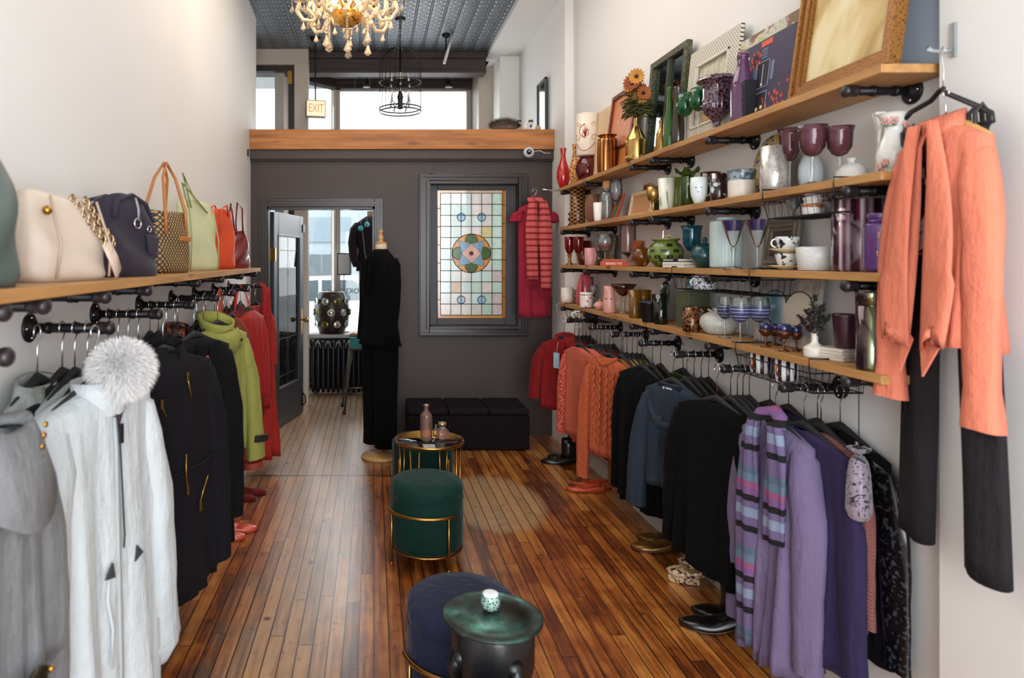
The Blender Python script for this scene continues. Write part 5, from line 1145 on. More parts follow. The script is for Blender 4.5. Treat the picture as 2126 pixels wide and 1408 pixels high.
inbasket('jar', 'white swirled ceramic jar in the upper wire basket', 'jar', 2, .108, 1688, .032, .070, [(.9, 0), (1, .05), (1, .5), (.85, .55), (.9, .7), (1, .8), (.75, .9), (.85, 1)], STR([(0, '#dcd8d4'), (.55, '#a8653c'), (.75, '#cfc8c4')], .06, 'z', .3, wob=.02))
e = inbasket('martini_glass', 'clear martini glass lying in the upper wire basket', 'martini glass', 2, .108, 1648, .038, .064, [(.1, 0), (.12, .3), (1, 1)], GL('#8a8c8e', .4, .05, .35))
inbasket('bottle', 'small smoky glass bottle at the right end of the upper wire basket', 'bottle', 2, .108, 1728, .024, .064, 'bottle', GL('#4a4648', .4, .1, .5))
# ================================================================ GARMENTS, HANGERS, RODS
def spow(c, p): return math.copysign(abs(c)**p, c)
def body_g(W, L, T, hemW=None, hemT=None, neckw=.08, amp=.014, k=5, seed=0, N_=72, zs=-.155, zn=-.105, open_=0, hem=0, waist=0, taper=1, yoff=0, nshould=5, nbody=16, square=.75):
    """hung garment body: width along x, front towards +y, hanging from z=zn"""
    rnd = random.Random(seed); ph = [rnd.uniform(0, 6.28) for _ in range(8)]
    hemW = hemW or W*1.0; hemT = hemT or T*1.3; R = []
    lv = []
    for i in range(nshould):
        f_ = i/(nshould-1); lv.append((zn+(zs-zn)*f_**1.25, neckw/2+(W/2-neckw/2)*f_, .026+(T/2-.026)*f_, 0))
    for i in range(1, nbody+1):
        f_ = i/nbody; a = W/2+(hemW-W)/2*f_ - waist*math.sin(PI*min(1, f_*1.35))
        lv.append((zs+(-L-zs)*f_, a, T/2+(hemT-T)/2*f_, f_))
    for z_, a, b_, f_ in lv:
        ring = []
        for j in range(N_+(1 if open_ else 0)):
            g_ = open_*(.35+.65*f_)/2 if open_ else 0
            th = PI/2 + g_ + (2*PI-2*g_)*j/N_
            c_, s_ = math.cos(th), math.sin(th)
            fx = c_*a; A = amp*(.15+.85*f_)*min(1, f_*4+.1)
            fold = A*(math.sin(k*fx/max(W, .1)*2*PI*.5+ph[0 if s_ > 0 else 1]+f_*1.2)+.6*math.sin(k*1.7*fx/W*PI+ph[2 if s_ > 0 else 3]-f_)+.4*math.sin(k*3.1*fx/W*PI+ph[4]))
            edge = 1+.25*amp/.01*.03*math.sin(9*f_+ph[5])
            x_ = spow(c_, .9)*a*edge; y_ = spow(s_, square)*b_+fold*(1 if s_ > 0 else -1)*min(1, abs(s_)*1.6)
            zz = z_
            if hem: zz -= hem*f_*max(0, 1-abs((th-PI/2) if th < PI*1.5 else 2*PI+PI/2-th)/1.3)
            zz += .006*f_*math.sin(3*th+ph[6])
            ring.append((x_, y_+yoff*f_, zz))
        R.append(ring)
    return R
def sleeve_g(W, side, T, L, r0=.062, r1=.045, spread=.03, fwd=.02, seed=0, zs=-.155, cuff=0, flat=.62, n=20):
    rnd = random.Random(seed+side); ph = rnd.uniform(0, 6.28)
    R = []; m_ = 14
    for i in range(m_+1):
        f_ = i/m_
        cx_ = side*(W/2-r0*.75+r0*.75*min(1, f_*3)+spread*f_); cz_ = zs-.012+(-L)*f_; cy_ = fwd*math.sin(f_*PI*.6)
        r = r0+(r1-r0)*f_
        if cuff and f_ > .9: r *= cuff if f_ > .93 else 1.12
        if f_ == 0: cx_ = side*(W/2-r0*1.1); cz_ = zs+.004; r = r0*.35
        elif i == 1: r = r0*.8; cz_ = zs-.035
        ring = []
        for j in range(n):
            a = 2*PI*j/n; q = r*(1+.09*math.sin(3*a+ph+f_*2)+.05*math.sin(5*a+f_*7)+.03*math.sin(f_*26+2*a))
            ring.append((cx_+q*math.cos(a), cy_+q*math.sin(a)*flat/.62*.8, cz_+.004*math.sin(a)))
        R.append(ring)
    return R
HK = None
def hanger_meshes(W, wood=False, slim=False):
    g1 = G(); rr = .0185; pts = []
    for i in range(12):
        a = math.radians(-50+i*22); pts.append((0, 0, 0))
    # hook lies in the x-z plane across the rod (rod runs along y)
    hp_ = [(rr*math.cos(math.radians(a)), 0, rr*math.sin(math.radians(a))) for a in range(-35, 200, 20)]
    hp_ += [(-.013, 0, -.018), (-.004, 0, -.032), (0, 0, -.045), (0, 0, -.125)]
    g1.tube(hp_, .0021, 6)
    g2 = G(); w_ = W/2*.92
    pts = [(-w_, 0, -.158), (-w_*.8, 0, -.138), (-w_*.45, 0, -.115), (-w_*.16, 0, -.098), (0, 0, -.090), (w_*.16, 0, -.098), (w_*.45, 0, -.115), (w_*.8, 0, -.138), (w_, 0, -.158)]
    g2.tube(pts, [.004, .006, .008, .011, .013, .011, .008, .006, .004], 10, True, 1.35, up=(0, 0, 1))
    g2.tube([(-w_*.82, 0, -.150), (0, 0, -.165), (w_*.82, 0, -.150)], .0035, 6); g2.xf(Matrix.Translation((0, 0, -.034)))
    return g1.mesh('hook', CHROME, True), g2.mesh('hanger_body', P('#1a181b', .7) if not wood else P('#a8743c', .5), True)
HM = {}
def hanger(label, loc, rz, W=.42, wood=False, group=None):
    key = (round(W, 2), wood)
    if key not in HM: HM[key] = hanger_meshes(W, wood)
    e = E('hanger', label, 'hanger', loc, rz, group)
    for nm, me in zip(('hook', 'arms'), HM[key]):
        o = bpy.data.objects.new(nm, me); COL.objects.link(o); o.parent = e
    return e
RODZ = {'R': 1.116, 'L': 1.381}
def garment(name, label, cat, side, rodY, xoff, mat, W=.42, L=.70, T=.05, rzt=0, sleeves=(.5, .055, .04, .02, .01), short=None, extras=None, dy=0, hang=True, hl=None, **kw):
    """side R: wall at +X, rods stick out towards -X; xoff = distance from the wall"""
    Z = RODZ[side]
    X = XW-xoff if side == 'R' else XL(rodY)+xoff
    rz = PI/2+math.radians(rzt) if side == 'R' else -PI/2-math.radians(rzt)
    e = E(name, label, cat, (X, rodY+dy, Z-.034), rz)
    e['group'] = 'clothes hanging on the %s rails' % ('right' if side == 'R' else 'left')
    seed = abs(hash((side, round(rodY, 2), round(xoff, 3)))) % 9999
    seed = int(rodY*100+xoff*1000)
    if xoff < .19: T = min(T, .034); kw.setdefault('hemT', .045); kw.setdefault('amp', .006)
    R = body_g(W, L, T, seed=seed, **kw)
    G().rings(R, not kw.get('open_'), False, False).ob('body', mat, e, True, solid=.003)
    if sleeves:
        sl, r0, r1, sp, fw = sleeves[:5]; cf = sleeves[5] if len(sleeves) > 5 else 0; sm = sleeves[6] if len(sleeves) > 6 else mat
        for s in (-1, 1):
            G().rings(sleeve_g(W, s, T, sl, r0, r1, sp, fw, seed, cuff=cf, flat=.62 if xoff > .19 else .36), True, True, False).ob('sleeve', sm, e, True)
    if hang:
        hanger(hl or f'black hanger carrying the {short or label}', (X, rodY+dy, Z+.0), rz, min(W*.96, .44), group='black hangers on the %s rails' % ('right' if side == 'R' else 'left'))
    if extras: extras(e, W, L, T, mat)
    return e
# NB the hook must straddle the rod: rod runs along world X, hanger's local x is world Y  -> correct with rz above
def collar(e, mat, w_=.09, h_=.05, z=-.10, fold=.025, name='collar', open_=.6, y=.0, d=.04):
    R = []
    for f_, zz, rr in ((0, z-.01, 1), (.5, z+h_*.6, 1.05), (.7, z+h_*.7, 1.15), (1, z-.005-fold, 1.5)):
        R.append([(w_*rr*math.cos(a), y+d*rr*math.sin(a), zz-(.03*(1+math.sin(a))/2 if f_ < 1 else .045*(1+math.sin(a))/2)) for a in [PI/2+open_/2+(2*PI-open_)*i/30 for i in range(31)]])
    return G().rings(R, False).ob(name, mat, e, True, solid=.003)
def front_strip(e, W, L, T, mat, name, x=0, wd=.012, z0=-.14, z1=None, k=1, depth=.003, seed=0):
    """strip lying on the front of the garment"""
    z1 = z1 if z1 is not None else -L
    G().tube([(x, T/2+.006+(.004 if 0 < i < 10 else 0)+ .3*T/2*i/10, z0+(z1-z0)*i/10) for i in range(11)], wd/2, 6, True, .35, up=(0, 1, 0)).ob(name, mat, e, True)
def buttons(e, T, mat, zsb, x=0, r=.008, name='button'):
    for zz in zsb:
        g = G(); g.lathe([(.001, 0), (r, 0), (r, .003), (.001, .004)], 12); g.xf(Matrix.Rotation(-PI/2, 4, 'X')); g.ob(name, mat, e, True, loc=(x, T/2+.010-.25*T*zz, zz))
# ---- the pipes the hangers hang from
RM = bracket_mesh(.215, -1); LMs = bracket_mesh(.235, 1)
big = [m_.copy() for m_ in RM]
RR = [2.435, 2.85, 3.288, 3.73, 4.17, 4.60, 5.12]
LR = [1.33, 1.90, 2.385, 2.88, 3.395, 3.89, 4.43, 4.99]
rl = ['nearest, holding the purple cardigans', 'second from the camera, crowded with chrome hooks', 'above the blue-grey blouse', 'above the green puffer jacket', 'above the orange cable-knit jumper', 'above the coral cardigan', 'at the far end above the red jacket']
for y_, lb in zip(RR, rl): bracket('garment_rod', 'black pipe clothes rod on the right wall, '+lb, 'rod', (XW-.001, y_, 1.116), RM, 0, 'pipe clothes rods on the right wall')
ll = ['nearest the camera above the grey hoodie', 'above the white fur-hooded coat', 'above the gold-zipped charcoal coat', 'above the plain black coat', 'above the lime green jacket', 'above the rust coloured top', 'above the red cardigans', 'at the far end, holding scarlet dresses']
for y_, lb in zip(LR, ll): bracket('garment_rod', 'black pipe clothes rod on the left wall, '+lb, 'rod', (XL(y_)+.001, y_, 1.381), LMs, 0, 'pipe clothes rods on the left wall')
# ============ RIGHT SIDE, rod by rod (xoff = distance from wall)
BV = CL('#0c0b0e', 'woven', .12); BW = CL('#141317', 'wool', .12); NAVY = CL('#23233a', 'wool'); GREYB = CL('#2c3540', 'woven')
def tagcard(e, w_, h_, loc, rot=(0, 0, 0), mat=None, label='price tag'):
    G().box(-w_/2, w_/2, -.0008, .0008, -h_, 0).ob('price_tag', mat or P('#dcd8d0', .5), e, loc=loc, rot=rot, label=label)
# rod 1
y1_ = RR[0]
SEQ = SPOT('#0e0d10', '#3c3d44', 70, .60, .18, 0)
garment('jacket', 'black jacket with glossy sequinned sleeves, closest to the wall on the nearest rod', 'jacket', 'R', y1_, .045, CL('#0f0e11', 'woven'), .46, .80, .05, 0, (.62, .06, .05, .03, .0, 0, SEQ), 'black sequinned jacket', dy=-.06, hemW=.50)
garment('top', 'thin mauve top between the black sequinned jacket and the pink-brown one', 'top', 'R', y1_, .085, CL('#6a4a80', 'knit'), .40, .82, .04, 0, (.55, .05, .04, .0, .0), 'mauve top')
garment('cardigan', 'salmon brown long cardigan edge on the nearest right rod', 'cardigan', 'R', y1_, .112, CL('#8a5550', 'knit'), .42, .72, .04, -2, (.5, .05, .04, .01, .0), 'salmon brown cardigan', dy=-.06, hemW=.42)
garment('coat', 'deep purple-navy wool cardigan left of the salmon one', 'cardigan', 'R', y1_-.0, .155, CL('#352c50', 'wool'), .44, .86, .05, 3, (.66, .062, .05, .02, .01), 'deep purple wool cardigan', hemT=.08, dy=-.035)
LIL = CL('#7a6a8e', 'wool', .08)
e = garment('cardigan', 'long lilac wool cardigan with a shawl front on the nearest right rod', 'cardigan', 'R', y1_, .205, LIL, .36, .95, .08, 5, (.74, .062, .05, .01, .02), 'long lilac cardigan', hemT=.15, hemW=.34, amp=.028, k=7, dy=.05)
MS = STR([(0, '#68587c'), (.2, '#0d0c10'), (.28, '#68587c'), (.38, '#7f8ca2'), (.5, '#68587c'), (.58, '#0d0c10'), (.66, '#735080'), (.74, '#8c4c74'), (.82, '#5c6e84'), (.92, '#4e6072')], .30, 'z', .9)
def scarf(name, label, loc, rz, mat, L1, L2, wd, th, xs, fringe=None, cat='scarf', loopz=-.09, topw=.06):
    e = E(name, label, cat, loc, rz)
    g = G()
    for s, L_, x_ in ((-1, L1, xs[0]), (1, L2, xs[1])):
        R = []
        for i in range(17):
            f_ = i/16; c_ = (s*topw*.5*(1-f_)+x_*f_**.6, th*.6, loopz-(L_)*f_); wv = wd*(.55+.45*min(1, f_*3))
            ring = []
            for j in range(16):
                a = 2*PI*j/16; ring.append((c_[0]+wv/2*math.cos(a)*(1+.1*math.sin(5*f_)), c_[1]+th/2*math.sin(a)+.008*math.sin(3*math.cos(a)*2+s+4*f_), c_[2]))
            R.append(ring)
        g.rings(R)
    g.tube([(-topw*.6, th*.5, loopz-.02), (-topw*.5, 0, loopz+.015), (0, -th*.6, loopz+.03), (topw*.5, 0, loopz+.015), (topw*.6, th*.5, loopz-.02)], [wd*.26]*5, 12, True, .7)
    g.ob('cloth', mat, e, True)
    if fringe:
        g = G(); rnd = random.Random(2)
        for s, L_, x_ in ((-1, L1, xs[0]), (1, L2, xs[1])):
            for i in range(22):
                xx = x_-wd/2+wd*i/21; zz = loopz-L_; l_ = rnd.uniform(.05, .085)
                g.tube([(xx, th*.6, zz+.004), (xx+rnd.uniform(-.004, .004), th*.6+rnd.uniform(-.004, .004), zz-l_*.5), (xx+rnd.uniform(-.006, .006), th*.6, zz-l_)], .0022, 4)
        g.ob('fringe', fringe, e, True)
    return e
X = XW-.255
scarf('scarf', 'long striped scarf in lilac, pink, blue and black draped over the nearest right rod hanger', (X, y1_-.0, 1.116), PI/2+math.radians(8), MS, .42, .84, .095, .035, (-.045, .10), loopz=-.115, topw=.10)
# drawstring pouch
PCH = SPOT('#1c181e', '#a89aa6', 26, .11, .6, 0, 'edge')
e = E('drawstring_pouch', 'pale lilac drawstring pouch with a black floral print hanging from the lowest shelf bracket', 'pouch', (1.515, 2.13, 1.18), PI/2-.6)
m, nt, b = newmat('floral_pouch'); v, x, y, z = coords(nt)
wv_ = N(nt, 'ShaderNodeTexNoise'); wv_.inputs['Scale'].default_value = 30; wv_.inputs['Detail'].default_value = 1.5; wv_.inputs['Distortion'].default_value = 2.2; nt.links.new(v, wv_.inputs['Vector'])
nt.links.new(ramp(nt, wv_.outputs[0], [(.38, '#1d1720'), (.42, '#8c7f8c'), (.58, '#938694'), (.62, '#2a2230')]), b.inputs['Base Color']); b.inputs['Roughness'].default_value = .45; b.inputs['Sheen Weight'].default_value = .3
R = []
for f_, rw in ((0, .012), (.05, .03), (.12, .045), (.3, .056), (.55, .062), (.85, .064), (.95, .05), (1, .02)):
    R.append([(rw*math.cos(a)*(1+.05*math.sin(8*a)*(1-f_)), rw*.55*math.sin(a), -.215-.205*f_) for a in [2*PI*i/40 for i in range(40)]])
G().rings(R).ob('bag', m, e, True); g = G(); g.lathe([(.002, -.216), (.022, -.205), (.030, -.195), (.02, -.196)], 30, mod=lambda a, z_: 1+.2*math.sin(9*a)); g.ob('ruffle', m, e, True, solid=.001)
g = G(); g.tube([(-.004, 0, -.205), (-.012, 0, -.03), (-.006, 0, .006), (.006, 0, .008), (.012, 0, -.03), (.004, 0, -.205)], .0016, 6); g.ball((0, 0, -.195), .009, 8, 6); g.ob('cord', P('#17151a', .6), e, True)
tagcard(e, .042, .10, (.078, .0, -.20), (.0, -.12, .3), label='white card tag')
# rod 2
y2_ = RR[1]
spec = [('sweater', 'navy sweater at the wall end of the second right rod', .045, '#26263e', .44, .62, -.18), ('sweater', 'dark purple-blue sweater second from the wall on the second right rod', .072, '#2b2744', .42, .66, -.10),
        ('cardigan', 'charcoal tweed cardigan in the middle of the second right rod', .100, '#2b2b30', .42, .74, 0), ('cardigan', 'slate navy cardigan on the second right rod', .126, '#252a3c', .42, .78, 0),
        ('sweater', 'grey marl sweater on the second right rod', .150, '#3c3d48', .42, .80, 0), ('trousers_set', 'black knitted dress behind the large plain black sweater', .178, '#121115', .44, .86, 0)]
for nm, lb, xo, c_, W_, L_, dy_ in spec: garment(nm if nm != 'trousers_set' else 'dress', lb, nm if nm != 'trousers_set' else 'dress', 'R', y2_, xo, CL(c_, 'wool'), W_, L_, .04, 0, (.55, .05, .04, .0, .0), lb, dy=dy_)
e = garment('sweater', 'large plain black sweater, outermost on the second right rod', 'sweater', 'R', y2_, .235, CL('#09090b', 'wool', .1, .95, .05), .50, .80, .11, 8, (.62, .075, .06, .03, .02), 'large black sweater', hemT=.17, hemW=.52, amp=.012)
# rod 3
y3_ = RR[2]
for lb, xo, c_, L_, W_ in (('dark brown jacket next to the wall on the blouse rod', .055, '#231a17', .66, .44), ('black top on the blouse rod', .09, '#121113', .78, .42), ('charcoal top on the blouse rod', .125, '#1c1c20', .80, .42), ('black skirted dress just behind the blue-grey blouse', .16, '#0e0e10', .90, .42)):
    garment('top', lb, 'top', 'R', y3_, xo, CL(c_, 'woven'), W_, L_, .045, 0, (.55, .05, .04, .01, .0), lb)
BL = CL('#303a48', 'woven', .08, .8)
def blouse(e, W, L, T, mat):
    # dark inside back of the neck with woven label
    G().tube([(-.10, -.006, -.135), (-.05, -.012, -.108), (0, -.014, -.10), (.05, -.012, -.108), (.10, -.006, -.135)], .012, 8, True, 1.2).ob('neck_lining', CL('#20262f', 'woven'), e, True)
    pts = [(.125*math.cos(a), T/2+.004-.035*max(0, math.sin(a)), -.155+.105*math.sin(a)-.05) for a in [PI+PI*i/16 for i in range(17)]]
    G().tube(pts, [.010+.012*math.sin(PI*i/16) for i in range(17)], 8).ob('draped_collar', mat, e, True)
    g = G()
    for i in range(5): g.tube([(.0+.004*i, T/2+.006, -.30), (-.03+.018*i, T/2+.012, -.37), (-.045+.024*i, T/2+.010, -.46)], [.006, .004, .001], 6)
    g.tube([(.03, T/2+.010, -.27), (.05, T/2+.014, -.31), (.02, T/2+.014, -.33)], [.012, .016, .006], 8); g.ob('gathers', mat, e, True)
    G().box(-.030, .012, T/2-.004, T/2-.002, -.145, -.125).ob('label', P('#cfccc6', .6), e, label='white woven label'); G().box(.022, .034, T/2-.004, T/2-.002, -.145, -.125).ob('label', P('#cfccc6', .6), e, label='small white size label')
    G().box(-.085, .075, T/2-.018, T/2-.005, -.235, -.112).ob('neck_opening', CL('#1b2029', 'woven'), e)
e = garment('blouse', 'blue-grey jersey blouse with a draped twisted collar on the right', 'blouse', 'R', y3_, .225, BL, .40, .62, .07, 14, (.60, .052, .055, .05, .03), 'blue-grey blouse', extras=blouse, hemT=.11, hemW=.40)
# rod 4
y4_ = RR[3]
e = garment('puffer_jacket', 'green quilted puffer jacket against the wall beside the black top', 'jacket', 'R', y4_, .050, P('#2f4a1c', .35, 0, .2, 20, .4, 30), .46, .50, .07, 0, (.35, .06, .05, .03, .0), 'green puffer jacket', dy=-.16)
for lb, xo, c_, L_ in (('black long-sleeved top on the puffer jacket rod', .10, '#101012', .80), ('dark olive trimmed jacket behind the outer black top', .145, '#1e2018', .86)):
    garment('top', lb, 'top', 'R', y4_, xo, CL(c_, 'woven'), .42, L_, .045, 0, (.55, .05, .04, .01, .0), lb)
def tg(e, W, L, T, mat): tagcard(e, .028, .11, (-.10, T/2+.03, -.42), (.1, .08, 0), label='white hanging tag')
e = garment('top', 'black long knit top with a white hanging tag, left of the blue-grey blouse', 'top', 'R', y4_, .20, CL('#0c0c0f', 'wool', .1, .95, .05), .44, .84, .10, 8, (.66, .06, .05, .02, .01), 'black long knit top', extras=tg, hemT=.14)
# rod 5
y5_ = RR[4]
for lb, xo, c_, L_, dy_ in (('lime green top nearest the wall on the orange jumper rod', .045, '#8a9a30', .5, -.04), ('yellow-green top second from the wall on the orange jumper rod', .07, '#a89c30', .55, -.03), ('yellow top on the orange jumper rod', .095, '#c29a30', .6, -.02),
                     ('pale yellow top on the orange jumper rod', .12, '#c8a050', .6, 0), ('mustard brown top on the orange jumper rod', .145, '#9a6424', .7, 0), ('long mustard ribbed cardigan hanging behind the orange cable jumper', .172, '#a8601e', .92, -.05)):
    garment('top', lb, 'top', 'R', y5_, xo, CL(c_, 'knit'), .42, L_, .035, 0, (.5, .045, .04, .01, .0), lb, dy=dy_)
def jumper(e, W, L, T, mat):
    G().tube([(.085*math.cos(a), T/2*.4+.03*math.sin(a), -.125+.022*math.cos(2*a)) for a in [2*PI*i/20 for i in range(20)]], .009, 8, closed=True).ob('neckband', mat, e, True)
    for x_ in (-.10, -.035, .035, .10):
        g = G()
        for s in (0, PI): g.tube([(x_+.011*math.sin(i*.9+s), T/2+.012+.16*T*i/30+.004*math.cos(i*.9+s), -.17-(L-.24)*i/30) for i in range(31)], .0065, 6)
        g.ob('cable', mat, e, True)
ORJ = CL('#d2602f', 'knit', .06)
e = garment('jumper', 'orange cable-knit jumper on the right', 'jumper', 'R', y5_, .225, ORJ, .42, .70, .08, 16, (.74, .058, .045, .035, .03), 'orange cable-knit jumper', extras=jumper, hemT=.12, hemW=.40)
# rod 6
y6_ = RR[5]
for lb, xo, c_, L_ in (('dark red top nearest the wall on the coral cardigan rod', .05, '#7c1818', .6), ('crimson top on the coral cardigan rod', .08, '#a01e28', .62), ('black and red top on the coral cardigan rod', .11, '#281014', .6), ('pinkish red top on the coral cardigan rod', .14, '#b82c3c', .66), ('bright red long top behind the coral cardigan', .165, '#b01c22', .80)):
    garment('top', lb, 'top', 'R', y6_, xo, CL(c_, 'woven'), .42, L_, .035, 0, (.5, .045, .04, .01, .0), lb)
garment('cardigan', 'coral pink cardigan left of the orange cable jumper', 'cardigan', 'R', y6_, .20, CL('#d8684c', 'wool', .06), .42, .78, .07, 8, (.60, .055, .05, .02, .01), 'coral cardigan', hemT=.12)
garment('cardigan', 'salmon open-front cardigan with a red speckled shawl collar', 'cardigan', 'R', y6_, .262, CL('#cf5f45', 'wool', .06), .40, .72, .06, 12, (.58, .05, .045, .03, .01, 0, SPOT('#a82c20', '#d8705a', 90, .5, .9)), 'salmon cardigan with speckled collar', dy=.06)
# rod 7
y7_ = RR[6]
for lb, xo, c_, L_ in (('maroon top nearest the wall on the far right rod', .045, '#4a1014', .6), ('black top on the far right rod', .075, '#141012', .6), ('wine red top on the far right rod', .10, '#6a1218', .7), ('scarlet top on the far right rod', .13, '#a81c1c', .75), ('dark cherry long top behind the red jacket', .16, '#5c0e12', .82)):
    garment('top', lb, 'top', 'R', y7_, xo, CL(c_, 'woven'), .42, L_, .035, 0, (.5, .045, .04, .01, .0), lb)
def redj(e, W, L, T, mat):
    G().prism([(-.075, -.11), (-.02, -.36), (.0, -.36), (-.01, -.13)], T/2+.006, T/2+.012).ob('lapel', mat, e, bevel=.003); G().prism([(.075, -.11), (.03, -.36), (.0, -.36), (.01, -.13)], T/2+.006, T/2+.012).ob('lapel', mat, e, bevel=.003)
    collar(e, mat, .07, .06, -.10, .02); buttons(e, T, P('#3a0c0c', .3), (-.40, -.50), .0, .010)
    tagcard(e, .055, .115, (.0, T/2+.03, -.20), (0, 0, 0), P('#9fc0cc', .5), label='pale blue swing tag'); G().tube([(0, T/2+.01, -.12), (0, T/2+.03, -.2)], .001, 5).ob('tag_string', P('#ddd', .5) if False else P('#dddddd', .5), e)
RJ = CL('#8f1416', 'wool', .1)
e = garment('jacket', 'red wool jacket with a pale blue swing tag, farthest on the right rails', 'jacket', 'R', y7_, .235, RJ, .44, .64, .12, 34, (.42, .07, .065, .05, .02), 'red wool jacket', extras=redj, hemT=.16, hemW=.42, waist=.02)
# ============ LEFT SIDE
def LG(*a, **k): return garment(*a, **k)
# rod 0 (nearest)
GH = CL('#7f8082', 'wool', .08)
def hood(e, mat, w_=.13, h_=.12, y=-.02, z=-.10, name='hood', rim=.012):
    R = []
    for i, f_ in enumerate((0, .25, .5, .75, 1)):
        R.append([(w_*(1-.25*f_)*math.cos(a), y+.05*math.sin(a)-.03*f_+.05*(1-f_), z-.02-.11*f_*max(0, -math.sin(a))-.03*f_+(.05*(1-f_))*(1 if math.sin(a) < 0 else .2)) for a in [2*PI*j/28 for j in range(28)]])
    G().rings(R, True, False, True).ob(name, mat, e, True)
def greyhoodie(e, W, L, T, mat):
    R = []
    for f_, r_, zz in ((0, .06, -.10), (.3, .08, -.08), (.6, .105, -.12), (1, .135, -.20)):
        R.append([(r_*math.cos(a), .02+r_*.62*math.sin(a)+.02, zz-.07*f_*max(0, math.sin(a))+.015*math.sin(3*a)*f_) for a in [2*PI*j/32 for j in range(32)]])
    G().rings(R, True, False, False).ob('cowl_hood', mat, e, True, solid=.008)
    for i in range(4): G().ball((-.06+.006*i, T/2+.045, -.10-.02*i), .007, 8, 6, 0, (1, .5, 1)).ob('snap', GOLD, e, True)
    G().prism([(-.16, -.62), (.14, -.62), (.14, -.60), (-.16, -.60)], T/2+.02, T/2+.03).ob('pocket_edge', mat, e, bevel=.003)
    g = G(); g.ball((-.02, T/2+.05, -.585), .030, 10, 8, 0, (1.5, .4, 1)); g.ob('buckle', P('#4a4638', .25, .8), e, True)
    for p in ((-.06, -.58), (.03, -.56), (.01, -.61)): G().ball((p[0], T/2+.055, p[1]), .007, 8, 6).ob('snap', GOLD, e, True)
garment('hoodie', 'grey wool hooded sweater with gold snaps, partly cut by the left edge of the photo', 'hoodie', 'L', LR[0], .195, GH, .38, .95, .11, 4, (.58, .055, .05, .02, .02), 'grey hooded sweater', extras=greyhoodie, hemT=.15, amp=.02, dy=-.04)
garment('cardigan', 'charcoal cardigan with small gold buttons behind the grey hooded sweater', 'cardigan', 'L', LR[0], .12, CL('#3a3a3e', 'wool'), .44, .98, .06, 0, (.6, .055, .05, .02, 0), 'charcoal cardigan', dy=-.02)
yA = LR[1]
def shaggy(e, W, L, T, mat): collar(e, mat, .08, .06, -.12, .05, d=.03)
garment('fleece', 'pale sage fleece jacket nearest the wall on the white coat rod', 'jacket', 'L', yA, .075, CL('#a2a8a2', 'wool', .08), .36, .66, .05, 0, (.5, .06, .05, .03, .0), 'pale sage fleece', dy=-.10, extras=shaggy)
garment('cardigan', 'dark grey-black cardigan between the sage fleece and the pale coats', 'cardigan', 'L', yA, .095, CL('#26262a', 'wool'), .42, .80, .04, 0, (.55, .05, .045, .02, .0), 'dark grey cardigan')
garment('sweater', 'light blue-grey long sweater on the white coat rod', 'sweater', 'L', yA, .130, CL('#a9b2b2', 'wool', .05), .43, .98, .045, 0, (.6, .055, .05, .02, .0), 'light blue-grey sweater')
garment('sweater', 'pale grey textured sweater directly behind the white coat', 'sweater', 'L', yA, .165, CL('#b6baba', 'knit', .05), .43, .98, .045, 0, (.6, .055, .05, .02, .0), 'pale grey textured sweater')
WCT = CL('#ccd2d4', 'woven', .03, .8)
def whitecoat(e, W, L, T, mat):
    # dark zip placket, pockets, neck opening
    front_strip(e, W, L, T, P('#202022', .5), 'zip', .0, .007, -.19, -.52); g = G(); g.box(-.006, .006, T/2+.014, T/2+.02, -.25, -.20); g.ob('zip_pull', P('#17171a', .4), e)
    front_strip(e, W, L, T, P('#a9adae', .8), 'placket', .014, .018, -.18, -.90)
    for s in (-1, 1):
        G().prism([(s*.055, -.535), (s*.085, -.565), (s*.045, -.575)], T/2+.024, T/2+.030).ob('pocket_slit', P('#3a3a3e', .7), e)
        G().tube([(s*.06, T/2+.022, -.55), (s*.075, T/2+.026, -.62), (s*.055, T/2+.028, -.70), (s*.06, T/2+.028, -.80)], [.002, .004, .005, .002], 6).ob('fold', mat, e, True)
    G().lathe([(.07, -.175), (.085, -.125), (.092, -.085), (.088, -.088), (.07, -.14)], 28, (0, .02, 0), 1, .75).ob('collar', mat, e, True)
    g = G(); g.prism([(-.055, -.10), (.055, -.10), (.0, -.205)], T/2-.01, T/2+.012); g.ob('neck_opening', P('#3a3034', .8), e)
coat = garment('coat', 'long white coat with a large white fur hood, foremost on the left rails', 'coat', 'L', yA, .235, WCT, .47, 1.10, .12, 12, (.80, .075, .072, .035, .03, .62), 'white fur-hooded coat', extras=whitecoat, hemT=.20, hemW=.50, amp=.022, dy=-.12)
# fur ball hood: a part of the coat
rnd = random.Random(21); g = G(); cf = Vector((-.02, .065, -.060)); rf = .072
g.ball(cf, rf*.9, 20, 14)
for i in range(15000):
    u_ = rnd.uniform(-1, 1); a = rnd.uniform(0, 2*PI); s_ = math.sqrt(1-u_*u_); d = Vector((s_*math.cos(a), s_*math.sin(a), u_))
    p0 = cf+Vector((d.x*rf*1.15, d.y*rf*.9, d.z*rf*.9))*.88; dd = (d+Vector((rnd.uniform(-.45, .45), rnd.uniform(-.45, .45), rnd.uniform(-.55, .25)))).normalized(); L_ = rnd.uniform(.018, .040)
    sd = dd.cross(Vector((rnd.uniform(-1, 1), rnd.uniform(-1, 1), rnd.uniform(-1, 1)))).normalized()*.0008
    p1 = p0+dd*L_*.6; p2 = p0+dd*L_+Vector((0, 0, -.006))
    g.add([p0-sd, p0+sd, p1+sd*.7, p1-sd*.7, p2], [(0, 1, 2, 3), (3, 2, 4)], rnd.choice((0, 0, 0, 1)))
g.ob('fur_hood', [P('#efecea', .8, 0, .02), P('#cfcac7', .8, 0, .02)], coat, flip=False, label='fluffy white fur hood')
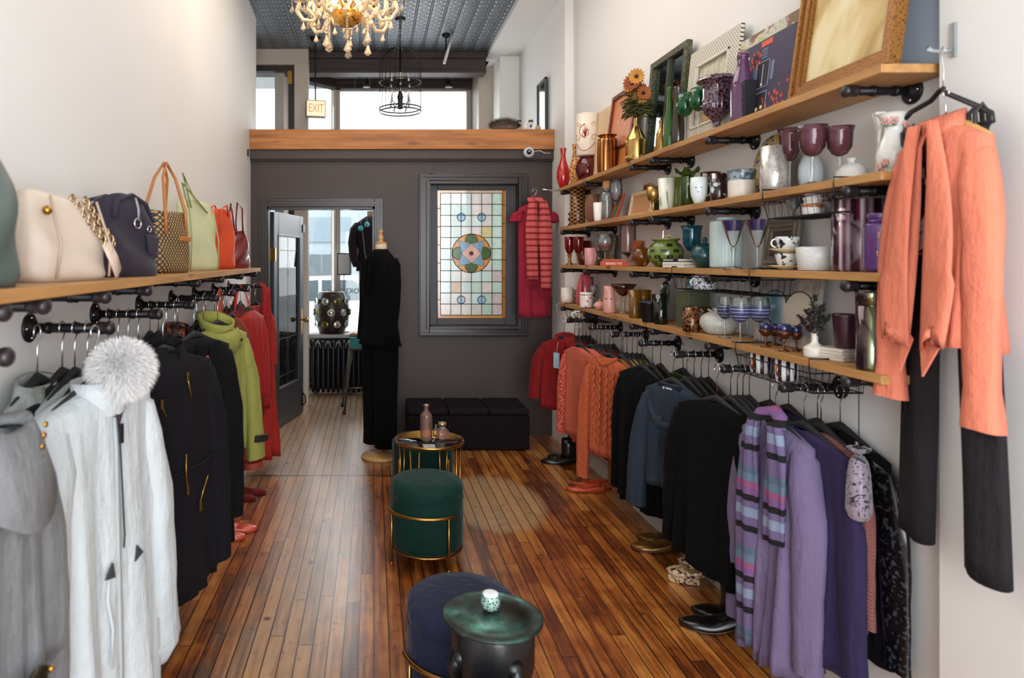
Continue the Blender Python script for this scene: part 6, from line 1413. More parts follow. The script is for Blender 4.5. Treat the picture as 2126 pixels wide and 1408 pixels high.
# rod B: charcoal coat with gold zips
yB_ = LR[2]
for lb, xo, c_, L_ in (('black faux fur jacket nearest the wall behind the charcoal parka', .05, '#121114', .75), ('black wool coat second on the charcoal coat rod', .085, '#151417', .9), ('black anorak on the charcoal coat rod', .12, '#19181c', .9), ('slate black coat directly behind the charcoal coat', .155, '#1c1b20', 1.0)):
    garment('coat', lb, 'coat', 'L', yB_, xo, CL(c_, 'woven'), .44, L_, .045, 0, (.6, .055, .05, .01, .0), lb)
def zipcoat(e, W, L, T, mat):
    GZ = P('#a8843c', .3, .9)
    for (x0, z0, x1, z1) in ((-.04, -.26, -.02, -.17), (.10, -.30, .12, -.24), (-.12, -.56, -.07, -.64), (.08, -.60, .12, -.70), (.0, -.45, .0, -.56)):
        G().tube([(x0, T/2+.018-.28*T*z0, z0), ((x0+x1)/2+.005, T/2+.02-.28*T*(z0+z1)/2, (z0+z1)/2), (x1, T/2+.018-.28*T*z1, z1)], .003, 6).ob('zip', GZ, e, True)
        G().box(x1-.005, x1+.005, T/2+.018-.28*T*z1, T/2+.024-.28*T*z1, z1-.03, z1).ob('zip_pull', GZ, e, bevel=.001)
    collar(e, mat, .085, .07, -.10, .05); G().tube([(-.2, T/2+.018, -.50), (-.1, T/2+.028, -.51), (0, T/2+.03, -.51), (.1, T/2+.028, -.51), (.2, T/2+.018, -.50)], .006, 6).ob('waist_seam', mat, e, True)
CHC = CL('#19171c', 'woven', .14, .9)
garment('coat', 'charcoal parka with gold zips, right behind the white fur-hooded coat', 'coat', 'L', yB_, .235, CHC, .50, .96, .13, 22, (.78, .072, .06, .05, .02), 'gold-zipped charcoal parka', extras=zipcoat, hemT=.2, hemW=.50, dy=.02)
# rod C
yC = LR[3]
for lb, xo, c_, L_ in (('black padded coat nearest the wall on the plain black coat rod', .05, '#101013', .8), ('ink black coat second from the wall behind the lapelled coat', .085, '#15151a', .95), ('navy black coat in the middle of the plain black coat rod', .12, '#191a22', .95), ('soft black wool coat on the plain black coat rod', .155, '#131215', 1.0)):
    garment('coat', lb, 'coat', 'L', yC, xo, CL(c_, 'woven'), .44, L_, .045, 0, (.6, .055, .05, .01, .0), lb)
def lapels(e, W, L, T, mat):
    G().prism([(-.09, -.12), (-.03, -.40), (.0, -.42), (-.01, -.13)], T/2+.008, T/2+.016).ob('lapel', mat, e, bevel=.004); G().prism([(.09, -.12), (.04, -.40), (.0, -.42), (.01, -.13)], T/2+.008, T/2+.016).ob('lapel', mat, e, bevel=.004)
    buttons(e, T, CHROME, (-.33, -.40), .02, .007, 'snap'); G().box(-.005, .010, T/2+.016, T/2+.02, -.27, -.20).ob('lining_tab', P('#c8d0d4', .4), e)
    g = G(); g.ball((.02, T/2+.02, -.18), .008, 8, 6); g.ob('red_badge', P('#b01e2a', .4), e, True)
BKC = CL('#131317', 'woven', .1, .8)
garment('coat', 'plain black long coat with lapels and silver snaps, left of the lime green jacket', 'coat', 'L', yC, .235, BKC, .48, 1.02, .12, 20, (.78, .068, .058, .035, .02), 'plain black long coat', extras=lapels, hemT=.18, hemW=.48)
# rod D
yD = LR[4]
LEO = SPOT('#1a0f0c', '#b0582c', 55, .52, .8)
def fluffy(e, W, L, T, mat): collar(e, LEO, .11, .09, -.14, .09)
garment('jacket', 'leopard print fur-collared jacket in brown and black', 'jacket', 'L', yD, .07, LEO, .44, .70, .09, 0, (.55, .06, .05, .02, .0), 'leopard print jacket', dy=-.12, extras=fluffy)
garment('coat', 'black coat between the leopard print and the lime green jacket', 'coat', 'L', yD, .13, CL('#121114', 'woven'), .42, .9, .05, 0, (.6, .055, .05, .01, .0), 'black coat behind the lime jacket')
garment('coat', 'dark plum lined coat directly behind the lime green jacket', 'coat', 'L', yD, .165, CL('#2a1218', 'woven'), .42, .9, .05, 0, (.6, .055, .05, .01, .0), 'dark plum coat')
LIME = CL('#a0a046', 'woven', .06, .7)
def limej(e, W, L, T, mat):
    # folded hood ring at the back of the neck and a wide stand collar
    R = []
    for f_, r_, zz in ((0, .085, -.16), (.35, .10, -.06), (.6, .11, -.03), (.8, .095, -.035), (1, .075, -.10)):
        R.append([(r_*math.cos(a), .0+r_*.7*math.sin(a)-.01, zz-.035*(math.sin(a)+1)) for a in [2*PI*j/30 for j in range(30)]])
    G().rings(R, True, False, False).ob('hood', mat, e, True, solid=.004)
    R = []
    for f_, zz in ((0, -.125), (.5, -.15), (1, -.22)):
        R.append([(.11*(1+.1*f_)*math.cos(a), .012+T*.62*(1+.3*f_)*math.sin(a), zz-.01*math.sin(2*a)) for a in [2*PI*j/30 for j in range(30)]])
    G().rings(R, True, False, False).ob('collar', mat, e, True, solid=.005)
    buttons(e, T+.03, P('#26261c', .4), (-.17, -.27), .01, .011, 'snap'); buttons(e, T+.03, P('#26261c', .4), (-.175,), -.07, .009, 'snap')
    front_strip(e, W, L, T, mat, 'placket', .03, .03, -.2, -.72)
    G().tube([(.09, T/2+.01, -.17), (.1, T/2+.02, -.35), (.09, T/2+.03, -.6)], .003, 6).ob('seam', mat, e, True)
def limecuff(e, W, L, T, mat):
    limej(e, W, L, T, mat); o = G().box(-.05, .05, -.052, .05, -.018, .018).ob('cuff_tab', P('#1c1c18', .6), e, loc=(-W/2-.052, .04, -.155-.56), rot=(0, -.12, 0), bevel=.004)
    G().lathe([(.058, -.03), (.060, 0), (.056, .002)], 20, (0, 0, 0), 1, .85).ob('cuff', P('#8a3020', .7), e, True, loc=(-W/2-.055, .02, -.155-.69), label='rust red ribbed cuff')
garment('jacket', 'lime green hooded raincoat with black snaps on the left rails', 'jacket', 'L', yD, .235, LIME, .42, .74, .12, 26, (.66, .060, .058, .055, .035), 'lime green raincoat', extras=limecuff, hemT=.14, hemW=.40)
# rod E
yE = LR[5]
garment('top', 'rust red blouse with a pale collar edge, right of the lime green jacket', 'top', 'L', yE, .21, CL('#8f3a22', 'woven'), .40, .80, .06, 10, (.62, .055, .05, .03, .01), 'rust red blouse')
garment('top', 'white and black patterned top next to the rust red blouse', 'top', 'L', yE, .17, SPOT('#18141a', '#d8cfc8', 60, .5, .8), .40, .70, .05, 0, (.5, .05, .045, .01, .0), 'white and black patterned top')
garment('top', 'dark brown top nearest the wall on the rust blouse rod', 'top', 'L', yE, .07, CL('#241414', 'woven'), .42, .75, .05, 0, (.5, .05, .045, .01, .0), 'dark brown top')
garment('top', 'maroon top second from the wall on the rust blouse rod', 'top', 'L', yE, .12, CL('#4a1214', 'woven'), .42, .8, .05, 0, (.5, .05, .045, .01, .0), 'maroon top')
# hanging strapped bag (coral strap)
e = E('shoulder_bag', 'small coral snakeskin shoulder bag hanging on a long flat strap behind the lime jacket', 'bag', (XL(yE)+.155, yE-.02, 1.381), -PI/2-.3)
g = G(); g.tube([(-.03, 0, -.42), (-.022, 0, -.2), (-.012, 0, 0), (0, 0, .021), (.012, 0, 0), (.022, 0, -.2), (.03, 0, -.42)], [.022]*7, 6, True, .12, up=(0, 1, 0)); g.ob('strap', P('#c0522c', .5), e, True)
g = G(); R = [[((.05+.02*math.sin(PI*f_))*math.cos(a), .03*math.sin(a), -.41-.17*f_) for a in [2*PI*j/24 for j in range(24)]] for f_ in (0, .2, .5, .8, 1)]; g.rings(R); g.ob('bag_body', SPOT('#b04a34', '#d87a58', 90, .3, .35, tex='edge', bmp=.4), e, True)
# rod F and G: reds
yF, yG = LR[6], LR[7]
for lb, xo, c_, L_ in (('dark red dress nearest the wall on the red cardigan rod', .05, '#5c1014', .9), ('crimson blouse on the red cardigan rod', .09, '#941a1e', .8), ('bright red blouse with gold dots on the red cardigan rod', .13, '#b01c1c', .85)):
    garment('dress', lb, 'dress', 'L', yF, xo, CL(c_, 'woven'), .40, L_, .045, 0, (.5, .05, .045, .01, .0), lb)
def rib(e, W, L, T, mat): G().rings([[(W/2*.9*math.cos(a), T*.62*math.sin(a), zz) for a in [2*PI*j/40 for j in range(40)]] for zz in (-L+.02, -L-.05)], True, False, False).ob('ribbed_hem', CL('#a01a18', 'knit'), e, True, solid=.003)
garment('cardigan', 'red pleated bomber cardigan with a ribbed hem', 'cardigan', 'L', yF, .235, CL('#b32019', 'woven', .08, .6), .42, .68, .10, 12, (.60, .055, .045, .02, .02, .7), 'red pleated bomber cardigan', extras=rib, hemT=.13, hemW=.38, amp=.016, k=9)
garment('dress', 'long scarlet dress with a wavy hem hanging at the far left end', 'dress', 'L', yG-.12, .195, CL('#b8261c', 'woven', .08, .6), .40, 1.24, .09, 24, (.4, .05, .05, .03, .0), 'long scarlet dress', hemT=.15, hemW=.50, amp=.03, k=7, dy=.10)
garment('dress', 'dark red dress beside the long scarlet dress at the far left end', 'dress', 'L', yG, .09, CL('#7a1216', 'woven'), .40, .95, .05, 0, (.5, .05, .045, .01, .0), 'dark red dress beside the scarlet one')
garment('cardigan', 'black cardigan at the far left end under the shelf', 'cardigan', 'L', yG, .045, CL('#141114', 'woven'), .42, .9, .04, 0, (.5, .05, .045, .01, .0), 'black cardigan at the far left end')
e = E('shoulder_bag', 'slim scarlet bag on a long red strap in front of the red cardigans', 'bag', (XL(4.2)+.20, yF-.20+.0, 1.381), -PI/2-.2); e.location = (XL(yF)+.185, yF-.0, 1.381)
g = G(); g.tube([(-.02, .09, -.40), (-.016, .075, -.2), (-.010, .03, -.03), (0, 0, .021), (.010, -.03, -.03), (.016, -.05, -.2), (.02, -.05, -.40)], [.014]*7, 6, True, .2, up=(0, 1, 0)); g.ob('strap', P('#c4261c', .45), e, True)
g = G(); g.rings([[((.05+.015*math.sin(PI*f_))*math.cos(a), .085+.018*math.sin(a), -.40-.14*f_) for a in [2*PI*j/20 for j in range(20)]] for f_ in (0, .3, .7, 1)]); g.ob('bag_body', P('#c94a3c', .35), e, True)
sc_ = scarf('scarf', 'dark red frizzy scarf with tiny gold flecks at the far left end', (XL(yG)+.262, yG-.05, 1.392), -PI/2-.35, SPOT('#7a1014', '#a81e1c', 120, .5, .9, bmp=.8), .80, .85, .05, .04, (-.03, .05), P('#8a1418', .8), loopz=-.02, topw=.03)
# ============ FOREGROUND: pilaster hook, big hanger, trousers, orange blazer
CLRP = GL('#cfd8da', .5, .05, .45)
XP = 1.605
e = E('wall_hook', 'clear acrylic hook fixed to the white pilaster at upper right', 'hook', (XP-.001, 1.885, 2.150))
G().box(-.006, 0, -.010, .010, -.02, .075).ob('back_plate', CLRP, e, bevel=.002); g = G(); g.tube([(-.004, 0, 0), (-.04, 0, -.004), (-.062, 0, -.002), (-.075, 0, .004)], [.006, .006, .006, .009], 8); g.ob('arm', CLRP, e, True)
bx, by = 1.548, 1.855; hz = 2.032          # where the black outfit hanger hangs
e = E('outfit_hanger', 'large black tubular hanger with spring clips holding the charcoal trousers, hung from the clear hook', 'hanger', (bx, by, hz), PI/2-.16)
HB = P('#131215', .45); w_ = .170
g = G(); g.tube([(0, 0, .112), (.004, 0, .09), (-.004, 0, .05), (0, 0, .0)], .0016, 6); g.tube([(-.008, 0, .100), (-.008, 0, .112), (0, 0, .117), (.008, 0, .112), (.005, 0, .10)], .0016, 6); g.ob('hook_wire', CHROME, e, True)
g = G(); g.tube([(-.012, 0, -.012), (0, 0, .004), (.015, 0, 0), (.05, 0, -.018), (w_*.82, 0, -.030), (w_, 0, -.045), (w_+.008, 0, -.075), (w_-.005, 0, -.098), (0, 0, -.112), (-w_+.005, 0, -.122), (-w_-.012, 0, -.122), (-w_-.008, 0, -.10), (-w_*.8, 0, -.075), (-.03, 0, -.02)], [.007]*14, 10, closed=True); g.ob('tube_frame', HB, e, True)
for s in (-1, 1):
    for q in range(2):
        g = G(); xx = s*(w_-.02-.022*q); g.tube([(xx, .0, -.07), (xx+.006, .014, -.09), (xx, .016, -.125), (xx-.004, 0, -.148), (xx, -.014, -.12), (xx, -.012, -.09)], .0055, 8, closed=True); g.ob('clip', HB, e, True)
# trousers
TR = CL('#2b282b', 'woven', .1, .9)
e = E('trousers', 'charcoal wide-leg trousers clipped to the large black hanger behind the orange blazer', 'trousers', (bx-.008, by-.01, hz), PI/2-.16)
def leg(sx_, L_, w0, w1, xo0, xo1, yo=0):
    R = []
    for i in range(19):
        f_ = i/18; wv = w0+(w1-w0)*f_
        R.append([(xo0+(xo1-xo0)*f_+wv/2*spow(math.cos(a), .85), yo-.006+(.016+.012*f_)*math.sin(a)+.006*math.sin(4*math.cos(a)+3*f_+sx_), -.125-L_*f_+.004*math.sin(2*a)) for a in [2*PI*j/28 for j in range(28)]])
    return R
g = G(); g.rings(leg(1, 1.13, .14, .135, .10, .12, 0)); g.rings(leg(-1, 1.13, .14, .14, -.095, -.15, .0)); g.ob('legs', TR, e, True)
G().rings([[(.158*spow(math.cos(a), .7), -.006+.018*math.sin(a), zz) for a in [2*PI*j/40 for j in range(40)]] for zz in (-.118, -.16)]).ob('waistband', TR, e, True)
for s in (-1, 1): G().tube([(s*.10, .016, -.16), (s*.115, .022, -.5), (s*.125, .024, -.9)], .0018, 5).ob('crease', TR, e, True)
# blazer
e = E('hanger', 'wooden hanger inside the orange blazer', 'hanger', (bx-.030, by-.045, hz-.025), PI/2-.12)
g = G(); g.tube([(-.012, 0, .0), (-.010, 0, .012), (0, 0, .016), (.010, 0, .010), (.006, 0, -.004), (0, 0, -.02), (0, 0, -.075)], .0022, 6); g.ob('hook', CHROME, e, True)
g = G(); g.tube([(-.15, 0, -.135), (-.08, 0, -.098), (0, 0, -.075), (.08, 0, -.098), (.15, 0, -.135)], [.007, .010, .012, .010, .007], 10, True, 1.5); g.ob('arms', P('#c08c50', .5), e, True)
OR = CL('#f08260', 'woven', .03, .8)
bz = E('blazer', 'cropped orange waterfall-front blazer hanging at the right foreground', 'blazer', (bx-.040, by-.045, hz-.025), PI/2-.12)
R = body_g(.32, .66, .085, .33, .13, .09, .014, 4, 5, open_=.30, zs=-.135, zn=-.085, hem=.0)
G().rings(R, False).ob('body', OR, bz, True, solid=.003)
for s, dl in ((-1, 0), (1, 0)):
    G().rings(sleeve_g(.32, s, .08, .70 if s < 0 else .69, .046, .040, .012 if s < 0 else .02, .02, 7+s, zs=-.135, cuff=1.25), True, True, False).ob('sleeve', OR, bz, True)
    # waterfall lapel panel: folded strip from the neck to a hanging point
    R = []
    for i in range(21):
        f_ = i/20; wd = .035+.055*math.sin(PI*min(1, f_*.9))+.02*f_; xin = s*(.020+.012*math.sin(3*f_)); zz = -.075-.60*f_
        pts = []
        for j in range(9):
            q = j/8
            pts.append((xin+s*wd*q*(1.15 if f_ > .6 else 1), .045+.014*math.sin(PI*q)+.008*math.sin(5*q+4*f_)*f_+.028*f_, zz-(q*.05*f_ if f_ < .8 else q*.05*f_)*(-1 if f_ > .9 else 1)))
        R.append(pts)
    G().rings(R, False).ob('waterfall_lapel', OR, bz, True, solid=.004)
    g = G(); g.add([(s*.015, .062, -.65), (s*.11, .058, -.62), (s*.045, .075, -.74), (s*.11, .060, -.56)], [(0, 1, 2), (0, 3, 1)]); g.ob('hem_point', OR, bz, solid=.005)
collar(bz, OR, .055, .05, -.075, .02, d=.035)
G().box(-.07, .07, .004, .007, -.23, -.10).ob('lining', CL('#a03020', 'woven'), bz); G().box(-.010, .012, .008, .010, -.16, -.14).ob('label', P('#1a1718', .6), bz)
pt = E('blouse', 'black and pink floral top showing between the blazer fronts', 'top', (bx-.040, by-.045, hz-.025), PI/2-.12)
R = body_g(.20, .42, .03, .20, .05, .08, .006, 4, 9, zs=-.19, zn=-.17)
G().rings(R, True, False, False).ob('body', SPOT('#141216', '#d98a8c', 30, .55, .7, c3='#e8dcd4'), pt, True, solid=.002)
# ================================================================ LEFT SHELF AND BAGS
g = G(); R = []
for y_ in (1.0, 2.2, 3.4, 4.88): R.append([(XL(y_)+.002, y_, 1.488), (XL(y_)+.252, y_, 1.488), (XL(y_)+.252, y_, 1.515), (XL(y_)+.002, y_, 1.515)])
g.rings(R); tag(g.ob('shelf_board', SHW, bevel=.002), 'long wooden board of the left wall shelf carrying the handbags', 'shelf')
LBM = bracket_mesh(.245, 1)
for y_, lb in ((1.30, 'under the cut-off grey bag'), (1.47, 'under the left edge of the cream bag'), (1.84, 'under the middle of the cream bag'), (2.22, 'under the dark purple bag'), (2.94, 'under the yellow-green tote'), (3.48, 'below the orange tote'), (4.1, 'second from the far end'), (4.7, 'at the far end of the shelf')):
    bracket('shelf_bracket', 'black pipe bracket of the left shelf, '+lb, 'bracket', (XL(y_)+.001, y_, 1.488-.0166), LBM, 0, 'black pipe brackets under the left shelf')
def LX(px, X): return F*X/(px-775)
def bagbody(e, W, D, Hh, mat, top=.8, name='body', bulge=.06, seed=0, topd=.25, wr=.004, lean=0, sq=.55):
    rnd = random.Random(seed); ph = [rnd.uniform(0, 6.28) for _ in range(4)]; R = []
    for i in range(15):
        f_ = i/14; w_ = W/2*(1+(top-1)*f_+bulge*math.sin(PI*f_)); d_ = D/2*(1+(topd-1)*f_**1.4+bulge*math.sin(PI*f_))
        if i == 0: w_ *= .93; d_ *= .9
        R.append([(spow(math.cos(a), sq)*w_+wr*math.sin(7*f_+ph[0])+lean*f_, spow(math.sin(a), sq)*d_+wr*1.6*math.sin(4*math.cos(a)+8*f_+ph[1])*math.sin(PI*f_), Hh*f_+wr*math.sin(2*a+ph[2])*f_) for a in [2*PI*j/44 for j in range(44)]])
    return G().rings(R, True, True, True).ob(name, mat, e, True)
ZL = 1.5155
def bag(name, label, px, xoff, rz=0):
    # depth where the bag centre sits: X = XL(Y)+xoff
    k = (px-775)/F; Y = (-.9+xoff)/(k+.032); return E(name, label, 'bag', (XL(Y)+xoff, Y, ZL), -PI/2+rz, 'bags on the left shelf'), Y
# grey-green bag, cut by the frame
e, Y = bag('handbag', 'grey-green soft leather bag cut off by the left edge of the photo', -120, .13, -.25)
SG = P('#4e5a55', .45, 0, .15, 12, .2, 40); bagbody(e, .30, .17, .30, SG, .8, seed=1, wr=.008)
g = G(); g.tube([(.08, .0, .26), (.10, .02, .34), (.07, .03, .37), (.04, .03, .33)], .007, 8); g.tube([(.06, 0, .28), (.04, .01, .36), (.06, .0, .40)], .012, 8, True, .4); g.ob('handle', P('#2c3230', .5), e, True)
g = G(); g.tube([(.10+.018*math.cos(a), .085, .12+.03*math.sin(a)) for a in [2*PI*i/16 for i in range(16)]], .004, 6, closed=True); g.ob('ring', CHROME, e, True); G().box(.085, .12, .07, .085, .10, .22).ob('strap_tab', P('#23282a', .5), e, bevel=.004)
# cream bag
CRM = P('#d2bfae', .45, 0, .05, 8, .15, 30, sheen=.1)
e, Y = bag('handbag', 'cream leather hobo bag with a gold chain strap on the left shelf', 112, .125, -.20)
hb_ = (540-405)*Y/F+(H-ZL); e.scale = (-1, 1, 1)
bagbody(e, .31, .16, hb_, CRM, .80, seed=4, wr=.006, topd=.35)
for s in (-1, 1): G().tube([(s*.11, .088-.05*0, .01), (s*.105, .098, hb_*.4), (s*.095, .06, hb_*.95)], .0035, 6).ob('seam', P('#b89f8a', .5), e, True)
for q, (x0, x1) in enumerate(((.03, .095), (.085, .130))):
    g = G(); n_ = 13
    for i in range(n_):
        f_ = i/(n_-1); c_ = Vector((x0+(x1-x0)*f_, .030+.058*f_, hb_*(.97-.52*f_))); a0 = (i % 2)*PI/2
        g.tube([tuple(c_+Vector((.007*math.cos(a)*math.cos(a0), .007*math.cos(a)*math.sin(a0)+.002, .011*math.sin(a)))) for a in [2*PI*j/10 for j in range(10)]], .0028, 5, closed=True)
    g.ob('chain', P('#bda380', .3, 1), e, True)
G().tube([(.095, .088, hb_*.46), (.120, .098, hb_*.25), (.150, .092, hb_*.09), (.162, .080, hb_*.07), (.155, .070, hb_*.2), (.135, .070, hb_*.44)], [.020, .022, .022, .02, .02, .018], 8, True, .2, up=(0, 1, 0)).ob('strap', P('#cbb4a2', .45), e, True)
g = G(); g.ball((-.12, .07, hb_*.78), .012, 8, 6); g.ob('clasp', GOLD, e, True)
# dark purple suede bag
PUS = P('#2a2230', .85, 0, .12, 14, .3, 60, sheen=.12)
e, Y = bag('handbag', 'dark purple suede slouchy bag with silver rings', 246, .125, -.30)
hb_ = (540-410)*Y/F+(H-ZL); e.scale = (-1, 1, 1); bagbody(e, .31, .17, hb_, PUS, .62, seed=7, wr=.010, topd=.5, bulge=.10, sq=.7)
for s in (-1, 1):
    G().tube([(-.10, s*.06, hb_*.72), (-.075, s*.055, hb_*.95), (0, s*.05, hb_*1.03), (.07, s*.055, hb_*.93), (.10, s*.06, hb_*.70)], .010, 8, True, .6).ob('handle', PUS, e, True)
g = G(); g.tube([(-.02+.017*math.cos(a), .090, hb_*.66+.017*math.sin(a)) for a in [2*PI*i/18 for i in range(18)]], .0035, 6, closed=True); g.ob('ring', CHROME, e, True); g = G(); g.tube([(.045+.010*math.cos(a), .088, hb_*.60+.010*math.sin(a)) for a in [2*PI*i/14 for i in range(14)]], .0025, 6, closed=True); g.ob('ring', CHROME, e, True)
G().tube([(-.015, .078, hb_*.98), (-.018, .092, hb_*.84), (-.02, .094, hb_*.70)], [.006]*3, 6, True, .4, up=(0, 1, 0)).ob('zip', P('#9a94a0', .4, .3), e, True)
G().prism([(.03, hb_*.55), (.10, hb_*.50), (.09, hb_*.22), (.05, hb_*.3)], .078, .092).ob('side_pocket', PUS, e, bevel=.008)
# patterned tote
m, nt, b = newmat('trellis_print'); v, x, y, z = coords(nt)
u = mth(nt, 'MULTIPLY', x, 55); w2 = mth(nt, 'MULTIPLY', z, 42)
l1 = mth(nt, 'ABSOLUTE', mth(nt, 'SUBTRACT', mth(nt, 'FRACT', mth(nt, 'ADD', u, w2)), .5)); l2 = mth(nt, 'ABSOLUTE', mth(nt, 'SUBTRACT', mth(nt, 'FRACT', mth(nt, 'ADD', mth(nt, 'SUBTRACT', u, w2), 20)), .5))
k_ = mth(nt, 'MAXIMUM', mth(nt, 'LESS_THAN', l1, .16), mth(nt, 'LESS_THAN', l2, .16))
nt.links.new(mixc(nt, k_, '#b08c58', '#1d1a20'), b.inputs['Base Color']); b.inputs['Roughness'].default_value = .6
TAN = P('#b0703a', .45)
e, Y = bag('tote_bag', 'black and tan trellis print tote with tall tan leather handles', 343, .12, -.3)
hb_ = (540-440)*Y/F+(H-ZL); e.scale = (-1, 1, 1); bagbody(e, .235, .13, hb_, m, .86, seed=9, wr=.003, topd=.7)
for s in (-1, 1): G().tube([(-.075, s*.055, hb_*.62), (-.072, s*.05, hb_), (-.045, s*.02, hb_*1.55), (0, s*.006, hb_*1.80), (.045, s*.02, hb_*1.55), (.072, s*.05, hb_), (.075, s*.055, hb_*.62)], [.008, .008, .007, .007, .007, .008, .008], 8, True, .8).ob('handle', TAN, e, True)
G().box(-.0, .085, .066, .072, hb_*.52, hb_*.60).ob('pocket_trim', TAN, e, bevel=.003)
# pale lime tote
LT = P('#c4c69c', .6, 0, .05, 10, .25, 18)
e, Y = bag('tote_bag', 'pale yellow-green canvas tote on the left shelf', 408, .125, -.35)
hb_ = (540-420)*Y/F+(H-ZL); e.scale = (-1, 1, 1); bagbody(e, .33, .10, hb_, LT, .80, seed=12, wr=.006, topd=.3, lean=-.02)
g = G(); g.tube([(-.10, .02, hb_*.9), (-.12, .0, hb_*1.25), (-.08, .01, hb_*1.15), (.03, .02, hb_*.92)], .004, 6); g.tube([(-.08, .025, hb_*.9), (-.13, .01, hb_*1.38), (-.05, .02, hb_*1.05), (.05, .03, hb_*.85)], .004, 6); g.ob('strap', P('#8f9a50', .5), e, True)
for s in (-1, 1): G().tube([(s*.12, .05, .01), (s*.115, .054, hb_*.45), (s*.10, .03, hb_*.92)], .003, 6).ob('seam', P('#a3ad72', .6), e, True)
# orange tote
OB = P('#cf4a22', .5, 0, .06, 10)
e, Y = bag('tote_bag', 'bright orange leather tote between the pale green tote and the dark red bag', 455, .12, -.3)
hb_ = (540-436)*Y/F+(H-ZL); bagbody(e, .28, .11, hb_, OB, .82, seed=15, wr=.004, topd=.4)
for s in (-1, 1): G().tube([(-.06, s*.03, hb_*.9), (-.02, s*.04, hb_*1.08), (.06, s*.05, hb_*1.0), (.09, s*.06, hb_*.6)], .005, 6).ob('handle', OB, e, True)
# dark red bag
DR = P('#6e1a18', .3, 0, .15, 14, coat=.3)
e, Y = bag('handbag', 'dark red glossy leather bag with upright handles at the far end of the left shelf', 489, .12, -.3)
hb_ = (540-480)*Y/F+(H-ZL); bagbody(e, .26, .13, hb_, DR, .7, seed=18, wr=.008, topd=.5)
for s in (-1, 1): G().tube([(-.05, s*.03, hb_*.9), (-.02+s*.02, s*.05, hb_*1.6), (.02+s*.03, s*.04, hb_*1.75), (.05, s*.03, hb_*1.2), (.06, s*.04, hb_*.9)], .006, 6).ob('handle', DR, e, True)
g = G().box(-.06, .06, -.006, .006, 0, .14); o = g.ob('small_sign', P('#35363a', .5), None, loc=(XL(4.8)+.10, 4.8, ZL), rot=(0, 0, 0), bevel=.002); tag(o, 'small dark slate plaque standing at the far end of the left shelf', 'plaque')
# shoes ------------------------------------------------------------
def shoe(e, Ls, wd, heel, mat, sole, name='shoe', strap=False, boot=0, toe=.55, inner='#c9b8a8', plat=0, wedge=False):
    """toe towards +x, heel at -x; sits on z=0"""
    def prof(f_): # f 0 heel .. 1 toe -> half width, sole height
        w_ = wd/2*(.62+.50*math.sin(PI*min(1, f_*.62+.18))**2); w_ *= (1-max(0, (f_-.82)/.18)**2*.75); hz_ = plat+heel*(1-min(1, f_/.62))**1.5 if f_ < .62 else plat
        return w_, hz_
    R = []; RS = []
    for i in range(17):
        f_ = i/16; w_, hz_ = prof(f_); x_ = -Ls/2+Ls*f_
        th = .048 if f_ < .25 else (.048-.020*(f_-.25)/.3 if f_ < .55 else .030-.014*max(0, (f_-.75)/.25))
        if f_ < .03 or f_ > .97: w_ *= .6
        opn = .12 < f_ < .62 and not boot
        RS.append([(x_, w_*math.cos(a)*1.02, hz_+.004+.004*math.sin(a)) for a in [2*PI*j/14 for j in range(14)]])
        pts = []
        for j in range(15):
            a = PI*j/14; pts.append((x_, w_*spow(math.cos(a), .6), hz_+.006+(th*spow(math.sin(a), .6) if not opn else min(th*.72, th*math.sin(a)*3) if abs(math.cos(a)) > .72 else .004)))
        R.append(pts)
    G().rings(R, False).ob('upper', mat, e, True, solid=.0025); G().rings(RS).ob('sole', sole, e, True)
    if heel > .02:
        g = G()
        if wedge: g.rings([[(x_, wd*.3*s_, zz) for s_, zz in ((-1, 0), (1, 0), (1, max(.006, hh_)), (-1, max(.006, hh_)))] for x_, hh_ in ((-Ls/2+.01, heel+plat), (-Ls/4, heel*.5+plat), (Ls*.15, plat))])
        else: g.lathe([(.001, 0), (wd*.13, 0), (wd*.15, heel*.4), (wd*.30, heel+plat+.004), (.001, heel+plat+.004)], 14, (-Ls/2+wd*.30, 0, 0))
        g.ob('heel', sole, e, True)
    if plat > .01:
        G().rings([[(x_, w_*s_, zz) for s_, zz in ((-1, 0), (1, 0), (1, plat), (-1, plat))] for x_, w_ in ((-.02, wd*.42), (Ls*.3, wd*.46), (Ls*.48, wd*.25))]).ob('platform', sole, e, bevel=.006)
    if boot:
        R = [[(-Ls*.27+(.052 if i else .06)*math.cos(a)*(1+.08*f_), .042*math.sin(a)*(1+.1*f_), heel+.03+boot*f_) for a in [2*PI*j/20 for j in range(20)]] for i, f_ in enumerate((0, .3, .6, 1))]
        G().rings(R, True, False, False).ob('shaft', mat, e, True, solid=.003)
def pair(label, cat, x, y, rz, Ls=.25, wd=.085, heel=.0, mat=None, sole=None, d=.10, tw=.12, group=None, lab2=('left shoe', 'right shoe'), **k):
    for i, s in enumerate((-1, 1)):
        off = Vector((0, s*d/2)); c_, s_ = math.cos(rz), math.sin(rz); xx = x-off.y*s_+(.03*s)*c_; yy = y+off.y*c_+(.03*s)*s_
        e = E('shoe' if not k.get('boot') else 'boot', f'{label}, {lab2[i]}', cat, (xx, yy, .001), rz+s*tw/2, 'shoes and boots under the clothes rails'); shoe(e, Ls, wd, heel, mat, sole or mat, **k)
nf = ('the one nearer the camera', 'the one farther from the camera'); nw = ('farther from the wall', 'nearer the wall')
BKL = P('#121012', .3, 0, .1, 20, coat=.3)
def fl(px, py): Y = F*H/(py-540); return (px-775)*Y/F, Y
x, y = fl(484, 1112); pair('coral pink low pump under the left rails', 'shoe', x-.02, y, .12, .25, .08, .035, P('#d0523c', .35, coat=.3), None, .10, lab2=nf)
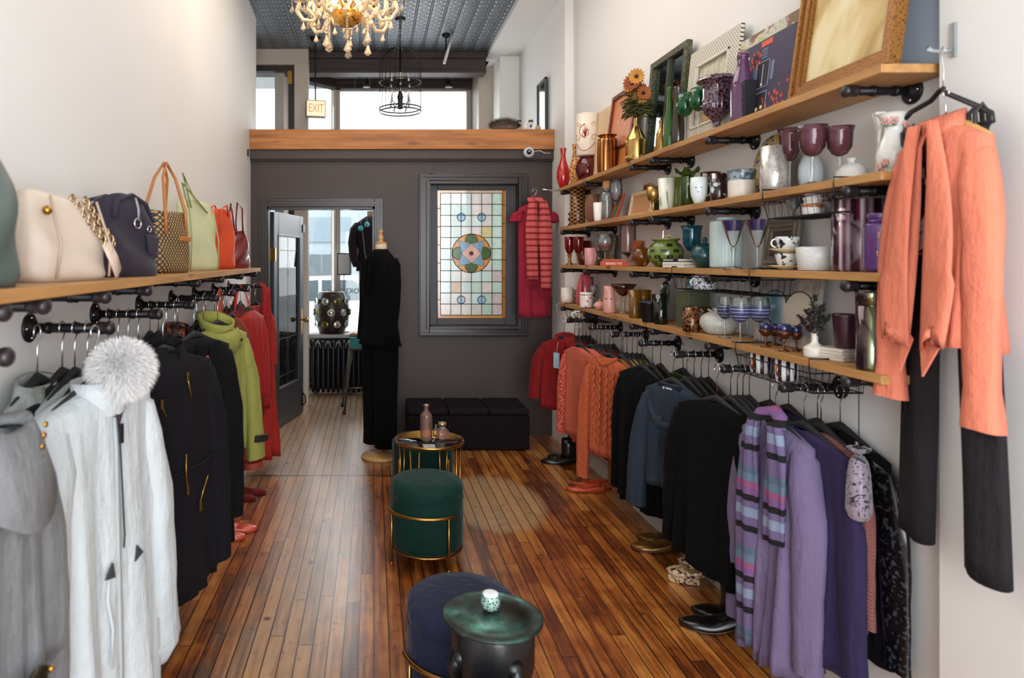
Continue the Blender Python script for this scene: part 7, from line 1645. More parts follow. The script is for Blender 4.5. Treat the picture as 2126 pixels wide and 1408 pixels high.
x, y = fl(515, 1034); pair('dark red suede pump under the left rails', 'shoe', x-.03, y, .1, .24, .08, .035, CL('#6a1418', 'velvet'), None, .10, lab2=nf)
x, y = fl(1182, 962); pair('black lace-up ankle boot below the red jacket', 'boot', x-.04, y+.05, PI-.15, .27, .10, .02, BKL, BKL, .11, lab2=nf, boot=.14)
x, y = fl(1225, 1018); pair('orange jewelled ballet flat on the floor at the right', 'shoe', x+.0, y+.03, PI-.12, .26, .09, .0, P('#c04a28', .4), P('#8a3a20', .5), .10, lab2=nf)
e_ = [o for o in bpy.data.objects if o.get('label', '').startswith('orange jewelled')]
for o_ in e_:
    g = G(); rnd = random.Random(1)
    for i in range(9): g.ball((.09+rnd.uniform(-.02, .02), rnd.uniform(-.022, .022), .034+rnd.uniform(0, .006)), .007, 6, 4)
    g.ob('jewels', P('#3a3236', .15, .5, coat=1), o_, True)
x, y = fl(1368, 1142); pair('bronze loafer with a dark sole under the blue-grey blouse', 'shoe', x+.03, y+.05, PI-.2, .27, .10, .03, P('#7a5428', .28, .45, .1, 30), BKL, .12, lab2=nf)
FLS = SPOT('#22202a', '#c08a5a', 60, .42, .35, c3='#d8c4a0')
x, y = fl(1448, 1208); pair('floral platform sandal with a gold ankle strap', 'shoe', x+.03, y+.04, PI-.35, .25, .10, .07, FLS, FLS, .12, lab2=nf, plat=.03)
x, y = fl(1545, 1300); pair('black ankle boot with a buckle under the black sweater', 'boot', x-.09, y+.02, PI-.35, .28, .10, .06, BKL, BKL, .12, lab2=nf, boot=.16)
x, y = fl(1725, 1420); pair('bronze and crimson shoe under the purple cardigans', 'shoe', x+.02, y+.05, PI-.3, .26, .09, .03, P('#6e4a2a', .3, .5), P('#5c1020', .5), .11, lab2=nf)
# ================================================================ FLOOR PIECES
BRS = P('#b58a48', .28, 1, .05)
def pouf(label, cx_, cy_, r, h, mat, rot=0, frame=True, fh=.30, legs=True, base_z=.07, ring=False):
    e = E('pouf_stool', label, 'stool', (cx_, cy_, 0), rot)
    G().lathe([(.001, base_z), (r*.92, base_z), (r*.98, base_z+.012), (r, base_z+.03), (r, h*.78)], 48).ob('drum', mat, e, True)
    G().lathe([(r*.985, h*.775), (r*1.0, h*.80), (r*1.01, h*.86), (r*.99, h*.94), (r*.90, h*.985), (r*.6, h*1.0), (.001, h*1.005)], 48).ob('cushion', mat, e, True)
    G().tube([(r*1.004*math.cos(2*PI*i/48), r*1.004*math.sin(2*PI*i/48), h*.785) for i in range(48)], .003, 6, closed=True).ob('piping', mat, e, True)
    if legs:
        G().tube([(r*.96*math.cos(2*PI*i/40), r*.96*math.sin(2*PI*i/40), base_z-.006) for i in range(40)], .007, 8, closed=True).ob('base_ring', BRS, e, True)
        rl_ = r+.016
        for a, top in ((math.radians(205), fh), (math.radians(298), fh), (math.radians(20), base_z), (math.radians(110), base_z)):
            rr_ = rl_ if top > .1 else r*.96
            g = G(); g.tube([(rr_*math.cos(a), rr_*math.sin(a), .008), (rr_*math.cos(a), rr_*math.sin(a), top)], .0065, 8); g.lathe([(.001, 0), (.011, 0), (.011, .008), (.001, .010)], 12, (rr_*math.cos(a), rr_*math.sin(a), 0)); g.ob('leg', BRS, e, True)
        if frame: G().tube([(rl_*math.cos(math.radians(a)), rl_*math.sin(math.radians(a)), fh) for a in range(190, 316, 6)], .0085, 8).ob('arc_rail', BRS, e, True)
    return e
GRV = CL('#10382f', 'velvet', .1, .75); NVV = CL('#2c3049', 'velvet', .1, .75)
pouf('dark green velvet drum stool with a brass rail in the middle of the floor', (885-775)/388, 3.62, .192, .42, GRV, 0, True, .27)
pouf('dark green velvet drum stool almost hidden behind the round mirror-top table', .325, 4.49, .20, .41, GRV, .3, False)
pouf('navy velvet drum stool with a metal frame, behind the round patina side table', .315, 2.42, .195, .39, NVV, .0, True, .20, base_z=.10)
pouf('navy velvet stool cut off by the bottom edge of the photo', .30, 1.70, .175, .415, NVV, .5, False)
# round brass table with dark mirror top
tx, ty, tz = (892-775)/350, 4.05, .507
e = E('side_table', 'round brass side table with a dark mirrored glass top', 'table', (tx, ty, 0)); rt = .203
G().lathe([(.001, tz-.008), (rt-.006, tz-.008), (rt-.006, tz), (.001, tz)], 48).ob('glass_top', P('#0c0e12', .03, .2, .02, coat=1), e, True, label='dark mirrored glass'); 
G().lathe([(rt-.006, tz-.014), (rt, tz-.014), (rt+.002, tz-.006), (rt, tz+.002), (rt-.005, tz+.002), (rt-.006, tz-.014)], 48).ob('rim', BRS, e, True)
for k in range(4):
    a = PI/4*1.3+k*PI/2; p = (math.cos(a), math.sin(a)); t_ = (-math.sin(a), math.cos(a))
    g = G()
    for s in (-1, 1): g.tube([((rt-.016)*p[0]+s*.03*t_[0], (rt-.016)*p[1]+s*.03*t_[1], tz-.012), ((rt-.02)*p[0]+s*.012*t_[0], (rt-.02)*p[1]+s*.012*t_[1], .008)], .0055, 8)
    g.ob('leg', BRS, e, True)
G().tube([((rt-.02)*math.cos(2*PI*i/40), (rt-.02)*math.sin(2*PI*i/40), .012) for i in range(40)], .0055, 8, closed=True).ob('base_ring', BRS, e, True)
ROSE = GL('#c9a090', .5, .04, .28)
bx_ = tx-.02; e = E('glass_bottle', 'tall rose-tinted glass bottle on the round mirror-top table', 'bottle', (bx_, ty-.01, tz+.001)); hb_ = .205
skin([(.92, 0), (1, .03), (1, .62), (.85, .74), (.42, .84), (.36, .9), (.38, .96), (.55, .97), (.55, 1)], .036, hb_, True, .002).ob('body', ROSE, e, True); G().lathe([(.001, hb_*1.0), (.012, hb_*1.0), (.012, hb_*1.02), (.001, hb_*1.02)], 12).ob('stopper', P('#b8a090', .2), e, True)
e = E('glass_jar', 'short square rose glass jar with a wide neck on the round table', 'jar', (tx+.075, ty+.0, tz+.001), .3); g = G(); R = []
for a_, z_ in ((.030, 0), (.036, .005), (.036, .05), (.026, .062), (.018, .066), (.018, .078), (.023, .08), (.023, .098)):
    n_ = 28; R.append([(a_*spow(math.cos(q), .45 if z_ < .06 else 1), a_*spow(math.sin(q), .45 if z_ < .06 else 1), z_) for q in [2*PI*j/n_ for j in range(n_)]])
g.rings(R, True, True, False); g.ob('body', ROSE, e, True); g = G(); g.lathe([(.001, .1), (.024, .1), (.024, .088)], 16); g.ob('neck_ring', P('#b89a6a', .25, .6), e, True)
e = E('glass_jar', 'small clear glass jar behind the square rose jar', 'jar', (tx+.045, ty+.065, tz+.001)); skin(PR['bottle'], .020, .07, True, .002).ob('body', CLR, e, True)
# patina side table with candle
px_, Yp = 1022, 2.02
z_t = H-(1277-540)*Yp/F; xt = (px_-775)*Yp/F
m, nt, b = newmat('patina'); v, x, y, z = coords(nt); n1 = noise(nt, v, 9, 5, .6)
nt.links.new(ramp(nt, n1, [(.3, '#141816'), (.46, '#26302c'), (.56, '#2f5048'), (.66, '#4f8478'), (.76, '#2a3a34')]), b.inputs['Base Color']); b.inputs['Roughness'].default_value = .38; b.inputs['Metallic'].default_value = .35; bump(nt, b, n1, .3, .003)
e = E('side_table', 'round green patina metal side table on a black pedestal', 'table', (xt, Yp, 0)); rt = .147
G().lathe([(.001, z_t-.012), (rt-.01, z_t-.012), (rt, z_t-.006), (rt, z_t), (rt-.006, z_t+.002), (rt-.012, z_t-.001), (rt*.66, z_t-.002), (rt*.65, z_t), (rt*.2, z_t), (.001, z_t)], 56).ob('table_top', m, e, True)
BPK = P('#0e0e10', .35, 0, .15, 30, .5, 26)
G().lathe([(.001, 0), (.13, 0), (.135, .02), (.115, .06), (.11, .2), (.112, z_t-.16), (.118, z_t-.13), (.12, z_t-.03), (.11, z_t-.012)], 40, mod=lambda a, z_: 1+.04*math.sin(6*a+9*z_)).ob('pedestal', BPK, e, True)
for k in range(4):
    a = k*PI/2+.4; g = G(); g.ball((.108*math.cos(a), .108*math.sin(a), z_t-.10), .030, 12, 8); g.tube([(.11*math.cos(a), .11*math.sin(a), z_t-.08), (.128*math.cos(a), .128*math.sin(a), z_t-.12), (.12*math.cos(a), .12*math.sin(a), z_t-.17)], [.018, .022, .012], 8); g.ob('carved_figure', BPK, e, True)
e = E('candle_holder', 'small mosaic green votive with a white candle on the patina table', 'candle', (xt-.0, Yp+.03, z_t+.001)); MOS = SPOT('#1d4a3c', '#a9c9bd', 140, .4, .12, .3, 'F1', coat=.8)
skin([(.5, 0), (.85, .15), (1, .5), (.9, .85), (.8, 1)], .030, .046, True, .003, 28).ob('holder', MOS, e, True); G().lathe([(.001, .012), (.0235, .012), (.0235, .050), (.015, .053), (.001, .051)], 20).ob('candle', P('#e8ecea', .5), e, True)
# bench
e = E('storage_bench', 'dark brown upholstered storage bench against the black wall', 'bench', (.785, 5.84, 0)); BN = CL('#1b1619', 'woven', .12)
G().box(-.50, .50, -.235, .235, .012, .29).ob('box', BN, e, bevel=.01)
for i in range(3): 
    x0 = -.50+i*1.0/3; G().box(x0+.002, x0+1/3-.002, -.238, .238, .292, .345).ob('lid_cushion', CL('#221b20', 'woven', .12), e, bevel=.018)
# ================================================================ BLACK DRESSED MANNEQUIN
YM = 5.42; xm = (789-775)*YM/F
e = E('mannequin', 'dress-form mannequin in a black jacket and trousers on a round wooden base', 'mannequin', (xm, YM, 0), -1.0)
WB = WOOD('#c9a06a', '#a87a44', 'x', .4, .6, 0); KB = CL('#070708', 'woven', .1, .95, .04)
G().lathe([(.001, 0), (.145, 0), (.15, .01), (.145, .026), (.10, .032), (.095, .045), (.001, .048)], 40).ob('base', WB, e, True)
G().cyl((0, 0, .04), (0, 0, .9), .016, 12).ob('pole', WB, e, True)
def ringsS(L_, n=40, sq=.85, jit=0): return [[(cx_+a_*spow(math.cos(q), sq)*(1+jit*math.sin(7*q+z_*20)), cy_+b_*spow(math.sin(q), sq)*(1+jit*math.sin(5*q+z_*13)), z_) for q in [2*PI*j/n for j in range(n)]] for a_, b_, cx_, cy_, z_ in L_]
JK = [(.055, .05, 0, .01, 1.655), (.085, .062, 0, .0, 1.635), (.135, .078, 0, 0, 1.60), (.180, .092, 0, 0, 1.55), (.195, .105, 0, 0, 1.45), (.185, .11, 0, 0, 1.32), (.165, .10, 0, 0, 1.20), (.175, .105, 0, 0, 1.08), (.20, .12, 0, 0, .95), (.215, .13, 0, 0, .90)]
G().rings(ringsS(JK, jit=.012), True, False, False).ob('jacket', KB, e, True, solid=.004)
for s in (-1, 1):
    L_ = [(.05, .05, s*.15, 0, 1.585), (.062, .06, s*.175, 0, 1.53), (.055, .058, s*.19, .0, 1.38), (.05, .052, s*.195, -.01, 1.2), (.045, .048, s*.195, -.03, 1.02), (.042, .045, s*.195, -.04, .93)]
    G().rings(ringsS(L_, 24, jit=.03)).ob('sleeve', KB, e, True)
    L_ = [(.10, .105, s*.07, 0, .98), (.095, .10, s*.078, 0, .8), (.085, .09, s*.082, 0, .5), (.08, .085, s*.085, 0, .2), (.082, .088, s*.085, 0, .105)]
    G().rings(ringsS(L_, 28, jit=.02)).ob('trouser_leg', KB, e, True)
    G().prism([(s*.055, 1.63), (s*.09, 1.58), (s*.015, 1.30), (s*.01, 1.36)], -.135, -.105).ob('lapel', KB, e, bevel=.004)
G().rings(ringsS([(.052, .048, 0, .01, 1.62), (.050, .047, 0, .01, 1.69), (.046, .044, 0, .01, 1.70), (.02, .02, 0, .01, 1.703)], 28, 1)).ob('neck', P('#d8c2a8', .6), e, True)
G().lathe([(.048, 1.698), (.05, 1.706), (.03, 1.715), (.014, 1.72), (.018, 1.735), (.024, 1.75), (.015, 1.765), (.014, 1.785), (.021, 1.80), (.013, 1.81), (.001, 1.812)], 24, (0, .01, 0)).ob('finial', WB, e, True)
# ================================================================ SEEN THROUGH THE DOORWAY
rad = E('radiator', 'black cast-iron radiator under the shop window', 'radiator', (.02, 8.0, 0)); RB = P('#17181c', .35, .3)
for i in range(24):
    x_ = -.78+i*.059; g = G()
    for yy in (-.045, .045): g.tube([(x_, yy, .03), (x_, yy*1.1, .1), (x_, yy, .3), (x_, yy, .56), (x_, yy*.5, .61), (x_, 0, .62)], [.016, .026, .022, .024, .024, .018], 8)
    g.ob('section', RB, rad, True)
G().cyl((-.80, 0, .10), (.55, 0, .10), .03, 12).ob('bottom_rail', RB, rad, True); G().cyl((-.80, 0, .56), (.55, 0, .56), .03, 12).ob('top_rail', RB, rad, True)
g = G()
for i in range(12):
    x_ = -.78+i*.118; g.tube([(x_-.035, -.085, .545), (x_-.02, -.085, .60), (x_, -.085, .625), (x_+.02, -.085, .60), (x_+.035, -.085, .545)], .007, 6)
g.ob('scroll_trim', P('#a9adb4', .3, .7), rad, True, label='pale metallic scroll trim')
for sx_ in (-.7, .5): G().box(sx_-.02, sx_+.02, -.06, .06, 0, .05).ob('foot', RB, rad)
# bottle holder barrel on the sill
xb, zb_ = (689-775)*8.27/F, .686
e = E('bottle_rack', 'dark wooden barrel-shaped bottle rack with round holes on the window sill', 'rack', (xb, 8.27, zb_), .2); DBW = P('#2a1512', .4, 0, .1, 10, coat=.3)
G().lathe([(.001, 0), (.15, 0), (.155, .02), (.205, .15), (.215, .26), (.205, .36), (.155, .49), (.15, .50), (.001, .50)], 40).ob('barrel', DBW, e, True)
for row, (zz, n_) in enumerate(((.12, 9), (.26, 9), (.39, 9))):
    for i in range(n_):
        a = 2*PI*(i+.5*(row % 2))/n_
        if not (PI*.9 < a < PI*2.1): continue
        rr_ = .197 if row != 1 else .213; g = G(); g.lathe([(.001, .012), (.030, .012), (.040, .002), (.044, .010), (.036, .016), (.032, -.004)], 16); g.xf(Matrix.Translation((rr_*math.cos(a), rr_*math.sin(a), zz)) @ Vector((math.cos(a), math.sin(a), 0)).to_track_quat('Z', 'Y').to_matrix().to_4x4())
        g.ob('round_opening', P('#c9cfc4' if (i+row) % 3 else '#7a7a3c', .08, .75), e, True, label='shiny round opening')
# sign stand
xs = (713-775)*8.2/F; e = E('sign_stand', 'small black-framed blank sign on a thin stand in the shop window', 'sign', (xs, 8.36, .686), .05)
G().cyl((0, 0, .01), (0, 0, .72), .005, 8).ob('pole', IRON, e); G().lathe([(.001, 0), (.06, 0), (.06, .008), (.001, .01)], 20).ob('base', IRON, e); g = G()
for a in ((-.085, -.072, .70, .97), (.072, .085, .70, .97), (-.072, .072, .957, .97), (-.072, .072, .70, .713)): g.box(a[0], a[1], -.008, .008, a[2], a[3])
g.ob('frame', IRON, e, bevel=.002); G().box(-.072, .072, -.003, .003, .713, .957).ob('paper', P('#d6dada', .7), e)
# window mannequin in brown coat
xw, yw = (762-775)*8.3/F+.04, 8.36
e = E('mannequin', 'window mannequin in a dark brown coat and leather trousers seen from behind', 'mannequin', (xw, yw, .686), .25); BRC = CL('#2b2224', 'woven', .12)
G().lathe([(.001, 0), (.13, 0), (.13, .012), (.07, .02), (.001, .022)], 30).ob('base', P('#b9b4ac', .5), e, True)
for s in (-1, 1):
    G().rings(ringsS([(.075, .08, s*.065, 0, .86), (.07, .075, s*.07, 0, .6), (.055, .06, s*.072, 0, .35), (.045, .05, s*.075, 0, .12), (.04, .06, s*.075, -.02, .03)], 24, jit=.03)).ob('trouser_leg', P('#2a262b', .3, 0, .1, 12, coat=.2), e, True)
    G().rings(ringsS([(.045, .05, s*.15, 0, 1.34), (.06, .06, s*.19, .0, 1.27), (.055, .055, s*.225, 0, 1.1), (.05, .05, s*.22, -.04, .92), (.045, .045, s*.19, -.09, .80)], 22, jit=.04)).ob('sleeve', BRC, e, True)
G().rings(ringsS([(.05, .05, 0, 0, 1.42), (.10, .075, 0, 0, 1.39), (.18, .10, 0, 0, 1.33), (.19, .11, 0, 0, 1.2), (.16, .10, 0, 0, 1.0), (.17, .11, 0, 0, .85), (.18, .12, 0, 0, .75)], 36, jit=.03)).ob('coat', BRC, e, True)
G().rings(ringsS([(.04, .04, 0, 0, 1.40), (.038, .038, 0, 0, 1.48), (.02, .02, 0, 0, 1.485)], 20, 1)).ob('neck', P('#c9a888', .5), e, True)
# blue pompom garland
e = E('pompom_garland', 'pale blue pompoms on a thread hanging in front of the window mannequin', 'garland', (0, 8.1, 0))
g = G()
pts_ = [at(742, 428, 8.1), at(750, 520, 8.1), at(764, 467, 8.1), at(762, 434, 8.1)]
def rel(p): return (p[0], p[1]-8.1, p[2])
g.tube([rel(at(735, 100, 8.1)), rel(at(742, 434, 8.1)), rel(at(752, 473, 8.1)), rel(at(757, 520, 8.1)), rel(at(762, 560, 8.1))], .002, 5); g.tube([rel(at(770, 100, 8.1)), rel(at(762, 466, 8.1))], .002, 5); g.ob('thread', P('#7fb0b8', .6), e)
for (a_, b__) in ((741, 431), (749, 474), (762, 466), (763, 556)):
    g = G(); c_ = rel(at(a_, b__, 8.1)); g.ball(c_, .026, 14, 10); rnd = random.Random(a_)
    for i in range(60):
        u_ = rnd.uniform(-1, 1); q = rnd.uniform(0, 6.28); s_ = math.sqrt(1-u_*u_); d = Vector((s_*math.cos(q), s_*math.sin(q), u_)); g.tube([tuple(Vector(c_)+d*.022), tuple(Vector(c_)+d*.034)], .0028, 4)
    g.ob('pompom', P('#5fb6c4', .8), e)
# stool with teal box
xs_, ys_ = (748-775)*7.15/F+.0, 7.15
e = E('metal_stool', 'gunmetal tall metal stool beyond the doorway', 'stool', (xs_, ys_, 0), .1); SM = P('#5a524c', .32, .85, .1, 12); hs = .66
G().lathe([(.001, hs-.02), (.15, hs-.02), (.155, hs-.005), (.15, hs), (.001, hs)], 4, (0, 0, 0)).xf(Matrix.Rotation(PI/4, 4, 'Z')).ob('seat', SM, e, bevel=.01)
for sx_ in (-1, 1):
    for sy_ in (-1, 1):
        g = G(); g.tube([(sx_*.10, sy_*.10, hs-.02), (sx_*.175, sy_*.175, .03)], [.024, .015], 8, True, .7); g.ob('leg', SM, e, True); g = G(); g.lathe([(.001, 0), (.020, 0), (.018, .035), (.001, .04)], 10, (sx_*.177, sy_*.177, 0)); g.ob('foot', P('#17171a', .6), e, True)
g = G()
for q in ((-1, -1, 1, -1), (1, -1, 1, 1), (1, 1, -1, 1), (-1, 1, -1, -1)): g.tube([(q[0]*.155, q[1]*.155, .20), (q[2]*.155, q[3]*.155, .20)], .008, 6)
g.ob('foot_rail', SM, e, True)
e = E('shoe_box', 'teal shoe box on the metal stool', 'box', (xs_-.0, ys_, hs+.001), .1); TB = P('#2a7f80', .5)
g = G(); g.box(-.105, .105, -.10, .10, 0, .11); g.ob('box', TB, e, bevel=.002); g = G(); g.box(-.115, .115, -.11, .11, 0, .018); g.ob('lid', TB, e, bevel=.002)
o = bpy.data.objects.new('shoe', None); COL.objects.link(o); o.location = (xs_-.02, ys_, hs+.112); o.rotation_euler = (0, 0, 2.8); tag(o, 'peach-coloured shoe resting on top of the teal shoe box', 'shoe'); shoe(o, .20, .07, .0, P('#c98a6a', .5), P('#8a5a40', .5))
# ================================================================ HANGING THINGS
def beads(g, p, L_, r=.005, n=5, mi=0):
    for i in range(n): g.ball((p[0], p[1], p[2]-L_*(i+.5)/n), r, 8, 5, mi)
def drop(g, p, h_, r, mi=0): g.lathe([(.0005, 0), (r*.25, -h_*.15), (r*.55, -h_*.45), (r, -h_*.78), (r*.55, -h_*.92), (.0005, -h_)], 6, p, 1, 1, None, mi)
XC, YC_, ZC_ = (722-775)*3.75/F, 3.75, H+(540-30)*3.75/F
CRY = P('#efcfa4', .08, .1, .04, 20, coat=1); CR2 = GL('#efd9b8', .5, .04, .38); AMBG = SPOT('#6e4410', '#d8a24a', 70, .4, .12, .6, bmp=.6)
ch = E('crystal_chandelier', 'lit amber crystal chandelier with curled glass arms and hanging drops', 'chandelier', (XC, YC_, ZC_))
G().lathe([(.001, -.075), (.03, -.07), (.07, -.045), (.085, -.01), (.08, .01), (.03, .03), (.001, .03)], 32, mod=lambda a, z_: 1+.03*math.cos(12*a)).ob('centre_bowl', AMBG, ch, True, label='amber pressed glass bowl')
g = G(); g.lathe([(.018, .03), (.035, .06), (.02, .10), (.05, .16), (.03, .22), (.018, .3), (.035, .36), (.015, .42), (.012, .5), (.03, .56), (.001, .6)], 20); g.ob('centre_column', CR2, ch, True)
G().tube([(0, 0, .58), (0, 0, CZ-ZC_)], .006, 6).ob('chain', GOLD, ch)
BULB = P('#ffd9a0', .4, emit=14)
for k in range(14):
    a = 2*PI*k/14+.2; ca, sa = math.cos(a), math.sin(a); up_ = .0 if k % 2 else .05; ro = .265 if k % 2 else .215
    g = G(); pts = [(.03, 0, .02+up_), (.09, 0, .06+up_), (.14, 0, .02+up_), (.19, 0, -.05+up_), (ro-.02, 0, -.045+up_), (ro+.015, 0, .0+up_), (ro, 0, .05+up_)]
    g.tube(pts, .011, 8); g.xf(Matrix.Rotation(a, 4, 'Z')); g.ob('arm', CRY, ch, True)
    g = G(); g.lathe([(.006, -.01), (.03, .0), (.045, .012), (.04, .014), (.012, .006)], 14, (ro*ca, ro*sa, .055+up_)); g.ob('drip_pan', CR2, ch, True)
    g = G(); g.cyl((ro*ca, ro*sa, .06+up_), (ro*ca, ro*sa, .13+up_), .010, 10); g.ob('candle_tube', P('#efe2c8', .4), ch, True)
    g = G(); g.lathe([(.001, 0), (.010, .01), (.012, .025), (.006, .045), (.001, .06)], 10, (ro*ca, ro*sa, .13+up_)); g.ob('bulb', BULB, ch, True)
    for q in range(4):
        g = G(); b_ = q*PI/2+a; p = (ro*ca+.04*math.cos(b_), ro*sa+.04*math.sin(b_), .06+up_); beads(g, p, .03, .004, 3); drop(g, (p[0], p[1], p[2]-.03), .045, .014); g.ob('crystal_drop', CR2, ch, True)
    rr_ = .16; G().ball((rr_*ca, rr_*sa, -.015+up_), .018, 8, 6).ob('crystal_ball', CRY, ch, True); g = G(); drop(g, (ro*.92*ca, ro*.92*sa, -.055+up_), .05, .015); g.ob('crystal_drop', CRY, ch, True)
    g = G()
    for q in range(9):
        f_ = q/8; g.ball((ca*(.06+(ro-.06)*f_), sa*(.06+(ro-.06)*f_), .20+up_-.55*f_*(1-f_)*.4-.12*f_), .007, 6, 4)
    g.ob('bead_garland', CR2, ch, True)
for k in range(8):
    a = 2*PI*k/8; rr_ = .155 if k % 2 else .10; ll_ = .075+.02*(k % 3); g = G(); p = (rr_*math.cos(a), rr_*math.sin(a), -.03); g.tube([(p[0], p[1], p[2]+.07), p], .006, 6); beads(g, p, ll_, .008, 6); drop(g, (p[0], p[1], p[2]-ll_), .07, .022); g.ob('hanging_crystal', CRY if k % 2 else CR2, ch, True)
g = G(); beads(g, (0, 0, -.075), .06, .010, 4); drop(g, (0, 0, -.135), .075, .024); g.ob('hanging_crystal', CRY, ch, True)
pl = bpy.data.lights.new('chandelier_glow', 'POINT'); pl.energy = 22; pl.color = (1, .78, .52); pl.shadow_soft_size = .16; o = bpy.data.objects.new('chandelier_glow', pl); COL.objects.link(o); o.location = (XC, YC_, ZC_+.12)
# birdcage chandelier
YB_ = 6.45; xb_ = (831-775)*YB_/F; zbt = H+(540-232)*YB_/F; rb = 43*YB_/F
e = E('birdcage_chandelier', 'black wire birdcage chandelier with small candle lamps', 'chandelier', (xb_, YB_, zbt)); hcg = (232-140)*YB_/F
BKM = P('#1a1615', .4, .5)
g = G()
for zz in (0, .03, hcg*.66): G().tube([(rb*math.cos(2*PI*i/36), rb*math.sin(2*PI*i/36), zz) for i in range(36)], .007 if zz < hcg*.6 else .005, 6, closed=True).ob('hoop', P('#2c3436', .4, .5), e, True); g = G(); ht = .19
for k in range(24):
    a = 2*PI*k/24; g.tube([(rb*math.cos(a), rb*math.sin(a), 0), (rb*math.cos(a), rb*math.sin(a), hcg)]+[(rb*math.cos(q)*math.cos(a), rb*math.cos(q)*math.sin(a), hcg+ht*math.sin(q)) for q in [PI/2*i/6 for i in range(1, 7)]], .0022, 5)
g.ob('cage_wires', BKM, e); g = G(); g.tube([(0, 0, .03), (0, 0, hcg+ht)], .010, 8); g.lathe([(.001, .02), (.03, .03), (.02, .08), (.03, .14), (.012, .2), (.02, .3), (.001, .34)], 14); g.ob('centre_stem', BKM, e, True)
g = G(); n_ = int((CZ-zbt-hcg-ht)/.03)
for i in range(max(1, n_)):
    c_ = hcg+ht+.015+i*.03; g.tube([(.008*math.cos(q) if i % 2 else 0, 0 if i % 2 else .008*math.cos(q), c_+.02*math.sin(q)) for q in [2*PI*j/8 for j in range(8)]], .0025, 5, closed=True)
g.lathe([(.05, CZ-zbt-.001), (.045, CZ-zbt-.02), (.01, CZ-zbt-.03)], 16); g.ob('chain', BKM, e)
for k in range(8):
    a = 2*PI*k/8; up_ = .0 if k % 2 else .17; rr_ = .11 if k % 2 else .08; g = G(); g.tube([(.01*math.cos(a), .01*math.sin(a), .09+up_), (rr_*.6*math.cos(a), rr_*.6*math.sin(a), .06+up_), (rr_*math.cos(a), rr_*math.sin(a), .09+up_), (rr_*math.cos(a), rr_*math.sin(a), .12+up_)], .005, 6); g.ob('arm', BKM, e, True)
    g = G(); g.cyl((rr_*math.cos(a), rr_*math.sin(a), .12+up_), (rr_*math.cos(a), rr_*math.sin(a), .18+up_), .008, 8); g.ob('candle_tube', P('#ece6da', .4), e, True)
    for dp in ((rr_*.7*math.cos(a), rr_*.7*math.sin(a), .05+up_), (rr_*1.1*math.cos(a), rr_*1.1*math.sin(a), .10+up_), (.03*math.cos(a), .03*math.sin(a), .36)): g = G(); drop(g, dp, .04, .012); g.ob('crystal_drop', P('#b9b4ae', .1, .3, coat=1), e, True)
for q in (0, 2.1, 4.2): g = G(); drop(g, (.05*math.cos(q), .05*math.sin(q), .0), .04, .012); g.ob('crystal_drop', CLR, e, True)
# EXIT sign
YE_ = 7.0; p = at(655, 227, YE_); e = E('exit_sign', 'lit EXIT sign with orange letters hanging on a black rod', 'sign', p, .22); w_, h_ = .100, .085
G().box(-w_, w_, -.04, .03, -h_, h_).ob('housing', P('#6b6257', .5), e, bevel=.003)
G().box(-w_+.008, w_-.008, -.043, -.040, -h_+.008, h_-.008).ob('face', P('#f4e0bc', .5, emit=.65), e); g = G()
for a in ((-w_, w_, h_-.008, h_), (-w_, w_, -h_, -h_+.008), (-w_, -w_+.008, -h_, h_), (w_-.008, w_, -h_, h_)): g.box(a[0], a[1], -.046, -.040, a[2], a[3])
g.ob('rim', P('#8a7048', .4, .5), e); text_mesh('lettering', 'EXIT', .125, P('#e8875c', .5, emit=.5), e, (0, -.0445, 0), (PI/2, 0, 0), .001, sx=.62)
G().tube([(0, 0, h_), (0, 0, CZ-p[2]-.0)], .008, 8).ob('rod', IRON, e); G().lathe([(.001, CZ-p[2]-.05), (.05, CZ-p[2]-.03), (.06, CZ-p[2]-.001)], 16).ob('ceiling_rose', IRON, e, True)
# spot lamps and rail in bay
e = E('track_rail', 'thin black lighting conduit running across the bay ceiling', 'rail', (.25, 7.95, 3.775)); g = G(); g.cyl((-.70, 0, 0), (.85, 0, 0), .010, 8); g.cyl((-.55, .25, 0), (.85, .25, 0), .012, 8); g.ob('conduit', IRON, e)
for px_c, lb in ((748, 'left'), (925, 'right')):
    x_ = (px_c-775)*7.85/F; e = E('spot_lamp', f'black cylinder ceiling spot in the window bay, the {lb} of two', 'lamp', (x_, 7.80, 3.80)); G().lathe([(.001, 0), (.055, 0), (.055, -.03), (.062, -.07), (.062, -.14), (.05, -.14), (.05, -.10), (.001, -.10)], 24).ob('can', IRON, e, True); G().lathe([(.001, -.11), (.048, -.11), (.001, -.105)], 20).ob('lamp_glass', P('#f2ece2', .4), e, True)
    e = E('spotlight', f'small white-faced spotlight below the bay conduit, {lb} one', 'lamp', (x_+.07, 8.15, 3.765)); G().cyl((0, 0, 0), (0, 0, -.07), .008, 8).ob('stem', IRON, e); G().lathe([(.001, -.06), (.02, -.06), (.045, -.13), (.001, -.125)], 16).ob('head', IRON, e, True); G().lathe([(.001, -.132), (.044, -.132)], 16).ob('face', P('#f6efe6', .4), e)
e = E('tube_lamp', 'white tube pendant hanging from the tin ceiling on a black hook', 'lamp', (at(926, 85, 6.9)[0], 6.9, CZ)); g = G(); g.lathe([(.001, -.001), (.045, -.001), (.03, -.03), (.008, -.04)], 14); g.tube([(0, 0, -.03), (.0, 0, -.16), (-.01, 0, -.2)], .007, 6); g.ob('hook_rod', IRON, e, True); g = G(); g.cyl((.06, 0, -.02), (-.02, -.02, -.30), .014, 10); g.ob('tube', P('#e8e6e2', .4), e, True)
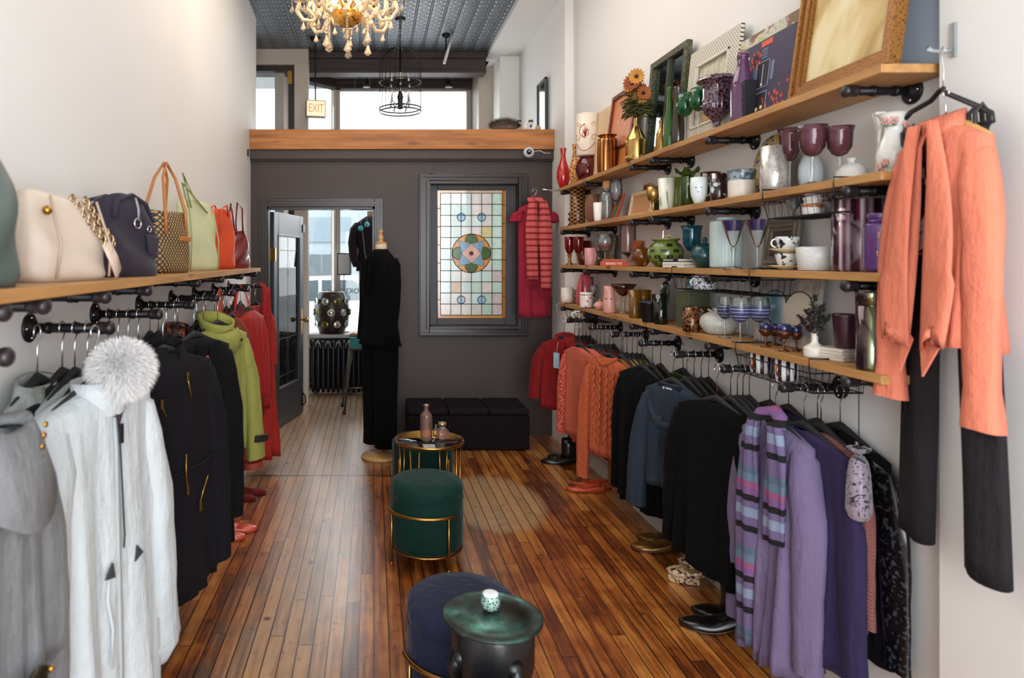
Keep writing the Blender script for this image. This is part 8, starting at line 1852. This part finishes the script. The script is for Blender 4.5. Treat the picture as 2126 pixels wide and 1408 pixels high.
# security camera on the beam
e = E('security_camera', 'small round white security camera on the end of the wooden beam', 'camera', (at(1097, 317, 6.0)[0], 6.015, at(1097, 317, 6.0)[2])); g = G(); g.ball((0, -.03, 0), .048, 20, 14); g.ob('shell', P('#c9ced6', .35), e, True); g = G(); g.ball((-.004, -.062, 0), .026, 16, 12); g.ob('lens', P('#0e1014', .08, coat=1), e, True); g = G(); g.ball((-.006, -.086, .003), .007, 8, 6); g.ob('indicator', P('#e8c8a0', .3), e, True)
G().tube([(.04, .0, .01), (.10, -.01, .02), (.15, -.01, -.005), (.20, 0, .0)], .003, 6).ob('cable', P('#d8d8d8', .5), e, True)
# things on the loft beam
def on_beam(px): return (px-775)*6.15/F
e = E('fur_cushion', 'grey-brown fluffy fur bundle on top of the wooden beam', 'cushion', (on_beam(1047), 6.14, 2.727)); g = G(); g.ball((0, 0, .05), .08, 18, 12, 0, (1.6, .9, .65)); rnd = random.Random(31)
for i in range(3500):
    u_ = rnd.uniform(-.3, 1); q = rnd.uniform(0, 6.28); s_ = math.sqrt(max(0, 1-u_*u_)); d = Vector((s_*math.cos(q), s_*math.sin(q), u_)); p0 = Vector((d.x*.125, d.y*.07, .05+d.z*.05)); dd = (d+Vector((rnd.uniform(-.5, .5), rnd.uniform(-.5, .5), rnd.uniform(-.2, .5)))).normalized(); sd = dd.cross(Vector((0, 0, 1)))*.0016; p1 = p0+dd*rnd.uniform(.02, .045)
    if p1.z < .003: p1.z = .003
    g.add([p0-sd, p0+sd, p1], [(0, 1, 2)], rnd.choice((0, 0, 1)))
g.ob('fur', [CL('#8a7a66', 'woven'), CL('#4a3e34', 'woven')], e, flip=False)
e = E('candle_pillar', 'small white pillar candle on the beam between the striped ornaments', 'candle', (on_beam(1090), 6.12, 2.727)); G().lathe([(.001, 0), (.025, 0), (.025, .07), (.001, .07)], 18).ob('wax', P('#e6e2d8', .5), e, True); G().cyl((0, 0, .068), (0, 0, .082), .0015, 6).ob('wick', IRON, e)
for px_c, lb, hh_ in ((1078, 'left', .11), (1102, 'right', .12)):
    e = E('striped_ornament', f'black and white striped ornament on the beam, {lb} one', 'ornament', (on_beam(px_c), 6.15, 2.727)); skin([(.6, 0), (.4, .2), (.5, .45), (1, .7), (.8, .95), (.2, 1)], .022, hh_, False).ob('body', STR([(0, '#1a1819'), (.5, '#dcd6cc')], .045, 'z', .4, wob=.02), e, True)
e = E('wicker_ball', 'small tan woven ball at the right end of the beam', 'ornament', (on_beam(1116), 6.13, 2.727)); g = G(); g.ball((0, 0, .026), .026, 14, 10); g.ob('ball', P('#c09a70', .8, bmp=.8, bs=200), e, True)
e = E('wall_mirror', 'dark framed mirror leaning at the right wall of the front room above the beam', 'mirror', (1.585, 6.38, 2.66), -PI/2); e.rotation_euler = (0, 0, PI/2)
g = G(); W_, h_ = .16, .58
for a in ((-W_, -W_+.015, 0, h_), (W_-.015, W_, 0, h_), (-W_, W_, h_-.015, h_), (-W_, W_, 0, .015)): g.box(a[0], a[1], 0, .02, a[2], a[3])
g.ob('frame', P('#3c3f42', .5), e); G().box(-W_+.014, W_-.014, .002, .01, .014, h_-.014).ob('glass', P('#aab0b4', .05, .9, .02), e)
# black-wall dress and striped scarf at the right
e = E('wall_peg', 'white and chrome wall peg holding the pink-red dress', 'hook', (1.598, 5.86, at(1130, 398, 5.86)[2])); G().box(-.004, .001, -.02, .02, -.03, .035).ob('plate', P('#dcd4c8', .4), e, bevel=.002); G().tube([(-.002, 0, .01), (-.10, 0, .012), (-.145, 0, .02)], [.007, .007, .010], 8).ob('arm', CHROME, e, True)
zd = at(1130, 398, 5.86)[2]+.006
RODZ['W'] = zd
dre = E('dress', 'pink-red sleeveless shift dress hanging by the black wall at right', 'dress', (1.385, 5.86, zd), .25+PI); DRM = CL('#a81e38', 'wool', .08)
hanger('black hanger inside the pink-red shift dress', (1.385, 5.86, zd-.0), .25+PI, .30)
R = body_g(.30, 1.08, .07, .29, .09, .10, .008, 3, 44, zs=-.155, zn=-.11); G().rings(R, True, False, False).ob('body', DRM, dre, True, solid=.004)
for s in (-1, 1): G().rings(sleeve_g(.30, s, .07, .10, .055, .06, .03, 0, 5), True, True, False).ob('cap_sleeve', DRM, dre, True)
SCM = STR([(0, '#c65a56'), (.62, '#8f2026'), (.95, '#c65a56')], .052, 'z', .9)
scarf('scarf', 'pink and dark red striped fringed scarf draped over the pink-red dress', (1.375, 5.79, zd-.045), .25+PI, SCM, .74, .66, .115, .07, (-.075, .045), P('#a01c30', .8), loopz=-.05, topw=.09)
# hanging necklace beside shelf
e = E('necklace', 'long thin beaded necklace hanging beside the far end of the lowest shelf', 'necklace', (1.478, 5.40, 1.24)); g = G(); pts = [(0, 0, .0), (-.03, 0, -.03), (-.025, 0, -.07), (0, 0, -.12), (.004, 0, -.2)]; g.tube(pts, .0018, 5); [g.ball((.004, 0, -.12-.02*i), .006, 6, 4) for i in range(5)]; g.ob('beads', P('#c9b8a8', .3, .4), e, True)
# outlet on right wall
Yo = F*1.668/(1853-775); zo = H-(1325-540)*Yo/F
e = E('wall_outlet', 'black double wall plate with two white duplex sockets low on the right wall', 'outlet', (XW-.0015, Yo, zo)); 
G().box(-.004, 0, -.058, .058, -.075, .075).ob('plate', P('#17150f', .3), e, bevel=.002); G().box(-.0015, .001, -.066, -.058, -.079, .079).ob('brass_edge', BRS, e)
for zz in (.034, -.034):
    G().box(-.008, -.003, -.046, .046, zz-.026, zz+.026).ob('socket', P('#d6d4d0', .35), e, bevel=.003); g = G()
    for yy in (-.024, .024):
        g.box(-.0085, -.0075, yy-.009, yy-.007, zz-.004, zz+.010); g.box(-.0085, -.0075, yy+.006, yy+.008, zz-.004, zz+.010); g.cyl((-.0085, yy, zz-.014), (-.0075, yy, zz-.014), .004, 8)
    g.ob('slots', P('#3a3836', .5), e)
# small fittings
o = tag(G().box(0, .012, -.012, .012, -.03, .03).ob('wall_bracket', IRON, None, loc=(XL(5.9)+.001, 5.9, at(508, 317, 5.9)[2]), bevel=.002), 'small dark metal bracket on the left wall near the beam', 'bracket')
